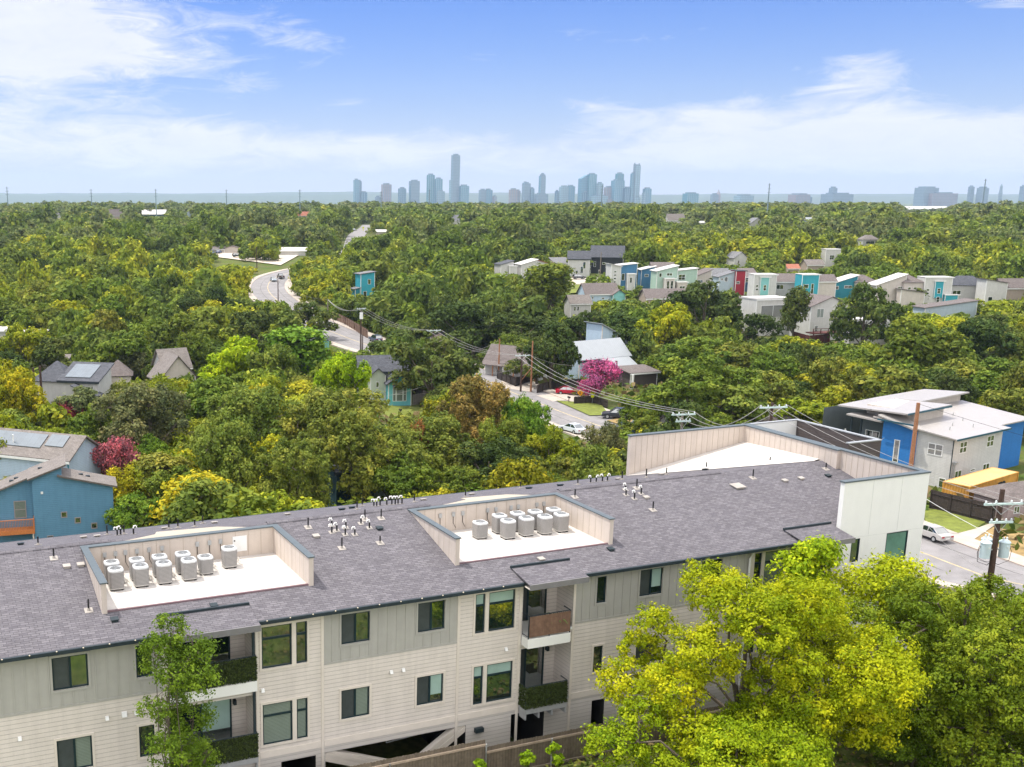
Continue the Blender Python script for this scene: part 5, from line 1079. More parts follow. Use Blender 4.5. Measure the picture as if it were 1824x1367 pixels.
    q('far_white_hall', 'long white roofed building far left on the tree line', 272, 388, 0, [(-22, 22, 0, 16, 0, 6, 'sy+', 7, 'darkgreen', 'white')], vis=.9)
    q('far_grey_gable', 'grey steep gabled roof far left on the tree line', 205, 392, 0, [(-12, 12, 0, 12, 0, 8, 'gx', 10, 'tan', 'brown')], vis=.9)
    q('far_white_gable', 'small white gable far left below the tree line', 103, 394, 0, [(-5, 5, 0, 8, 0, 10, 'gy', 4, 'white', 'grey')], vis=.9)
    q('far_blue_gable', 'small blue grey gable right of the long white roof', 335, 390, 0, [(-6, 6, 0, 8, 0, 7, 'gy', 6, 'greyblue', 'grey')], vis=.9)
    q('far_orange_house', 'small orange tinted house far along the tree line', 540, 390, 0, [(-10, 10, 0, 8, 0, 6, 'gx', 6, 'tan', 'rust')], vis=.9)
    q('far_slate_gable', 'blue grey gable in trees left of the skyline', 810, 400, 0, [(-10, 14, 0, 12, 0, 7, 'gx', 9, 'white', 'grey')], vis=.9)
    q('far_pale_gable', 'pale gabled house in trees below the dark blue office tower', 1205, 398, 10, [(-16, 16, 0, 14, 0, 6, 'gx', 10, 'white', 'tan')], vis=.9)
    q('far_white_shed', 'tiny white shed beside the pale gabled house', 1250, 402, 0, [(-8, 8, 0, 8, 0, 5, 'sy+', 2, 'white', 'white')], vis=.9)
    q('far_teal_roof', 'small white house with blue roof below the transmission pole', 1438, 397, 0, [(-8, 8, 0, 8, 0, 5, 'gx', 4, 'greyblue', 'metal')], vis=.9)
    q('beige_lot_house', 'beige house with brown gables at the gravel lot', 408, 452, 0, [(-8, 20, 0, 14, 0, 9, 'gy', 4, 'beige', 'brown'), (-30, -8, 0, 10, 0, 8, 'gx', 4, 'beige', 'tan')], vis=.95)
    q('white_lot_hall', 'white roofed hall right of the gravel lot behind a tall tree', 520, 456, 0, [(-24, 26, 0, 16, 0, 9, 'gx', 5, 'white', 'white')], vis=.95)
    q('far_road_house', 'white roofed house right of the far road bend', 682, 418, 0, [(-12, 8, 0, 10, 0, 5, 'gx', 3, 'beige', 'white')], vis=.9)
    q('long_arena', 'very long white arched roof at the far right', 1650, 378, 0, [(-38, 38, 0, 12, 0, 5, 'gx', 5, 'white', 'white')], vis=1)
row_houses()

# ------------------------------------------------------------------ lawns, drives, lot
def P_(u, v): return at(u, v)[0]
def quad(name, pts, mat, lift=.10): sheet(name, [P_(*p) for p in pts], mat, lift)
quad('lawn', [(1640, 905), (1765, 925), (1735, 945), (1660, 960)], LAWN); quad('dry_lawn', [(1722, 970), (1770, 940), (1900, 970), (1900, 1040)], DRYL)
quad('driveway', [(1675, 960), (1735, 945), (1790, 925), (1722, 972)], CONC, .15)
quad('cottage_lawn', [(676, 722), (770, 728), (750, 745), (690, 745)], LAWN); quad('roadside_lawn', [(990, 716), (1070, 722), (1085, 742), (1050, 743)], LAWN, .28); quad('roadside_lawn', [(1080, 752), (1130, 744), (1135, 756), (1100, 758)], DRYL, .28)
quad('driveway', [(955, 706), (1040, 700), (1060, 708), (985, 717)], CONC, .16); quad('driveway', [(880, 690), (905, 672), (955, 690), (945, 700)], CONC, .16); quad('ranch_lawn', [(872, 662), (900, 655), (892, 668), (876, 668)], LAWN, .2)
quad('side_drive', [(1100, 752), (1130, 758), (1160, 770), (1128, 772)], CONC, .16)
quad('parking_lot', [(374, 458), (405, 447), (540, 452), (500, 474)], GRAVEL, .4); quad('hillside_court', [(995, 512), (1010, 498), (1070, 497), (1062, 508)], CONC, .5); quad('hillside_lawn', [(1015, 525), (1020, 509), (1048, 509), (1046, 524)], LAWN, .5)
keep(864, 592, 960, 668, 222); keep(1335, 520, 1590, 606, 300); keep(1010, 596, 1150, 684, 205); keep(376, 444, 505, 472, 480); keep(1000, 497, 1065, 522, 380); keep(682, 700, 745, 742, 190)
for r in ((450, 486, 514, 535, 400), (592, 568, 655, 625, 270), (862, 668, 905, 690, 215), (900, 680, 960, 706, 205), (985, 690, 1090, 735, 190), (1035, 718, 1135, 770, 170), (995, 748, 1045, 780, 170), (622, 406, 660, 420, 640), (1645, 900, 1770, 1010, 120)): keep(*r)

# ------------------------------------------------------------------ vehicles
def car(name, label, u, v, head, col, kind='sedan', p=None, group=None, lift=.15):
    if p is None: p, _ = at(u, v)
    t = thing(name, label, 'pickup truck' if kind == 'pickup' else ('van' if kind == 'van' else 'car'), (p[0], p[1], p[2] + lift), R_(head), group)
    L, Wd = {'sedan': (4.7, 1.8), 'suv': (4.9, 1.95), 'pickup': (5.7, 2.0), 'van': (6.2, 2.2)}[kind]; w = Wd / 2; paint = pm('car_paint_%s' % '_'.join(str(int(c * 100)) for c in col), col, .25, .03, 1, spec=.6)
    P = {'sedan': ([(-2.35, .35), (-2.35, .85), (-2.2, .97), (-1.5, 1.0), (1.0, .95), (2.1, .78), (2.33, .6), (2.33, .3)], [(-1.75, 1.0), (-1.05, 1.42), (.15, 1.43), (1.05, .95)]),
         'suv': ([(-2.4, .4), (-2.42, 1.0), (-2.3, 1.1), (1.0, 1.08), (2.2, .95), (2.42, .75), (2.42, .38)], [(-2.3, 1.1), (-2.0, 1.72), (.2, 1.75), (1.1, 1.08)]),
         'pickup': ([(-2.85, .5), (-2.85, 1.1), (-.6, 1.1), (.9, 1.1), (2.5, 1.02), (2.82, .85), (2.82, .45)], [(-.75, 1.1), (-.55, 1.78), (.6, 1.8), (1.3, 1.1)]),
         'van': ([(-3.1, .45), (-3.1, 2.5), (-2.9, 2.65), (1.7, 2.65), (1.9, 2.4), (2.1, 1.3), (3.0, 1.1), (3.08, .45)], [(1.75, 1.35), (1.9, 2.1), (2.0, 2.0), (2.25, 1.3)])}[kind]
    def ext(mb, prof, wa, wb):
        zs = [q[1] for q in prof]; z0, z1 = min(zs), max(zs); n = len(mb.v); k = len(prof)
        ww = [wa + (wb - wa) * (z - z0) / max(.01, z1 - z0) for z in zs]
        mb.v += [(x, -a, z) for (x, z), a in zip(prof, ww)] + [(x, a, z) for (x, z), a in zip(prof, ww)]
        mb.f.append(tuple(range(n, n + k))); mb.f.append(tuple(range(n + 2 * k - 1, n + k - 1, -1)))
        for i in range(k): j = (i + 1) % k; mb.f.append((n + i, n + k + i, n + k + j, n + j))
        return mb
    ext(MB(), P[0], w, w * .94).build('body', paint, t, bevel=.07)
    c = P[1]
    if kind != 'van':
        ext(MB(), c, w * .9, w * .72).build('cabin_glass', GLASS, t)
        zt = max(q[1] for q in c); xs = [q[0] for q in c if q[1] > zt - .06]; m = MB(); m.slab([(min(xs) - .02, -w * .73, zt + .035), (max(xs) + .02, -w * .73, zt + .035), (max(xs) + .02, w * .73, zt + .035), (min(xs) - .02, w * .73, zt + .035)], .05)
        for sy in (-1, 1): 
            m.tube([(c[0][0], sy * w * .9, c[0][1]), (c[1][0], sy * w * .735, c[1][1])], .045, 5); m.tube([(c[3][0], sy * w * .9, c[3][1]), (c[2][0], sy * w * .735, c[2][1])], .04, 5); xm = (c[1][0] + c[2][0]) / 2; m.tube([(xm, sy * w * .91, c[0][1]), (xm, sy * w * .735, zt)], .04, 5)
        m.build('roof_panel', paint, t)
        if kind == 'pickup': B(-2.7, -.75, -w * .8, w * .8, 1.08, 1.104).build('cargo_bed', BLACK, t)
    else: B(1.93, 2.12, -w * .8, w * .8, 1.5, 2.2).build('windscreen', GLASS, t)
    r = .34 if kind == 'sedan' else .4
    for x in (-L * .3, L * .3):
        for sy in (-1, 1):
            q = MB(); q.lathe([(r * .6, -.11), (r, -.1), (r, .1), (r * .6, .11)], 16, (x, sy * (w - .09), r), 'y'); o = q.build('wheel', BLACK, t); MB().lathe([(r * .55, -.115), (r * .58, .115), (r * .2, .118)], 12, (x, sy * (w - .085), r), 'y').build('rim', GREYM, o)
    fx, bx = P[0][-2][0], P[0][1][0]
    for sy in (-1, 1):
        B(fx - .1, fx + .02, sy * w * .62 - .16, sy * w * .62 + .16, P[0][-2][1] - .08, P[0][-2][1] + .05).build('headlight', pm('lamp_glass', (.7, .7, .68), .15, .05, 2, spec=.8), t)
        B(bx - .02, bx + .1, sy * w * .68 - .17, sy * w * .68 + .17, P[0][1][1] - .18, P[0][1][1] - .02).build('tail_light', pm('tail_lamp_red', (.35, .01, .02), .2, .05, 2, spec=.8), t)
    B(bx - .02, bx + .03, -.26, .26, P[0][1][1] - .34, P[0][1][1] - .22).build('number_plate', WHITE, t)
    return t
SILV = (.42, .40, .38)
car('parked_car', 'silver sedan parked at the kerb right of the white end wall', 0, 0, 107, SILV, p=np.array([64.0, 112.6, -9.0]))
car('driving_car', 'white sedan on the street behind the leafy shrubs', 1019, 772, 118, (.62, .66, .70)); car('parked_car', 'red sedan in the driveway beside the dark fence', 1012, 704, -10, (.40, .006, .03))
car('parked_car', 'black SUV with white bonnet under the green tree by the street', 1098, 747, 165, (.03, .035, .045), 'suv'); car('parked_car', 'dark green SUV on the drive near the white parapet', 1123, 776, -20, (.01, .035, .045), 'suv'); car('parked_truck', 'pale pickup truck with ladder rack under the wires', 1140, 762, 60, (.42, .50, .52), 'pickup')
car('parked_car', 'dark blue car parked beside the street near the timber fence', 669, 610, 110, (.03, .05, .09), 'suv'); car('driving_car', 'grey car coming down the street bend', 487, 502, -75, (.25, .29, .33), lift=.2); car('driving_truck', 'dark pickup going up the street bend', 500, 497, 105, (.05, .04, .04), 'pickup', lift=.2)
car('parked_car', 'dark car alone in the middle of the gravel lot', 423, 460, 20, (.05, .05, .06), 'suv', lift=.45); car('parked_van', 'white box van at the back of the gravel lot', 462, 455, 4, (.72, .72, .72), 'van', lift=.45); car('parked_van', 'small white camper left of the box van', 433, 453, 90, (.66, .68, .70), 'van', lift=.45)
car('parked_car', 'blue car beside the beige house at the gravel lot', 390, 453, 80, (.04, .08, .2), lift=.45); car('parked_car', 'pale blue car leftmost at the gravel lot', 377, 454, 80, (.3, .4, .5), lift=.45); car('parked_car', 'dark car on the hillside court below the black barn house', 1031, 500, 10, (.06, .06, .07), 'suv', lift=.55); car('driving_car', 'tiny dark car on the far road', 630, 412, -80, (.2, .22, .25), lift=.3)

# ------------------------------------------------------------------ poles, wires, signs
TOPS = {}
def at_depth(u, v, Z): return CAM + ray(u, v) * Z
def pole(key, label, u, v, mat, Z=None, vb=None, r=.14, arms=(), name='utility_pole', cans=0, cat='utility pole', rz=.3, extra=None):
    if Z is None: q, s = at(u, vb); Z = s * FPX
    P = at_depth(u, v, Z); g = float(TZ(P[0], P[1])); h = P[2] - g
    t = thing(name, label, cat, (P[0], P[1], g), rz)
    MB().tube([(0, 0, -1), (0, 0, h * .5), (0, 0, h)], [r * 1.25, r * 1.05, r * .8], 10).build('shaft', mat, t)
    for (dz, w) in arms:
        a = MB(); a.box(-w / 2, w / 2, -r - .14, -r - .03, h - dz - .06, h - dz + .06); ao = a.build('crossarm', pm('pale_crossarm', (.50, .62, .60), .7, .1, 4), t)
        ins = MB()
        for x in (-w / 2 + .1, -w / 5, w / 5, w / 2 - .1): ins.lathe([(.03, h - dz + .06), (.07, h - dz + .1), (.05, h - dz + .16), (.06, h - dz + .2), (.02, h - dz + .24)], 8, (x, -r - .085, 0))
        ins.build('insulator', pm('pale_porcelain', (.62, .66, .66), .3, .05, 3), ao)
        b = MB(); b.tube([(-w * .3, -r - .02, h - dz - .05), (0, -r + .02, h - dz - .7)], .02, 5); b.tube([(w * .3, -r - .02, h - dz - .05), (0, -r + .02, h - dz - .7)], .02, 5); b.build('arm_brace', GREYM, ao)
    for k in range(cans):
        a = [math.pi * 1.02, -.05, math.pi * .55][k]; dd = r + .45; x, y, z = math.cos(a) * dd, math.sin(a) * dd, h - 4.35
        c = MB(); c.lathe([(.05, z), (.29, z + .04), (.30, z + .95), (.33, z + .97), (.33, z + 1.02), (.24, z + 1.1), (.05, z + 1.14)], 18, (x, y, 0)); co = c.build('transformer', pm('pale_blue_grey_enamel', (.50, .60, .64), .4, .08, 2), t)
        bu = MB()
        for dx in (-.12, .1): bu.lathe([(.05, z + 1.08), (.07, z + 1.14), (.045, z + 1.2), (.06, z + 1.26), (.02, z + 1.32)], 8, (x + dx, y, 0))
        bu.box(x - .05, x + .05, y - .34, y - .3, z + .7, z + .8); bu.build('bushing', MATS.get('pale_porcelain') or pm('pale_porcelain', (.62, .66, .66), .3, .05, 3), co)
        w = MB(); s = 1 if x > 0 else -1; w.tube([(x + s * .31, y, z + .8), (x + s * .5, y, z + .4), (x + s * .42, y, z - .2), (x * .6, y, z - .45), (0, r, z - .3)], .018, 5); w.build('drop_cable', BLACK, co)
        B(min(x, 0), max(x, 0), y * .5 - .03, y * .5 + .03, z + .5, z + .58).build('bracket', GREYM, co)
    TOPS[key] = (np.array([P[0], P[1], P[2]]), [z for z, w in arms], rz, [w for z, w in arms]); t['_h'] = h; return t
def wire(label, pts, sag, r=.016, mat=None, n=14, group='wires strung along the street poles'):
    m = MB()
    for p, q in zip(pts[:-1], pts[1:]):
        L = [tuple(np.array(p) * (1 - k / n) + np.array(q) * (k / n) - np.array([0, 0, sag * 4 * (k / n) * (1 - k / n)])) for k in range(n + 1)]; m.tube(L, r, 4, False)
    return tag(m.build('power_line', mat or WIRE), label, 'power line', group)
def tip(key, side, arm=0, up=.22):
    P, arms, rz, ws = TOPS[key]
    if not arms: return P + np.array([0, 0, -.1 - arm * .5])
    w = ws[arm] / 2 - .1; x = side * w; y = -.2
    return P + np.array([x * math.cos(rz) - y * math.sin(rz), x * math.sin(rz) + y * math.cos(rz), -arms[arm] + up])
def street_furniture():
    p1 = pole('p1', 'dark power pole with three pale transformers, nearest at the right', 1786, 872, POLEW, Z=66, r=.17, arms=((.85, 2.5), (2.0, 1.5)), cans=3, rz=.1)
    pole('p2', 'power pole with wide crossarm behind the white end parapet', 1376, 718, POLEW, Z=92, r=.15, arms=((.35, 2.5),), rz=.15)
    pole('p3', 'grey pole with insulators on curved arms in front of the SUVs', 1216, 736, POLEG, Z=96, r=.13, arms=((.1, 2.2), (.7, 1.4)), rz=.15)
    pole('p4', 'dark pole with crossarm at the kerb before the dark fence', 930, 628, POLEW, vb=702, r=.16, arms=((.6, 2.8),), rz=.2)
    pole('p4b', 'brown pole right of the kerbside crossarm pole, joined by a brace', 949, 608, POLEB, vb=703, r=.16, rz=0)
    b0, b1 = TOPS['p4'][0], TOPS['p4b'][0]; tag(MB().tube([b0 - np.array([0, 0, 5.4]), b1 - np.array([0, 0, 5.0])], .07, 6).build('pole_brace', POLEB), 'diagonal timber brace between the two street poles by the dark fence', 'brace')
    pole('p5', 'reddish pole at the ranch house fence', 890, 604, POLEB, vb=674, r=.15); pole('p6', 'pale pole right of the pink crepe myrtle', 1099, 643, POLEG, vb=690, r=.17)
    pole('p7', 'grey stub pole beside the big tree left of the street', 823, 629, POLEG, vb=676, r=.2); pole('p8', 'pole with crossarm between the big trees over the street', 772, 586, POLEW, vb=650, r=.16, arms=((.4, 3.2),), rz=.2)
    t = pole('p9', 'tall dark pole with white equipment box by the timber fence', 643, 548, POLEW, vb=640, r=.17, arms=((.3, 2.0),), rz=.2); h = t['_h']; B(-.35, .35, -.6, -.2, h - 2.6, h - 1.1).build('equipment_box', WHITE, t)
    pole('p10', 'shorter thin pole just right of the pole with the white box', 646, 597, POLEW, vb=640, r=.13); pole('p11', 'grey pole left of the street before the timber fence', 584, 533, POLEG, vb=592, r=.16)
    pole('p12', 'slim dark pole at the street bend', 495, 498, POLEW, vb=542, r=.15); pole('p13', 'dark pole at the edge of the gravel lot', 457, 440, POLEW, vb=480, r=.17); pole('p14', 'grey pole right of the dark pole between trees at the timber fence', 668, 535, POLEG, vb=575, r=.15)
    pole('p15', 'weathered pole rising from the trees left of the lime tree', 515, 638, POLEG, vb=730, r=.2); pole('p16', 'left one of two dark poles beside the solar roofed white house', 59, 655, POLEW, vb=770, r=.2); pole('p17', 'right one of two dark poles beside the solar roofed white house', 71, 652, POLEW, vb=775, r=.2)
    pole('p18', 'bare brown timber pole in front of the cobalt blue wall', 1636, 718, POLEB, Z=117, r=.24); pole('p19', 'short white pole with lamp arm behind the end parapet', 1506, 764, WHITE, vb=822, r=.12, name='street_lamp', cat='street lamp')
    pole('p20', 'grey pole before the black barn house', 1071, 449, POLEG, vb=498, r=.16); pole('p21', 'reddish pole above the navy house', 1160, 446, POLEB, vb=476, r=.17)
    # wires
    far = [tip('p1', s) + np.array([9.5, -34, 1.0]) for s in (-1, 0, 1)]
    names = ['left', 'middle', 'right']
    for k, s in enumerate((-1, .1, 1)):
        wire(f'{names[k]} of three pale wires from the transformer pole over the end parapet', [far[k], tip('p1', s), tip('p2', s)], .7)
        wire(f'{names[k]} wire running along the street poles from the parapet to the bend', [tip('p2', s), tip('p3', s), tip('p4', s), tip('p8', s), tip('p9', s), tip('p11', s * .3), tip('p12', s * .3)], 1.6, .028)
    wire('single wire from the lamp pole down to the right behind the end parapet', [tip('p19', 0), tip('p1', 0, 0) - np.array([0, 0, 2.4])], 1.2, .02, WHITE)
    wire('thin wire from the brown timber pole to the right photo edge', [tip('p18', 0), tip('p18', 0) + np.array([26, -30, -4])], 1.0, .02, BLACK); wire('drooping cable between lamp pole and porch of the blue apartment house', [tip('p19', 0), at_depth(1575, 780, 132)], 1.5, .025)
    wire('lower thick wire over the turquoise cottage lawn', [at_depth(645, 712, 150), tip('p7', 0) - np.array([0, 0, 3.2]), tip('p4', -1) - np.array([0, 0, 2.6])], 1.0, .022); wire('upper thin wire from the ranch house to the stub pole', [tip('p5', 0), tip('p7', 0)], .6, .02)
    wire('guy wire sloping from the transformer pole to the ground', [TOPS['p1'][0] - np.array([0, 0, 5.2]), TOPS['p1'][0] + np.array([-3.4, -1.0, -11.5])], .15, .02, BLACK); wire('low wire across the lawn behind the silver sedan', [at_depth(1640, 920, 105), tip('p1', 0, 1) - np.array([0, 0, 3.6])], .6, .012)
    wire('wire drooping from the crossarm pole to the metal roofed house', [tip('p4', 1), at_depth(1040, 650, 200)], .8, .02)
    # transmission masts on the horizon
    for k, (u, v, Z, lab) in enumerate(((12, 333, 900, 'farthest left'), (162, 337, 950, 'second from left'), (277, 337, 950, 'third from left'), (403, 338, 950, 'fourth from left'), (534, 338, 950, 'fifth from left, left of the skyline'), (679, 341, 950, 'in front of the second skyline tower'), (765, 338, 950, 'in front of the teal skyline tower'), (1073, 330, 900, 'amid the right skyline cluster'), (1371, 327, 760, 'right of the skyline, slightly leaning'), (1756, 319, 760, 'at the far right by the domed tower'))):
        P = at_depth(u, v, Z); g = float(TZ(P[0], P[1])); h = P[2] - g; t = thing('transmission_mast', f'tall steel transmission mast on the horizon, {lab}', 'transmission mast', (P[0], P[1], g), .6, 'transmission masts along the horizon')
        m = MB(); m.tube([(0, 0, -1), (0, 0, h)], [.55, .3], 8); m.build('shaft', pm('steel_grey', (.16, .22, .25), .6, .1, 1), t)
        for dz in (1.0, 3.6, 6.2): B(-1.5, 1.5, -.12, .12, h - dz - .12, h - dz + .12).build('crossarm', MATS['steel_grey'], t)
    # road signs, mailbox, bins
    def sign(label, u, v, vb, col, shape, sz):
        q, s = at(u, vb); Z = s * FPX; P = at_depth(u, v, Z); g = float(TZ(P[0], P[1])); h = P[2] - g; t = thing('road_sign', label, 'road sign', (P[0], P[1], g), R_(10)); MB().tube([(0, .05, -.5), (0, .05, h + .4)], .04, 6).build('post', GREYM, t)
        m = MB(); pts = [(-sz, h), (0, h - sz), (sz, h), (0, h + sz)] if shape == 'd' else [(-sz * .8, h - sz), (sz * .8, h - sz), (sz * .8, h + .3 * sz), (0, h + sz), (-sz * .8, h + .3 * sz)]
        n = len(pts); m.v = [(x, 0, z) for x, z in pts] + [(x, .03, z) for x, z in pts]; m.f = [tuple(range(n)), tuple(range(2 * n - 1, n - 1, -1))] + [(i, n + i, n + (i + 1) % n, (i + 1) % n) for i in range(n)]
        so_ = m.build('sign_plate', pm('sign_' + ('orange' if col[1] < .35 else 'yellow'), col, .4, .03, 2), t)
        f = MB(); k = sz
        for x in ((-.16 * k, ) if shape == 'd' else (-.25 * k, .22 * k)):
            f.lathe([(.0, h + .32 * k), (.1 * k, h + .4 * k), (0, h + .5 * k)], 8, (x, -.006, 0)); f.box(x - .12 * k, x + .12 * k, -.012, -.002, h - .1 * k, h + .3 * k); f.box(x - .14 * k, x - .04 * k, -.012, -.002, h - .5 * k, h - .1 * k); f.box(x + .04 * k, x + .16 * k, -.012, -.002, h - .5 * k, h - .1 * k)
        f.build('walking_figure_symbol', BLACK, so_)
        B(-sz * .45, sz * .45, 0, .03, h - sz * 2.05, h - sz * 1.3).build('sub_plate', so_.data.materials[0], t)
        return t
    sign('fluorescent yellow pedestrian sign on a post before the pink crepe myrtle', 1056, 696, 722, (.62, .66, .01), 'p', .62); sign('orange diamond pedestrian sign left of the fluorescent yellow one', 1034, 700, 722, (.75, .30, .01), 'd', .62)
    sign('yellow warning sign beside the street bend', 440, 494, 502, (.72, .52, .01), 'd', .7); sign('tiny yellow warning sign beside the far road', 647, 406, 413, (.72, .52, .01), 'd', .8)
    for u, v, lab in ((1013, 719, 'dark mailbox on a post at the roadside lawn'), (713, 742, 'dark mailbox on the turquoise cottage lawn')):
        q, s = at(u, v); t = thing('mailbox', lab, 'mailbox', q, .4); B(-.06, .06, -.06, .06, -.3, 1.0).build('post', POLEG, t); m = MB(); m.lathe([(.16, -.3), (.17, .3)], 12, (0, 0, 1.13), 'y'); m.build('box', BLACK, t)
    q, s = at(757, 700); t = thing('rubbish_bin', 'dark teal wheeled bin on the drive right of the turquoise cottage', 'bin', q, .3); m = MB(); m.slab([(-.32, -.35, 1.1), (.32, -.35, 1.1), (.32, .35, 1.1), (-.32, .35, 1.1)], 1.0); m.build('bin_body', WALLC['teal'], t, bevel=.04); B(-.35, .35, -.4, .38, 1.102, 1.18).build('lid', WALLC['teal'], t)
    # fences
    def bfence(label, pts, h, mat, zoff=0, post=True):
        Q = [P_(*p) for p in pts]; t = thing('board_fence', label, 'fence', Q[0]); o = np.array(Q[0])
        for a, b in zip(Q[:-1], Q[1:]):
            L = np.linalg.norm((b - a)[:2]); ang = math.atan2(b[1] - a[1], b[0] - a[0]); n = max(2, int(L / .16)); m = MB()
            for i in range(n):
                x0, x1 = L * i / n, L * (i + 1) / n - .012; g = float(TZ(a[0] + math.cos(ang) * x0, a[1] + math.sin(ang) * x0)) - o[2]; m.box(x0, x1, 0, .03, g - .3, g + h + random.uniform(-.03, .03))
            po = m.build('board_panel', mat, t); po.location = (a[0] - o[0], a[1] - o[1], 0); po.rotation_euler = (0, 0, ang)
            r = MB(); g0, g1 = float(TZ(*a[:2])) - o[2], float(TZ(*b[:2])) - o[2]; r.tube([(0, -.04, g0 + h * .82), (L, -.04, g1 + h * .82)], .05, 4); r.tube([(0, -.04, g0 + h * .2), (L, -.04, g1 + h * .2)], .05, 4)
            for i in range(int(L / 2.4) + 1): x = min(L, i * 2.4); g = g0 + (g1 - g0) * x / L; r.box(x - .05, x + .05, -.12, -.02, g - .3, g + h)
            ro = r.build('rail', mat, t); ro.location = po.location; ro.rotation_euler = po.rotation_euler
    dk = pm('dark_stained_boards', (.055, .042, .036), .9, .4, 4, pattern=('xb', .16, .6, .1)); md = pm('brown_timber_boards', (.20, .125, .085), .9, .35, 4, pattern=('xb', .16, .6, .1)); rr = pm('rust_red_boards', (.10, .028, .022), .9, .35, 4, pattern=('xb', .16, .6, .1))
    bfence('tall dark weathered fence in front of the yellow container', [(1656, 906), (1770, 935)], 2.3, dk); bfence('dark board fence round the ranch house yard', [(886, 676), (918, 690), (945, 682)], 1.9, dk); bfence('dark fence behind the red sedan', [(956, 702), (985, 693), (1036, 690)], 1.7, dk)
    bfence('low dark fence behind the yellow road sign', [(1022, 722), (1055, 720), (1082, 728)], 1.5, dk); bfence('grey board fence right of the turquoise cottage', [(735, 722), (772, 716)], 1.9, pm('grey_boards', (.26, .23, .20), .9, .3, 4, pattern=('xb', .16, .6, .1))); bfence('dark timber fence on the slope behind the turquoise cottage', [(735, 706), (770, 722)], 2.0, dk)
    bfence('brown timber fence stepping beside the street by the pole with white box', [(592, 570), (612, 578), (632, 590), (655, 604)], 2.3, md); bfence('second brown fence behind the stepping timber fence', [(615, 566), (640, 572), (664, 588)], 2.0, md); bfence('rust red fence under the large white gabled house', [(1412, 614), (1440, 622), (1475, 618)], 3.2, rr)
    q, s = at(1480, 614); t = thing('timber_deck', 'rust red timber deck with railing below the large white gabled house', 'deck', q, R_(12)); rw = pm('rust_red_timber', (.11, .030, .024), .8, .3, 4); B(-8, 6, -4, -1, 3.2, 3.45).build('deck_floor', rw, t)
    m = MB()
    for k in range(8): x = -8 + 2 * k; m.box(x - .08, x + .08, -4, -3.85, 3.45, 4.5)
    m.box(-8.1, 6.1, -4, -3.9, 4.4, 4.52); m.box(-8.1, 6.1, -4, -3.9, 3.9, 3.98); m.build('railing', rw, t)
    for k in range(4): B(-7.8 + 4.4 * k, -7.6 + 4.4 * k, -3.8, -3.6, -1, 3.2).build('post', rw, t)
street_furniture()

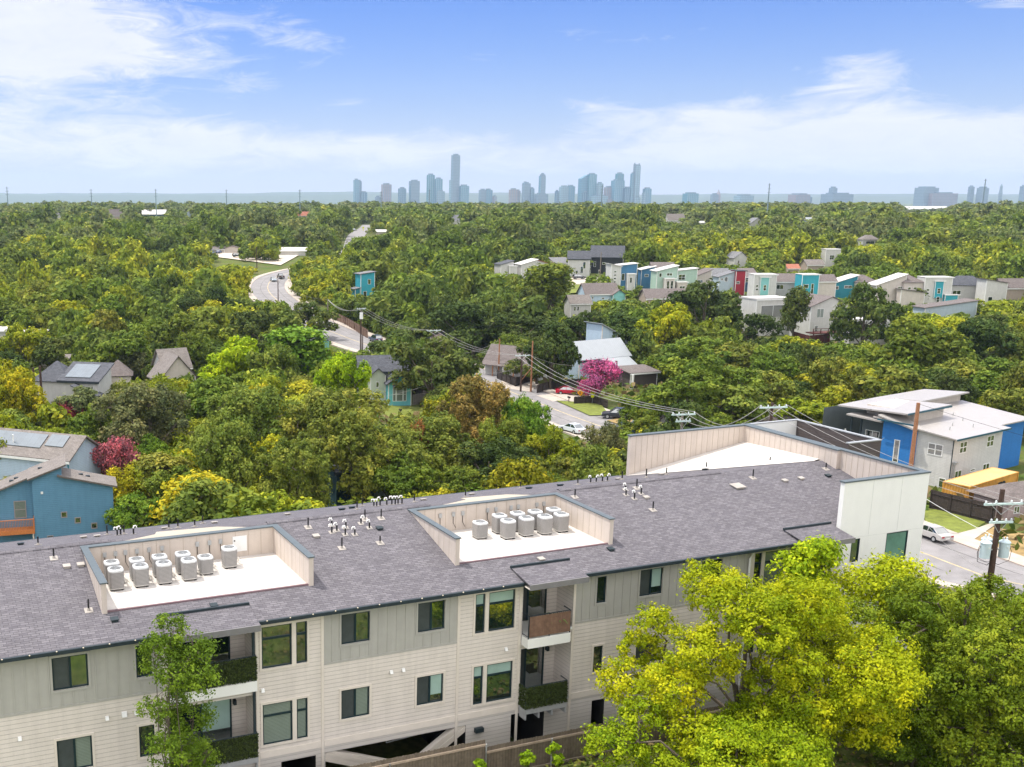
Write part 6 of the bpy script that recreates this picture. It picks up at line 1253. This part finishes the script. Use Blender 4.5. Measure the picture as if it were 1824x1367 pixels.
# ------------------------------------------------------------------ city on the horizon, hills
def tower_mat(name, col, gl, fl=9.0, vt=14.0):
    m = pm(name, col, .35, .06, .01, spec=.6, pattern=('z', fl, .45, .4)); return m
TM = {'teal': tower_mat('teal_curtain_wall', (.03, .19, .24), 1), 'blue': tower_mat('blue_curtain_wall', (.06, .21, .29), 1), 'dark': tower_mat('dark_blue_curtain_wall', (.025, .12, .19), 1), 'beige': tower_mat('beige_tower_stone', (.26, .22, .21), 0, 8), 'grey': tower_mat('grey_blue_tower', (.14, .22, .27), 0, 8), 'pale': tower_mat('pale_glass_tower', (.20, .33, .38), 0, 10), 'pink': tower_mat('pinkish_granite_tower', (.24, .20, .21), 0, 8)}
def towers():
    D = 6000.0
    def tw(label, blocks, D=D, name='office_tower'):
        u0 = min(b[0] for b in blocks); u1 = max(b[1] for b in blocks); c = at_depth((u0 + u1) / 2, 358, D); g = -26.0; t = thing(name, label, 'tower', (c[0], c[1], g), R_(26), 'towers of the downtown skyline')
        for i, b in enumerate(blocks):
            x0, x1 = [(b[k] - (u0 + u1) / 2) / FPX * D * .87 for k in (0, 1)]; z = at_depth(b[0], b[2], D)[2] - g; w = x1 - x0; d0 = -w * .25 - i * 2.5; m = MB()
            if len(b) > 4 and b[4] == 'cut': m.v = [(x0, d0, 0), (x1, d0, 0), (x1, d0 + w * .6, 0), (x0, d0 + w * .6, 0), (x0, d0, z * .88), (x1, d0, z), (x1, d0 + w * .6, z), (x0, d0 + w * .6, z * .88)]; m.f = [(4, 5, 6, 7), (0, 1, 5, 4), (1, 2, 6, 5), (2, 3, 7, 6), (3, 0, 4, 7)]
            elif len(b) > 4 and b[4] == 'taper': m.lathe([(w * .62, 0), (w * .62, z * .6), (w * .45, z * .75), (w * .45, z * .9), (w * .1, z)], 4, ((x0 + x1) / 2, 0, 0))
            elif len(b) > 4 and b[4] == 'dome': m.lathe([(w * .5, 0), (w * .5, z * .6), (w * .42, z * .75), (w * .2, z * .88), (w * .05, z)], 12, ((x0 + x1) / 2, 0, 0))
            else: m.box(x0, x1, d0, d0 + max(w * .55, 16), 0, z)
            o = m.build('tower_shaft', TM[b[3]], t)
            if len(b) <= 4:
                n = max(2, int(w / 11)); f = MB()
                for k in range(n + 1): x = x0 + w * k / n; f.box(x - 1.7, x + 1.7, d0 - .8, d0 - .01, 4, z - 2)
                f.build('mullion', TM['pale' if (b[3] in ('teal', 'blue', 'dark')) and i % 2 == 0 else 'grey'], o); B(x0 + w * .2, x1 - w * .2, d0 + 4, d0 + max(w * .55, 16) - 4, z + .01, z + 7).build('roof_plant', TM['grey'], o)
        return t
    tw('slim blue tower with lower twin step at the left end of the skyline', [(629, 639, 321, 'blue'), (639, 644.5, 323, 'dark')]); tw('short blue block touching the leftmost skyline tower', [(642, 654, 343, 'dark')]); tw('low grey slab left of the pale striped tower', [(668, 678, 351, 'grey')])
    tw('pale striped tower with dark glass corner, second tall one from left', [(679, 697, 329, 'pink'), (679.5, 687, 331, 'dark')]); tw('small square blue tower between two taller ones on the left', [(709, 723, 336, 'dark')]); tw('blue grey tower with rounded crown left of the teal pair', [(728, 747, 323, 'grey'), (728, 737, 332, 'blue')])
    tw('tall teal glass tower left of the tallest skyscraper', [(759.5, 773.5, 312, 'teal')]); tw('blue tower directly right of the teal glass tower', [(773.5, 787.5, 319, 'blue')]); tw('low pale tower at the foot of the teal pair', [(775, 792, 341, 'pale')])
    tw('tallest skyscraper of the skyline with a set back upper half', [(799.5, 817.5, 321, 'pale'), (802, 817.5, 277.5, 'grey')]); tw('mid blue tower leaning on the tallest skyscraper', [(817, 835, 331.5, 'blue')]); tw('wide low blue block right of the tallest skyscraper', [(850.5, 864, 339, 'grey'), (863, 878, 338.5, 'blue')]); tw('small pink block right of the wide blue block', [(878.5, 884.5, 350, 'pink')])
    tw('beige columned tower left of the spired tower', [(905, 921, 338, 'beige'), (921, 928, 340, 'beige')]); tw('dark topped narrow tower beside the beige columned tower', [(929, 944, 327, 'grey'), (929.5, 937, 326, 'dark')]); tw('small dark blue tower just left of the spired tower', [(944, 951, 336, 'dark')]); tw('tall tower with spiky crown in mid skyline', [(959, 971, 314, 'blue'), (961, 969.5, 311, 'grey'), (951, 975, 346, 'grey')])
    tw('low dark tower at the left of the right cluster', [(989, 995, 341, 'dark')]); tw('wide pale blue double block left of the sail shaped towers', [(993, 1010, 333, 'pale'), (1009, 1025, 332, 'blue')]); tw('left one of two tall sail shaped glass towers', [(1029, 1045, 312, 'blue', 'cut')]); tw('right one of two tall sail shaped glass towers', [(1044, 1061, 311, 'teal')]); tw('short dark block in front of the sail shaped towers', [(1034, 1050, 343, 'dark')])
    tw('slim pale tower right of the sail shaped towers', [(1061, 1073, 327, 'pale'), (1062, 1068, 328, 'blue')]); tw('pink stone tower behind the amid cluster mast', [(1075, 1090, 334, 'pink')]); tw('stepped ziggurat topped tower in the right cluster', [(1087, 1111, 322, 'blue'), (1094, 1109, 310, 'teal')]); tw('beige tower in front of the stepped tower', [(1091.5, 1107, 335.5, 'beige')]); tw('dark navy square tower right of the stepped tower', [(1108, 1126, 335, 'dark')])
    tw('slim tall tower with open framed top at right of the cluster', [(1120, 1125.5, 310, 'blue'), (1126, 1138, 296, 'pale'), (1126, 1127.2, 293, 'grey'), (1136.8, 1138, 294, 'grey')]); tw('blue stepped block right of the framed top tower', [(1144.5, 1160, 336.5, 'blue'), (1141, 1152, 344, 'pale')]); tw('low white wedge building at the foot of the framed tower', [(1126, 1140, 352, 'pale')]); tw('wide low beige slab at the foot of the right cluster', [(1046, 1078, 350, 'pale'), (1076, 1112, 355, 'pink')])
    tw('isolated wide teal block right of the skyline', [(1215.5, 1244, 345, 'teal')]); tw('pinkish domed capitol with low block', [(1276, 1286, 338, 'pink', 'dome'), (1263, 1277, 346.5, 'grey')], 6400, 'capitol'); tw('low wide pale block right of the domed capitol', [(1307, 1342, 349, 'pale')]); tw('long low pinkish hospital block at right', [(1402, 1441, 347, 'pink'), (1436, 1452, 351, 'grey')])
    tw('single pale tower with long low wings at right', [(1469.5, 1484, 335, 'grey'), (1462, 1519, 346, 'grey')]); tw('broad grey brown block with long low annex at far right', [(1618, 1660, 335, 'grey'), (1632, 1708, 345, 'pink')]); tw('slim grey tower left of the far right mast', [(1722, 1733, 333, 'grey')]); tw('wide grey tower behind the far right mast', [(1738, 1759, 335, 'grey')]); tw('tapered bell tower near the right edge', [(1777, 1784, 328, 'grey', 'taper')], 6000, 'bell_tower'); tw('grey block cut by the right photo edge', [(1814, 1832, 332, 'grey')])
towers()
def hills():
    g = np.random.default_rng(4); mb = MB()
    for row, (Y, zb, amp) in enumerate(((11000, 52, 14), (12500, 78, 16))):
        n = 160; X = np.linspace(-9000, 11000, n); z = zb + amp * (np.sin(X / 900 + row) + .6 * np.sin(X / 370 + 2 * row) + .3 * np.sin(X / 130)) * .5 - np.clip((X - 300) / 6000, 0, 1) * 20 + g.normal(size=n) * 1.5
        b = len(mb.v)
        for dy, zz in ((-1500, None), (-500, .6), (0, 1.0), (1200, .8)):
            for i in range(n): mb.v.append((X[i], Y + dy, -30 if zz is None else -30 + (z[i] + 30) * zz))
        for r in range(3):
            for i in range(n - 1): k = b + r * n + i; mb.f.append((k, k + 1, k + n + 1, k + n))
    tag(mb.build('hills', pm('wooded_hill', (.05, .08, .03), .95, .4, .01), smooth=True), kind='structure')
hills()

# ------------------------------------------------------------------ trees placed from the photograph
def cw(c): return WORD.get(c, c)
PLACED = []                                                # x, y, R
def near_tree(name, label, u, v, w, vb, col, key, Z=None, hmul=1.0, cat='tree', group=None, jit=.1):
    if Z is None: q, s = at(u, vb); Z = s * FPX
    else: s = Z / FPX
    P = at_depth(u, v, Z); x, y = P[0], P[1]; z = float(TZ(x, y)); H = (P[2] - z) * hmul; R = w * s / 2
    PLACED.append((x, y, R)); t = tree(name, label, x, y, R, H, key, col, jit, cat, group); return t
MIDS = ['mid0', 'mid1', 'mid2', 'mid3']; OAKS = ['oak0', 'oak1', 'oak2']; WILS = ['wil0', 'wil1', 'wil2']; HIS = ['hi0', 'hi1', 'hi2']
HAND = [  # u, v_top, width px, v_base, colour, proto
 (22, 640, 135, 800, 'gold', 'hi0'), (40, 578, 95, 680, 'yellowgreen', 'mid1'), (128, 688, 110, 790, 'greygreen', 'mid2'), (265, 682, 190, 860, 'greygreen', 'hi1'), (180, 720, 120, 840, 'mid', 'mid3'), (275, 772, 100, 885, 'green', 'hi0'), (238, 880, 135, 990, 'green', 'hi2'), (330, 825, 165, 970, 'mid', 'hi0'),
 (410, 742, 165, 960, 'olive', 'hi1'), (515, 782, 150, 970, 'olive', 'hi1'), (462, 688, 190, 880, 'olive', 'hi1'), (375, 672, 150, 800, 'mid', 'mid0'), (405, 600, 120, 725, 'lime', 'mid2'), (545, 585, 150, 715, 'green', 'tall0'), (610, 628, 115, 775, 'lime', 'hi2'), (598, 690, 220, 900, 'olive', 'hi1'), (622, 728, 190, 940, 'olive', 'hi2'), (680, 760, 170, 930, 'olive', 'hi1'),
 (735, 805, 165, 950, 'mid', 'hi0'), (775, 603, 170, 735, 'oak', 'oak0'), (842, 670, 150, 850, 'brown', 'hi1'), (772, 735, 180, 890, 'olive', 'hi1'), (880, 780, 180, 930, 'dark', 'hi0'), (938, 704, 105, 860, 'green', 'hi2'), (985, 762, 115, 895, 'yellowgreen', 'hi0'), (905, 742, 120, 880, 'mid', 'hi1'), (1010, 812, 110, 910, 'olive', 'hi2'), (1080, 752, 92, 880, 'greygreen', 'hi1'), (950, 835, 150, 930, 'mid', 'hi0'), (820, 830, 150, 950, 'mid', 'hi2'),
 (1238, 628, 215, 790, 'mid', 'hi0'), (1150, 700, 95, 775, 'mid', 'mid1'), (1180, 540, 105, 660, 'gold', 'mid2'), (1310, 688, 170, 800, 'olive', 'mid0'), (1250, 600, 150, 700, 'mid', 'mid3'), (1440, 712, 140, 800, 'yellowgreen', 'mid1'), (1390, 660, 150, 770, 'olive', 'mid2'), (1590, 655, 170, 780, 'olive', 'mid0'), (1520, 650, 120, 740, 'yellowgreen', 'mid2'), (1640, 570, 165, 720, 'mid', 'mid3'), (1735, 568, 140, 690, 'dark', 'oak1'), (1790, 640, 140, 740, 'mid', 'mid0'), (1700, 640, 130, 740, 'olive', 'mid1'),
 (1545, 508, 120, 640, 'oak', 'oak2'), (1421, 510, 62, 618, 'oak', 'tall1'), (1255, 502, 150, 620, 'dark', 'oak0'), (1345, 560, 90, 640, 'dark', 'oak1'), (985, 578, 112, 700, 'dark', 'oak2'), (960, 600, 110, 690, 'oak', 'oak1'), (930, 560, 150, 640, 'dark', 'oak0'), (845, 540, 170, 640, 'dark', 'oak1'), (700, 590, 110, 660, 'oak', 'oak2'), (985, 470, 120, 580, 'mid', 'tall0'), (1050, 555, 110, 640, 'dark', 'oak0'),
 (1100, 560, 110, 650, 'dark', 'oak2'), (100, 600, 120, 690, 'oak', 'mid0'), (200, 590, 130, 690, 'mid', 'mid2'), (330, 560, 130, 660, 'mid', 'mid3'), (450, 555, 130, 650, 'oak', 'oak1'), (240, 620, 75, 690, 'greygreen', 'mid1'), (560, 540, 100, 610, 'oak', 'oak2'), (500, 595, 70, 660, 'dark', 'oak0'), (1480, 655, 120, 740, 'yellowgreen', 'mid3'), (1040, 800, 90, 900, 'mid', 'hi2'), (1135, 730, 80, 800, 'mid', 'mid2'), (1330, 610, 140, 710, 'olive', 'mid1'), (1420, 600, 110, 690, 'yellowgreen', 'mid0'), (1290, 740, 110, 815, 'mid', 'mid3'), (1190, 770, 110, 830, 'greygreen', 'mid2'),
 (1815, 690, 110, 790, 'olive', 'mid2'), (1780, 560, 130, 660, 'oak', 'oak2'),
]
def hand_trees():
    for u, v, w, vb, c, k in HAND:
        t = near_tree('broadleaf_tree', None, u, v, w, vb, c, k); TREES.append((t, u, t.location.x, t.location.y, c))
    near_tree('crepe_myrtle', 'bright magenta crepe myrtle in bloom beside the metal roofed house', 1070, 643, 78, 722, 'pink', 'myrtle')
    near_tree('crepe_myrtle', 'crimson crepe myrtle behind the pale blue solar house', 116, 720, 85, 800, 'red', 'myrtle'); near_tree('crepe_myrtle', 'rosy crepe myrtle with tall pink blooms right of the blue balcony house', 204, 783, 95, 900, 'rose', 'myrtle')
    for u, v, w, vb, lab in ((640, 745, 42, 900, 'rusty leaved shrub crown at left of the big olive trees'), (745, 752, 46, 900, 'rusty leaved crown between the olive trees above the roof'), (690, 770, 36, 905, 'small rust coloured tree above the dark teal house')): near_tree('rusty_tree', lab, u, v, w, vb, 'rust', 'myrtle')
    # the big ones close to the camera
    def big(key, seed, name, label, u, vb, b, R, H, col, nl, nleaf, ls, h0, jit=.0, r0=.2, z=None, **k):
        d = ray(u, vb); d2 = np.array([d[:2] @ UB, d[:2] @ VB]); c = np.array([CAM[:2] @ UB, CAM[:2] @ VB - 38.4]); t = (b - c[1]) / d2[1]; P = CAM + d * t
        k.setdefault('yel', .15); proto(key, seed, R, H, h0, nl, nleaf, ls, r0=r0, **k); PLACED.append((P[0], P[1], R)); return tree(name, label, P[0], P[1], R, H, key, col, jit, z=z, rz=0.0)
    big('f1', 301, 'honey_locust', 'large lime yellow tree in front of the right half of the apartment facade', 1322, 1310, -7.2, 5.9, 8.3, (.30, .345, .008), 36, 130000, .066, 2.2, spread=.80, lobe=(.16, .29), flat=.75, clump=.105, ncl=64, yel=.3)
    big('f2', 302, 'honey_locust', 'low lime yellow tree at the bottom edge before the wooden fence', 1275, 1460, -10.4, 5.0, 4.2, (.25, .325, .009), 30, 90000, .062, 1.0, spread=.80, lobe=(.16, .28), flat=.7, clump=.105, ncl=58, yel=.3)
    big('f3', 303, 'sycamore_tree', 'large dark green tree filling the bottom right corner', 1690, 1400, -9.5, 5.2, 7.4, (.150, .205, .013), 46, 125000, .068, .3, spread=.80, lobe=(.17, .29), flat=.9, clump=.105, ncl=60, yel=.25)
    big('f3b', 313, 'sycamore_tree', 'dark green tree right of the corner tree cut by the right edge', 1830, 1330, -8.0, 3.9, 6.4, (.165, .22, .013), 24, 60000, .068, .4, spread=.78, lobe=(.2, .32), clump=.105, ncl=56, yel=.25)
    big('f4', 304, 'slender_tree', 'slender airy green tree standing before the left balconies', 322, 1500, -3.4, 1.75, 9.6, (.115, .185, .016), 34, 20000, .055, 1.6, r0=.07, spread=.82, lobe=(.20, .36), flat=1.35, clump=.26, ncl=12)
    big('f5', 305, 'climbing_vine', 'bright green broad leaved treetop poking above the eave before the end block', 1425, 1290, -2.6, 2.0, 8.6, (.27, .365, .009), 12, 9000, .10, 4.5, r0=.1, spread=.7, lobe=(.30, .45), ncl=20, yel=.3)
    big('f6', 306, 'young_tree', 'thin yellow green treetop before the white end wall', 1545, 1300, -4.0, 3.0, 7.3, (.34, .39, .010), 16, 16000, .085, 3.0, r0=.12, spread=.78, lobe=(.20, .32), clump=.36, ncl=24)
    big('f3c', 317, 'leafy_shrub', 'leafy dark green shrub under the corner tree at the bottom edge', 1620, 1400, -9.6, 2.2, 2.6, (.12, .19, .013), 14, 26000, .055, .2, r0=.06, spread=.8, lobe=(.25, .38), clump=.16, ncl=30)
    for k, (u, v, lab) in enumerate(((850, 1372, 'bright green sapling before the wooden fence, left one'), (935, 1372, 'small green sapling before the wooden fence, middle one'), (985, 1362, 'green sapling before the wooden fence touching the low lime tree'))):
        big('s%d' % k, 320 + k, 'sapling', lab, u, v + 45, -3.6, .42, 1.5, (.20, .31, .010), 6, 900, .08, .3, r0=.03, ncl=10)
hand_trees()
# ------------------------------------------------------------------ the rest of the wood
def covered(u, v0, u0, u1, v1, dep):
    for a, b, c, d, k in KEEP:
        if k > dep and u1 > a and u0 < c and v1 > b and v0 < d: return True
    return False
def on_road(x, y, pad):
    for p in (ROAD, ROAD2):
        if np.min((p[:, 0] - x) ** 2 + (p[:, 1] - y) ** 2) < pad * pad: return True
    return False
FOOT = []
for o in list(COL.objects):
    if o.type == 'EMPTY' and o.get('category') in ('house', 'building', 'shed', 'garage', 'container') and o is not APT: s = o.get('_s', .1); FOOT.append((o.location.x, o.location.y, 26 * s if s < .5 else 10))
FOOT += [(88, 140, 13), (84, 150, 12), (98, 152, 12), (92, 158, 12), (58, 92, 8), (52, 96, 8)]
def noise2(x, y, s, k):
    return math.sin(x / s + k) * math.cos(y / s * 1.3 + 2.1 * k) + .6 * math.sin((x + y) / s * 2.1 + 3 * k) * math.cos((x - y) / s * 1.7 + k)
def pick_colour(x, y, u, v, g):
    n = noise2(x, y, 55, 1.7) + g.gauss(0, .75)
    if y < 100: return g.choice(('mid', 'green', 'mid', 'olive', 'dark'))
    if v < 420: t = ['oak', 'mid', 'greygreen', 'olive', 'yellowgreen']; n = n * .75 + (.25 if u > 1100 else -.25)
    elif u > 1150 and v < 520: t = ['dark', 'mid', 'olive', 'yellowgreen', 'gold']; n += .25
    elif u < 620: t = ['dark', 'mid', 'olive', 'yellowgreen', 'gold']; n += .05
    else: t = ['dark', 'oak', 'mid', 'olive', 'yellowgreen']; n += .1
    return t[0 if n < -1.0 else 1 if n < -.2 else 2 if n < .55 else 3 if n < 1.25 else 4]
def wood():
    g = random.Random(21); cand = []; y = 58.0
    grid = {}
    def free(x, y, R):
        for px, py, pr in PLACED:
            if (px - x) ** 2 + (py - y) ** 2 < (.62 * (pr + R)) ** 2: return False
        return True
    def freeg(x, y, R, c=12.0):
        i, j = int(x // c), int(y // c)
        for a in range(i - 2, i + 3):
            for b in range(j - 2, j + 3):
                for px, py, pr in grid.get((a, b), ()):
                    if (px - x) ** 2 + (py - y) ** 2 < (.50 * (pr + R)) ** 2: return False
        return True
    out = []
    for band0, band1, r0, r1, tries in ((56, 260, 2.6, 5.2, 5200), (260, 450, 2.2, 6.2, 12000), (450, 800, 2.6, 7.0, 26000), (800, 1500, 3.8, 9.0, 30000)):
        for _ in range(tries):
            Y = math.sqrt(g.uniform(band0 ** 2, band1 ** 2)); X = Y * g.uniform(-.36, .70); R = r0 + (r1 - r0) * g.random() ** 1.3
            b = X * VB[0] + Y * VB[1] - 38.4; a = X * UB[0] + Y * UB[1]
            if b < 19 and a < 56: continue
            if a > 48 and b < 60 and X < 70: continue
            z = float(TZ(X, Y)); H = R * g.uniform(1.2, 2.5) if Y < 800 else R * g.uniform(1.1, 1.7)
            u, vt, dep = proj((X, Y, z + H)); _, vb, _ = proj((X, Y, z + .2 * H)); w = R / dep * FPX
            if u < -60 or u > 1890: continue
            if Y > 300 and noise2(X, Y, 34, 5.0) > 1.12: continue
            if on_road(X, Y, R * .75 + 6.6): continue
            if any((fx - X) ** 2 + (fy - Y) ** 2 < (fr * .8 + R * .4) ** 2 for fx, fy, fr in FOOT): continue
            if covered(u, vt, u - w * .85, u + w * .85, vb, dep): continue
            if band0 < 450 and not free(X, Y, R): continue
            if not freeg(X, Y, R): continue
            grid.setdefault((int(X // 12), int(Y // 12)), []).append((X, Y, R)); out.append((w, X, Y, z, R, H, u, vt))
    # undergrowth near the houses fills the gaps with low shrubs
    out.sort(key=lambda q: -q[0])
    nthing = 215
    for w, X, Y, z, R, H, u, vt in out[:nthing]:
        c = pick_colour(X, Y, u, vt, g); k = g.choice(MIDS + (OAKS * 2 if c in ('dark', 'oak') else WILS + ['tall0', 'tall1']))
        t = tree('broadleaf_tree', None, X, Y, R, H, k, c, .14); TREES.append((t, u, X, Y, c))
    # everything farther: one wood
    Qs, Ts = [], []; pro = {}
    for lod, (n, ls) in enumerate(((620, .62), (230, .95), (95, 1.45))):
        for i in range(6): Qs_, t_, _, _ = crown_arrays(700 + lod * 10 + i, 5.0, 8.0, .9, 9 + i % 3, n * 1.9, ls, lobe=(.22, .46), spread=.85, ncl=12 if lod < 2 else 6, clump=.32); pro[lod, i] = (Qs_, t_)
    rg = np.random.default_rng(9)
    for w, X, Y, z, R, H, u, vt in out[nthing:]:
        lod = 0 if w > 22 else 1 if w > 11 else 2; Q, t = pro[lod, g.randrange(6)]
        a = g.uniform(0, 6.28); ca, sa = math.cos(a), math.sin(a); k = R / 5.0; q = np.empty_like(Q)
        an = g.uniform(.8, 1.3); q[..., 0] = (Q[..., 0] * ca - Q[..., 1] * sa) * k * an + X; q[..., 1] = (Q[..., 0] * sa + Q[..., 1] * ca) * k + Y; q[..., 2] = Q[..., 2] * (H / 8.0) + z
        c = np.array(PAL[pick_colour(X, Y, u, vt, g)]) * .84 + np.array(PAL['mid']) * .42; f_ = min(1, max(0, (Y - 500) / 900)); c = c * (1 - .45 * f_) + np.array((.20, .215, .12)) * .45 * f_; c = c * g.uniform(.85, 1.15); Qs.append(q); Ts.append(tint_of(t, rg) * c)  # far crowns greyed with distance, haze tint put into the leaf colour
    n1 = len(Qs)
    for _ in range(5200):                                  # beyond the ridge down to the town
        Y = g.uniform(1500, 5400); X = Y * g.uniform(-.36, .70); R = g.uniform(9, 20); Q, t = pro[2, g.randrange(6)]; sel = rg.permutation(len(Q))[:34]; k = R / 5.0; z = float(TZ(X, Y))
        q = Q[sel] * np.array([k, k, g.uniform(.9, 1.5)]); cen = q.mean(1, keepdims=True); q = cen + (q - cen) * 1.5; q = q + np.array([X, Y, z - 1]); c = np.array(PAL[g.choice(('oak', 'mid', 'dark', 'greygreen'))]); Qs.append(q); Ts.append(tint_of(t[sel], rg) * c)
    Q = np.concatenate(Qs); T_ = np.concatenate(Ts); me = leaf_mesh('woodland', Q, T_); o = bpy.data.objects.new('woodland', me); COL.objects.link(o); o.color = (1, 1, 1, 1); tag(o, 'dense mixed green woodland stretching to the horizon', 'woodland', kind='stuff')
    print('TREES things', len(TREES), 'wood', len(out) - nthing, 'faces', len(Q))
wood()
def ground_scrub():                                         # low shrubs and weeds under the trees and along the yard: nobody could count them
    g = np.random.default_rng(77); n = 42000; Y = np.sqrt(g.uniform(50 ** 2, 300 ** 2, n)); X = Y * g.uniform(-.36, .70, n)
    b = X * VB[0] + Y * VB[1] - 38.4; a = X * UB[0] + Y * UB[1]; ok = ~((b < 15) & (a < 50))
    for i in np.nonzero(ok)[0]:
        if on_road(X[i], Y[i], 9.5): ok[i] = False
    X, Y = X[ok], Y[ok]; dp = np.array([proj((x, y, float(TZ(x, y)) + .4)) for x, y in zip(X, Y)]); keepm = np.ones(len(X), bool)
    for a_, b_, c_, d_, k in KEEP: keepm &= ~((dp[:, 0] > a_ - 4) & (dp[:, 0] < c_ + 4) & (dp[:, 1] > b_) & (dp[:, 1] < d_ + 3) & (dp[:, 2] < k + 8))
    X, Y = X[keepm], Y[keepm]; x2 = np.array([bp(aa, bb, 0)[:2] for aa, bb in zip(g.uniform(8, 60, 9000), g.uniform(-13, -2.6, 9000))]); X = np.concatenate([X, x2[:, 0]]); Y = np.concatenate([Y, x2[:, 1]]); n = len(X)
    P = np.stack([X, Y, TZ(X, Y) + g.uniform(.05, .9, n) * np.where(np.arange(n) < n - 9000, 1.6, .35)], 1); nn = g.normal(size=(n, 3)) * .6 + np.array([0, 0, .9]); nn /= np.linalg.norm(nn, axis=1)[:, None]
    A_ = np.cross(nn, g.normal(size=(n, 3))); A_ /= np.linalg.norm(A_, axis=1)[:, None]; B_ = np.cross(nn, A_); s = (g.uniform(.25, .6, n) * np.where(np.arange(n) < n - 9000, 1.5, .28))[:, None]
    t = g.uniform(.6, 1.4, n); c = np.array([(.06, .10, .016), (.10, .13, .02), (.16, .17, .03), (.20, .15, .07)])[g.integers(0, 4, n)]
    me = leaf_mesh('undergrowth', np.stack([P - A_ * s, P + B_ * s * .7, P + A_ * s, P - B_ * s * .7], 1), c * t[:, None]); o = bpy.data.objects.new('undergrowth', me); COL.objects.link(o); o.color = (1, 1, 1, 1); tag(o, 'weeds and low brush on the ground between the trees', 'undergrowth', kind='stuff')
ground_scrub()
# labels for the trees: colour, what they stand around, and their order from the left
MARKS = [(100, 900, 'the blue balcony house'), (60, 770, 'the pale blue solar house'), (120, 665, 'the maroon fronted house'), (300, 640, 'the tan gabled house'), (40, 590, 'the flat white roof'), (650, 860, 'the dark teal house'), (712, 700, 'the turquoise cottage'), (905, 630, 'the ranch house'), (1085, 640, 'the metal roofed house'), (1018, 770, 'the white sedan'),
         (1250, 760, 'the end parapet'), (1640, 760, 'the cobalt apartment house'), (1475, 570, 'the white gabled house'), (1570, 600, 'the white pavilion'), (1680, 520, 'the teal fronted house'), (1305, 500, 'the red box house'), (1205, 500, 'the mint house'), (1078, 465, 'the black barn house'), (655, 500, 'the teal tower house'), (480, 500, 'the street bend'), (545, 610, 'the slate hipped roof'),
         (430, 455, 'the gravel lot'), (200, 500, 'the left woodland'), (1790, 600, 'the far right woodland'), (900, 500, 'the central oak wood'), (400, 850, 'the left apartment roof'), (900, 830, 'the mid apartment roof'), (1440, 690, 'the right thicket')]
def label_trees():
    cl = {}
    for t, u, x, y, c in TREES:
        uu, vv, _ = proj((x, y, float(TZ(x, y)) + 5)); m = min(MARKS, key=lambda q: (q[0] - uu) ** 2 + 2 * (q[1] - vv) ** 2)[2]; cl.setdefault((cw(c), m), []).append((uu, t))
    for (c, m), L in cl.items():
        L.sort(key=lambda q: q[0])
        for k, (uu, t) in enumerate(L): t['label'] = f'only {c} tree near {m}' if len(L) == 1 else f'{ORD[k]} from left of the {c} trees near {m}'; t['category'] = 'tree'; t['group'] = 'trees of the neighbourhood'
label_trees()

# ------------------------------------------------------------------ the air
def haze():
    o = B(-12000, 16000, -600, 16500, -45, 345).build('haze', None); m = bpy.data.materials.new('summer_haze'); m.use_nodes = True; nt = m.node_tree; nt.nodes.clear()
    v = N(nt, 'ShaderNodeVolumePrincipled'); v.inputs['Density'].default_value = 7e-5; v.inputs['Color'].default_value = (.63, .79, 1.0, 1); v.inputs['Anisotropy'].default_value = .2
    out = N(nt, 'ShaderNodeOutputMaterial'); nt.links.new(v.outputs[0], out.inputs['Volume']); o.data.materials.append(m); tag(o, 'pale bluish summer haze over the whole view', 'haze', kind='stuff')
haze()
